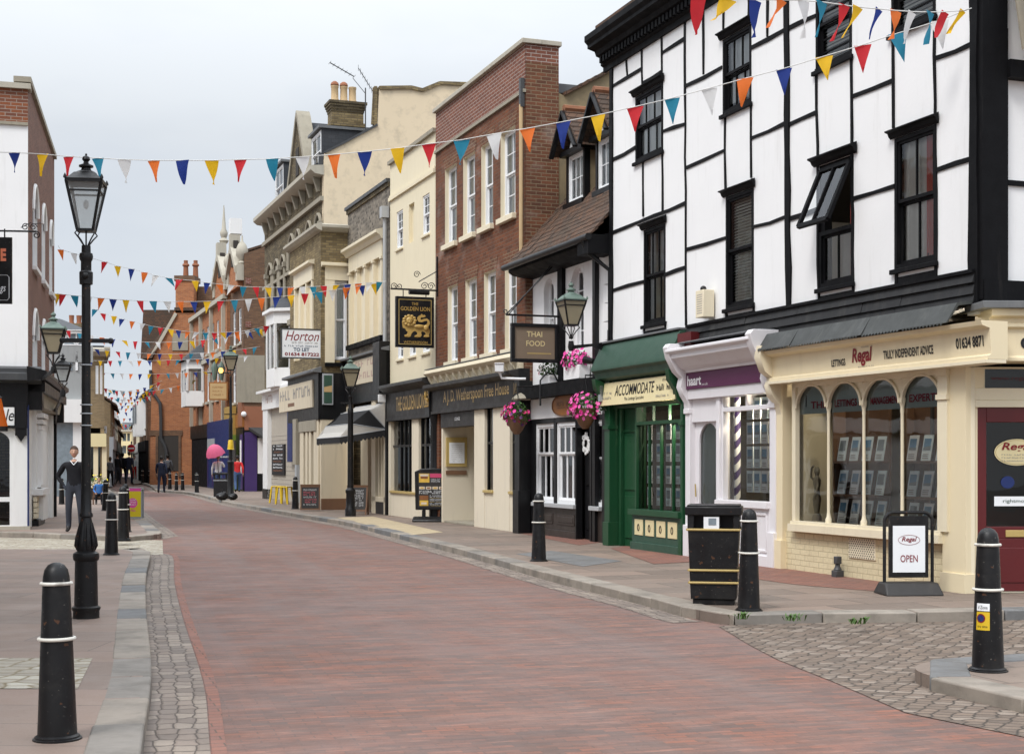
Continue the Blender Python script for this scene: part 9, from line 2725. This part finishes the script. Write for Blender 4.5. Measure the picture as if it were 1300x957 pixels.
far_person(149, 615, 40, 'person in black coat walking beside the left shops, nearest of that group', 180, top='black', legs='denim', hair='dark', pose='walk')
far_person(164, 614.5, 41, 'man in dark suit in the middle of the narrow street, walking away', 178, top='navy', legs='navy', hair='brown', pose='walk')
far_person(156, 611, 36, 'woman in black with long dark hair between the two walking men', 175, top='black', legs='black', hair='dark', pose='walk', longhair=True)
far_person(171, 608.5, 30, 'person in white and red top far up the street', 0, top='white', legs='red', hair='dark', pose='stand')
far_person(191, 611, 32, 'person in pink top and pale trousers far up the street', 170, top='pink', legs='white', hair='fair', pose='walk', sleeves=False)
far_person(213, 617, 40, 'person with a backpack by the orange gable, facing away', 190, top='grey', legs='navy', hair='dark', pose='stand', bag='grey')
far_person(245, 613, 34, 'man in pale blue shirt and khaki trousers bending forward', 75, top='pale', legs='khaki', hair='grey', pose='bend')
far_person(236, 612.5, 34, 'person in bright red jacket behind the far bollards', 100, top='red', legs='black', hair='dark', pose='stand')
far_person(301.5, 625, 47, 'person in red jacket and blue jeans right of the dark lamp post', 195, top='red', legs='jean', hair='dark', pose='walk')
tU = far_person(277, 627, 50, 'woman in checked shirt holding the pink umbrella', 185, top='white', legs='jean', hair='fair', pose='umbrella')
far_person(126, 640, 44, 'child in blue top seated on a dark chair on the left pavement', 15, top='blue', legs='black', hair='fair', pose='sit')
p = gnd(126, 640); s = 44 * p.y / FPX / 1.76
t = thing('cafe_chair', 'dark slatted chair under the seated child in blue', 'chair', p, R(15))
mb = MB(); mb.box(-.22, .22, -.2, .24, .36 * s + .0, .40 * s, M['room_wood']); mb.build('seat', t)
mb = MB(); mb.box(-.22, .22, .2, .24, .42 * s, .95 * s, M['room_wood']); mb.build('backrest', t)
for sx in (-1, 1):
 for y in (-.17, .21): mb = MB(); mb.bar((sx * .2, y, 0), (sx * .2, y, .36 * s), .04, M['room_wood']); mb.build('leg', t)
pu = gnd(277, 627); pu = pu + Vector((-.1, -.25, 0)); PKU = cloth('umbrella_pink', (.75, .16, .30))
t = thing('umbrella', 'bright pink open umbrella held by the woman beside the dark lamp post', 'umbrella', at(274, 577, pu.y), 0)
mb = MB(); ru = 12.5 * pu.y / FPX; ns = 8
vs_, fs_ = [(0, 0, .5)], []
for j in range(1, 6):
 tt = j / 5
 for i in range(16):
  a = 2 * PI * i / 16; sc = 1 - (.05 if i % 2 else 0) * tt
  vs_.append((ru * math.sin(tt * 1.35) / math.sin(1.35) * sc * math.cos(a), ru * math.sin(tt * 1.35) / math.sin(1.35) * sc * math.sin(a), .5 * (math.cos(tt * 1.35) - .22) / .78 - (.03 if i % 2 == 0 else 0) * tt))
for i in range(16): fs_.append((0, 1 + i, 1 + (i + 1) % 16))
for j in range(4):
 for i in range(16): a, b = 1 + j * 16 + i, 1 + j * 16 + (i + 1) % 16; fs_.append((a, a + 16, b + 16, b))
mb.add(vs_, fs_, PKU, True)
cn = mb.build('canopy', t); cn.rotation_euler = (R(18), R(-14), 0)
mb = MB(); mb.tube([(0, 0, .55), (.1, .14, -.85)], .012, BG, 6); mb.build('shaft', t)
p = gnd(283, 632)
t = thing('street_bin', 'black street bin with rubbish bags beside the dark lamp post', 'litter bin', p + Vector((-.1, .5, 0)), R(-12))
mb = MB(); mb.box(-.3, .3, -.28, .28, .05, .8, BG); mb.box(-.33, .33, -.31, .31, .95, 1.05, BG)
for sx in (-1, 1):
 for sy in (-1, 1): mb.box(sx * .3, sx * .23, sy * .28, sy * .21, .8, .95, BG)
mb.build('bin_body', t, bevel=.015)
mb = MB(); mb.tube([(-.31, -.29, .72), (.31, -.29, .72), (.31, .29, .72), (-.31, .29, .72), (-.31, -.29, .72)], .014, M['galv'], 6); mb.build('band', t)
for (u, v, lab, sc) in ((282, 635, 'shiny black rubbish bag slumped before the street bin', .62), (295.5, 634.5, 'black rubbish bag at the foot of the dark lamp post', .5)):
 p = gnd(u, v); mb = MB(); rr2 = random.Random(u)
 mb.ball((0, 0, .26), .36, .3, .27, BG, 18, 12)
 mb.v = [(x * (1 + .14 * math.sin(7 * y + 5 * z)), y * (1 + .14 * math.sin(6 * x + 9 * z)), max(0, z * (1 + .1 * math.sin(9 * x + 4 * y)))) for (x, y, z) in mb.v]
 mb.tube([(0, 0, .5), (.02, 0, .6), (.06, .02, .66)], [.05, .03, .06], BG, 8)
 o = mb.build('rubbish_bag', loc=p); o.scale = (sc, sc, sc); tag(o, lab, 'rubbish bag')
def shrub(u, v, r, label, name='shrub', n=500, seed=1):
 p = gnd(u, v); rr = random.Random(seed); mb = MB()
 for k in range(n):
  d = Vector((rr.gauss(0, 1), rr.gauss(0, 1), rr.gauss(0, 1))).normalized() * rr.uniform(.4, 1) ** .5
  q = Vector((d.x * r[0], d.y * r[1], r[2] + d.z * r[2])); u_ = Vector((rr.gauss(0, 1), rr.gauss(0, 1), rr.gauss(0, 1))).normalized(); w_ = u_.cross(d).normalized(); s = rr.uniform(.06, .11)
  mb.add([q - u_ * s, q + w_ * s * .5, q + u_ * s, q - w_ * s * .5], [(0, 1, 2, 3)], rr.choice(LEAF))
 for k in range(5): mb.tube([(0, 0, 0), (rr.uniform(-.5, .5) * r[0], rr.uniform(-.5, .5) * r[1], r[2])], .02, M['room_wood'], 5)
 tag(mb.build(name, loc=p), label, 'shrub')
shrub(265, 613, (.7, .5, .6), 'low dark green shrub before the railing and blue shop', seed=3)
def weed(u, v, label, seed):
 p = gnd(u, v, 0); rr = random.Random(seed); mb = MB()
 for k in range(26):
  a = rr.uniform(0, 2 * PI); l = rr.uniform(.04, .11); t_ = Vector((math.cos(a) * l * .8, math.sin(a) * l * .8, l * .7)); s = Vector((-math.sin(a), math.cos(a), 0)) * rr.uniform(.006, .014)
  b = Vector((rr.gauss(0, .04), rr.gauss(0, .02), 0)); m_ = b + t_ * .55 + Vector((0, 0, .02))
  mb.add([b - s * .3, m_ - s, b + t_, m_ + s, b + s * .3], [(0, 1, 2, 3, 4)], LEAF[1])
 tag(mb.build('weed', loc=p + Vector((0, 0, -.02))), label, 'weed')
weed(942, 783, 'small green weed in the kerb below the bollard by the litter bin', 1); weed(1008, 785, 'larger green weed growing from the kerb joint before the white shop', 2); weed(1090, 789, 'tiny weed at the kerb before the swing sign', 3)
far_person(176, 606, 27, 'person in dark jacket far up the street right of the no entry post', 5, top='grey', legs='jean', hair='dark', pose='walk')
far_person(140, 618, 38, 'woman in grey coat by the left shops walking away', 182, top='grey', legs='black', hair='brown', pose='walk', longhair=True)
far_person(184, 607, 27, 'person in green top far up the street beside the kerb corner', 175, top='green', legs='khaki', hair='dark', pose='walk')
p = gnd(121, 634)
t = thing('flower_planter', 'planter of yellow green leaves behind the seated child', 'planter', p, R(10))
mb = MB(); mb.lathe([(.22, 0), (.3, .42), (.32, .45), (.27, .45)], M['charcoal'], n=14); mb.build('pot', t)
fl, lf = blossoms((0, 0, .68), (.5, .4, .3), 21, [YEL, YEL, PETAL[4]], 40, 420)
lf.build('foliage', t); fl.build('blossom', t)
p = gnd(181.5, 609.5); k = p.y / FPX
t = thing('poster_stand', 'small blue and white poster stand far up the street', 'pavement sign', p)
mb = MB(); mb.box(-.42, .42, -.05, .05, .05, 1.35, M['paper']); mb.face([(-.36, -.056, .7), (.36, -.056, .7), (.36, -.056, 1.3), (-.36, -.056, 1.3)], M['blue_paint']); mb.build('panel', t)
mb = MB(); mb.bar((-.4, .05, 1.3), (-.4, .4, 0), .05, M['galv']); mb.bar((.4, .05, 1.3), (.4, .4, 0), .05, M['galv']); mb.build('frame', t)
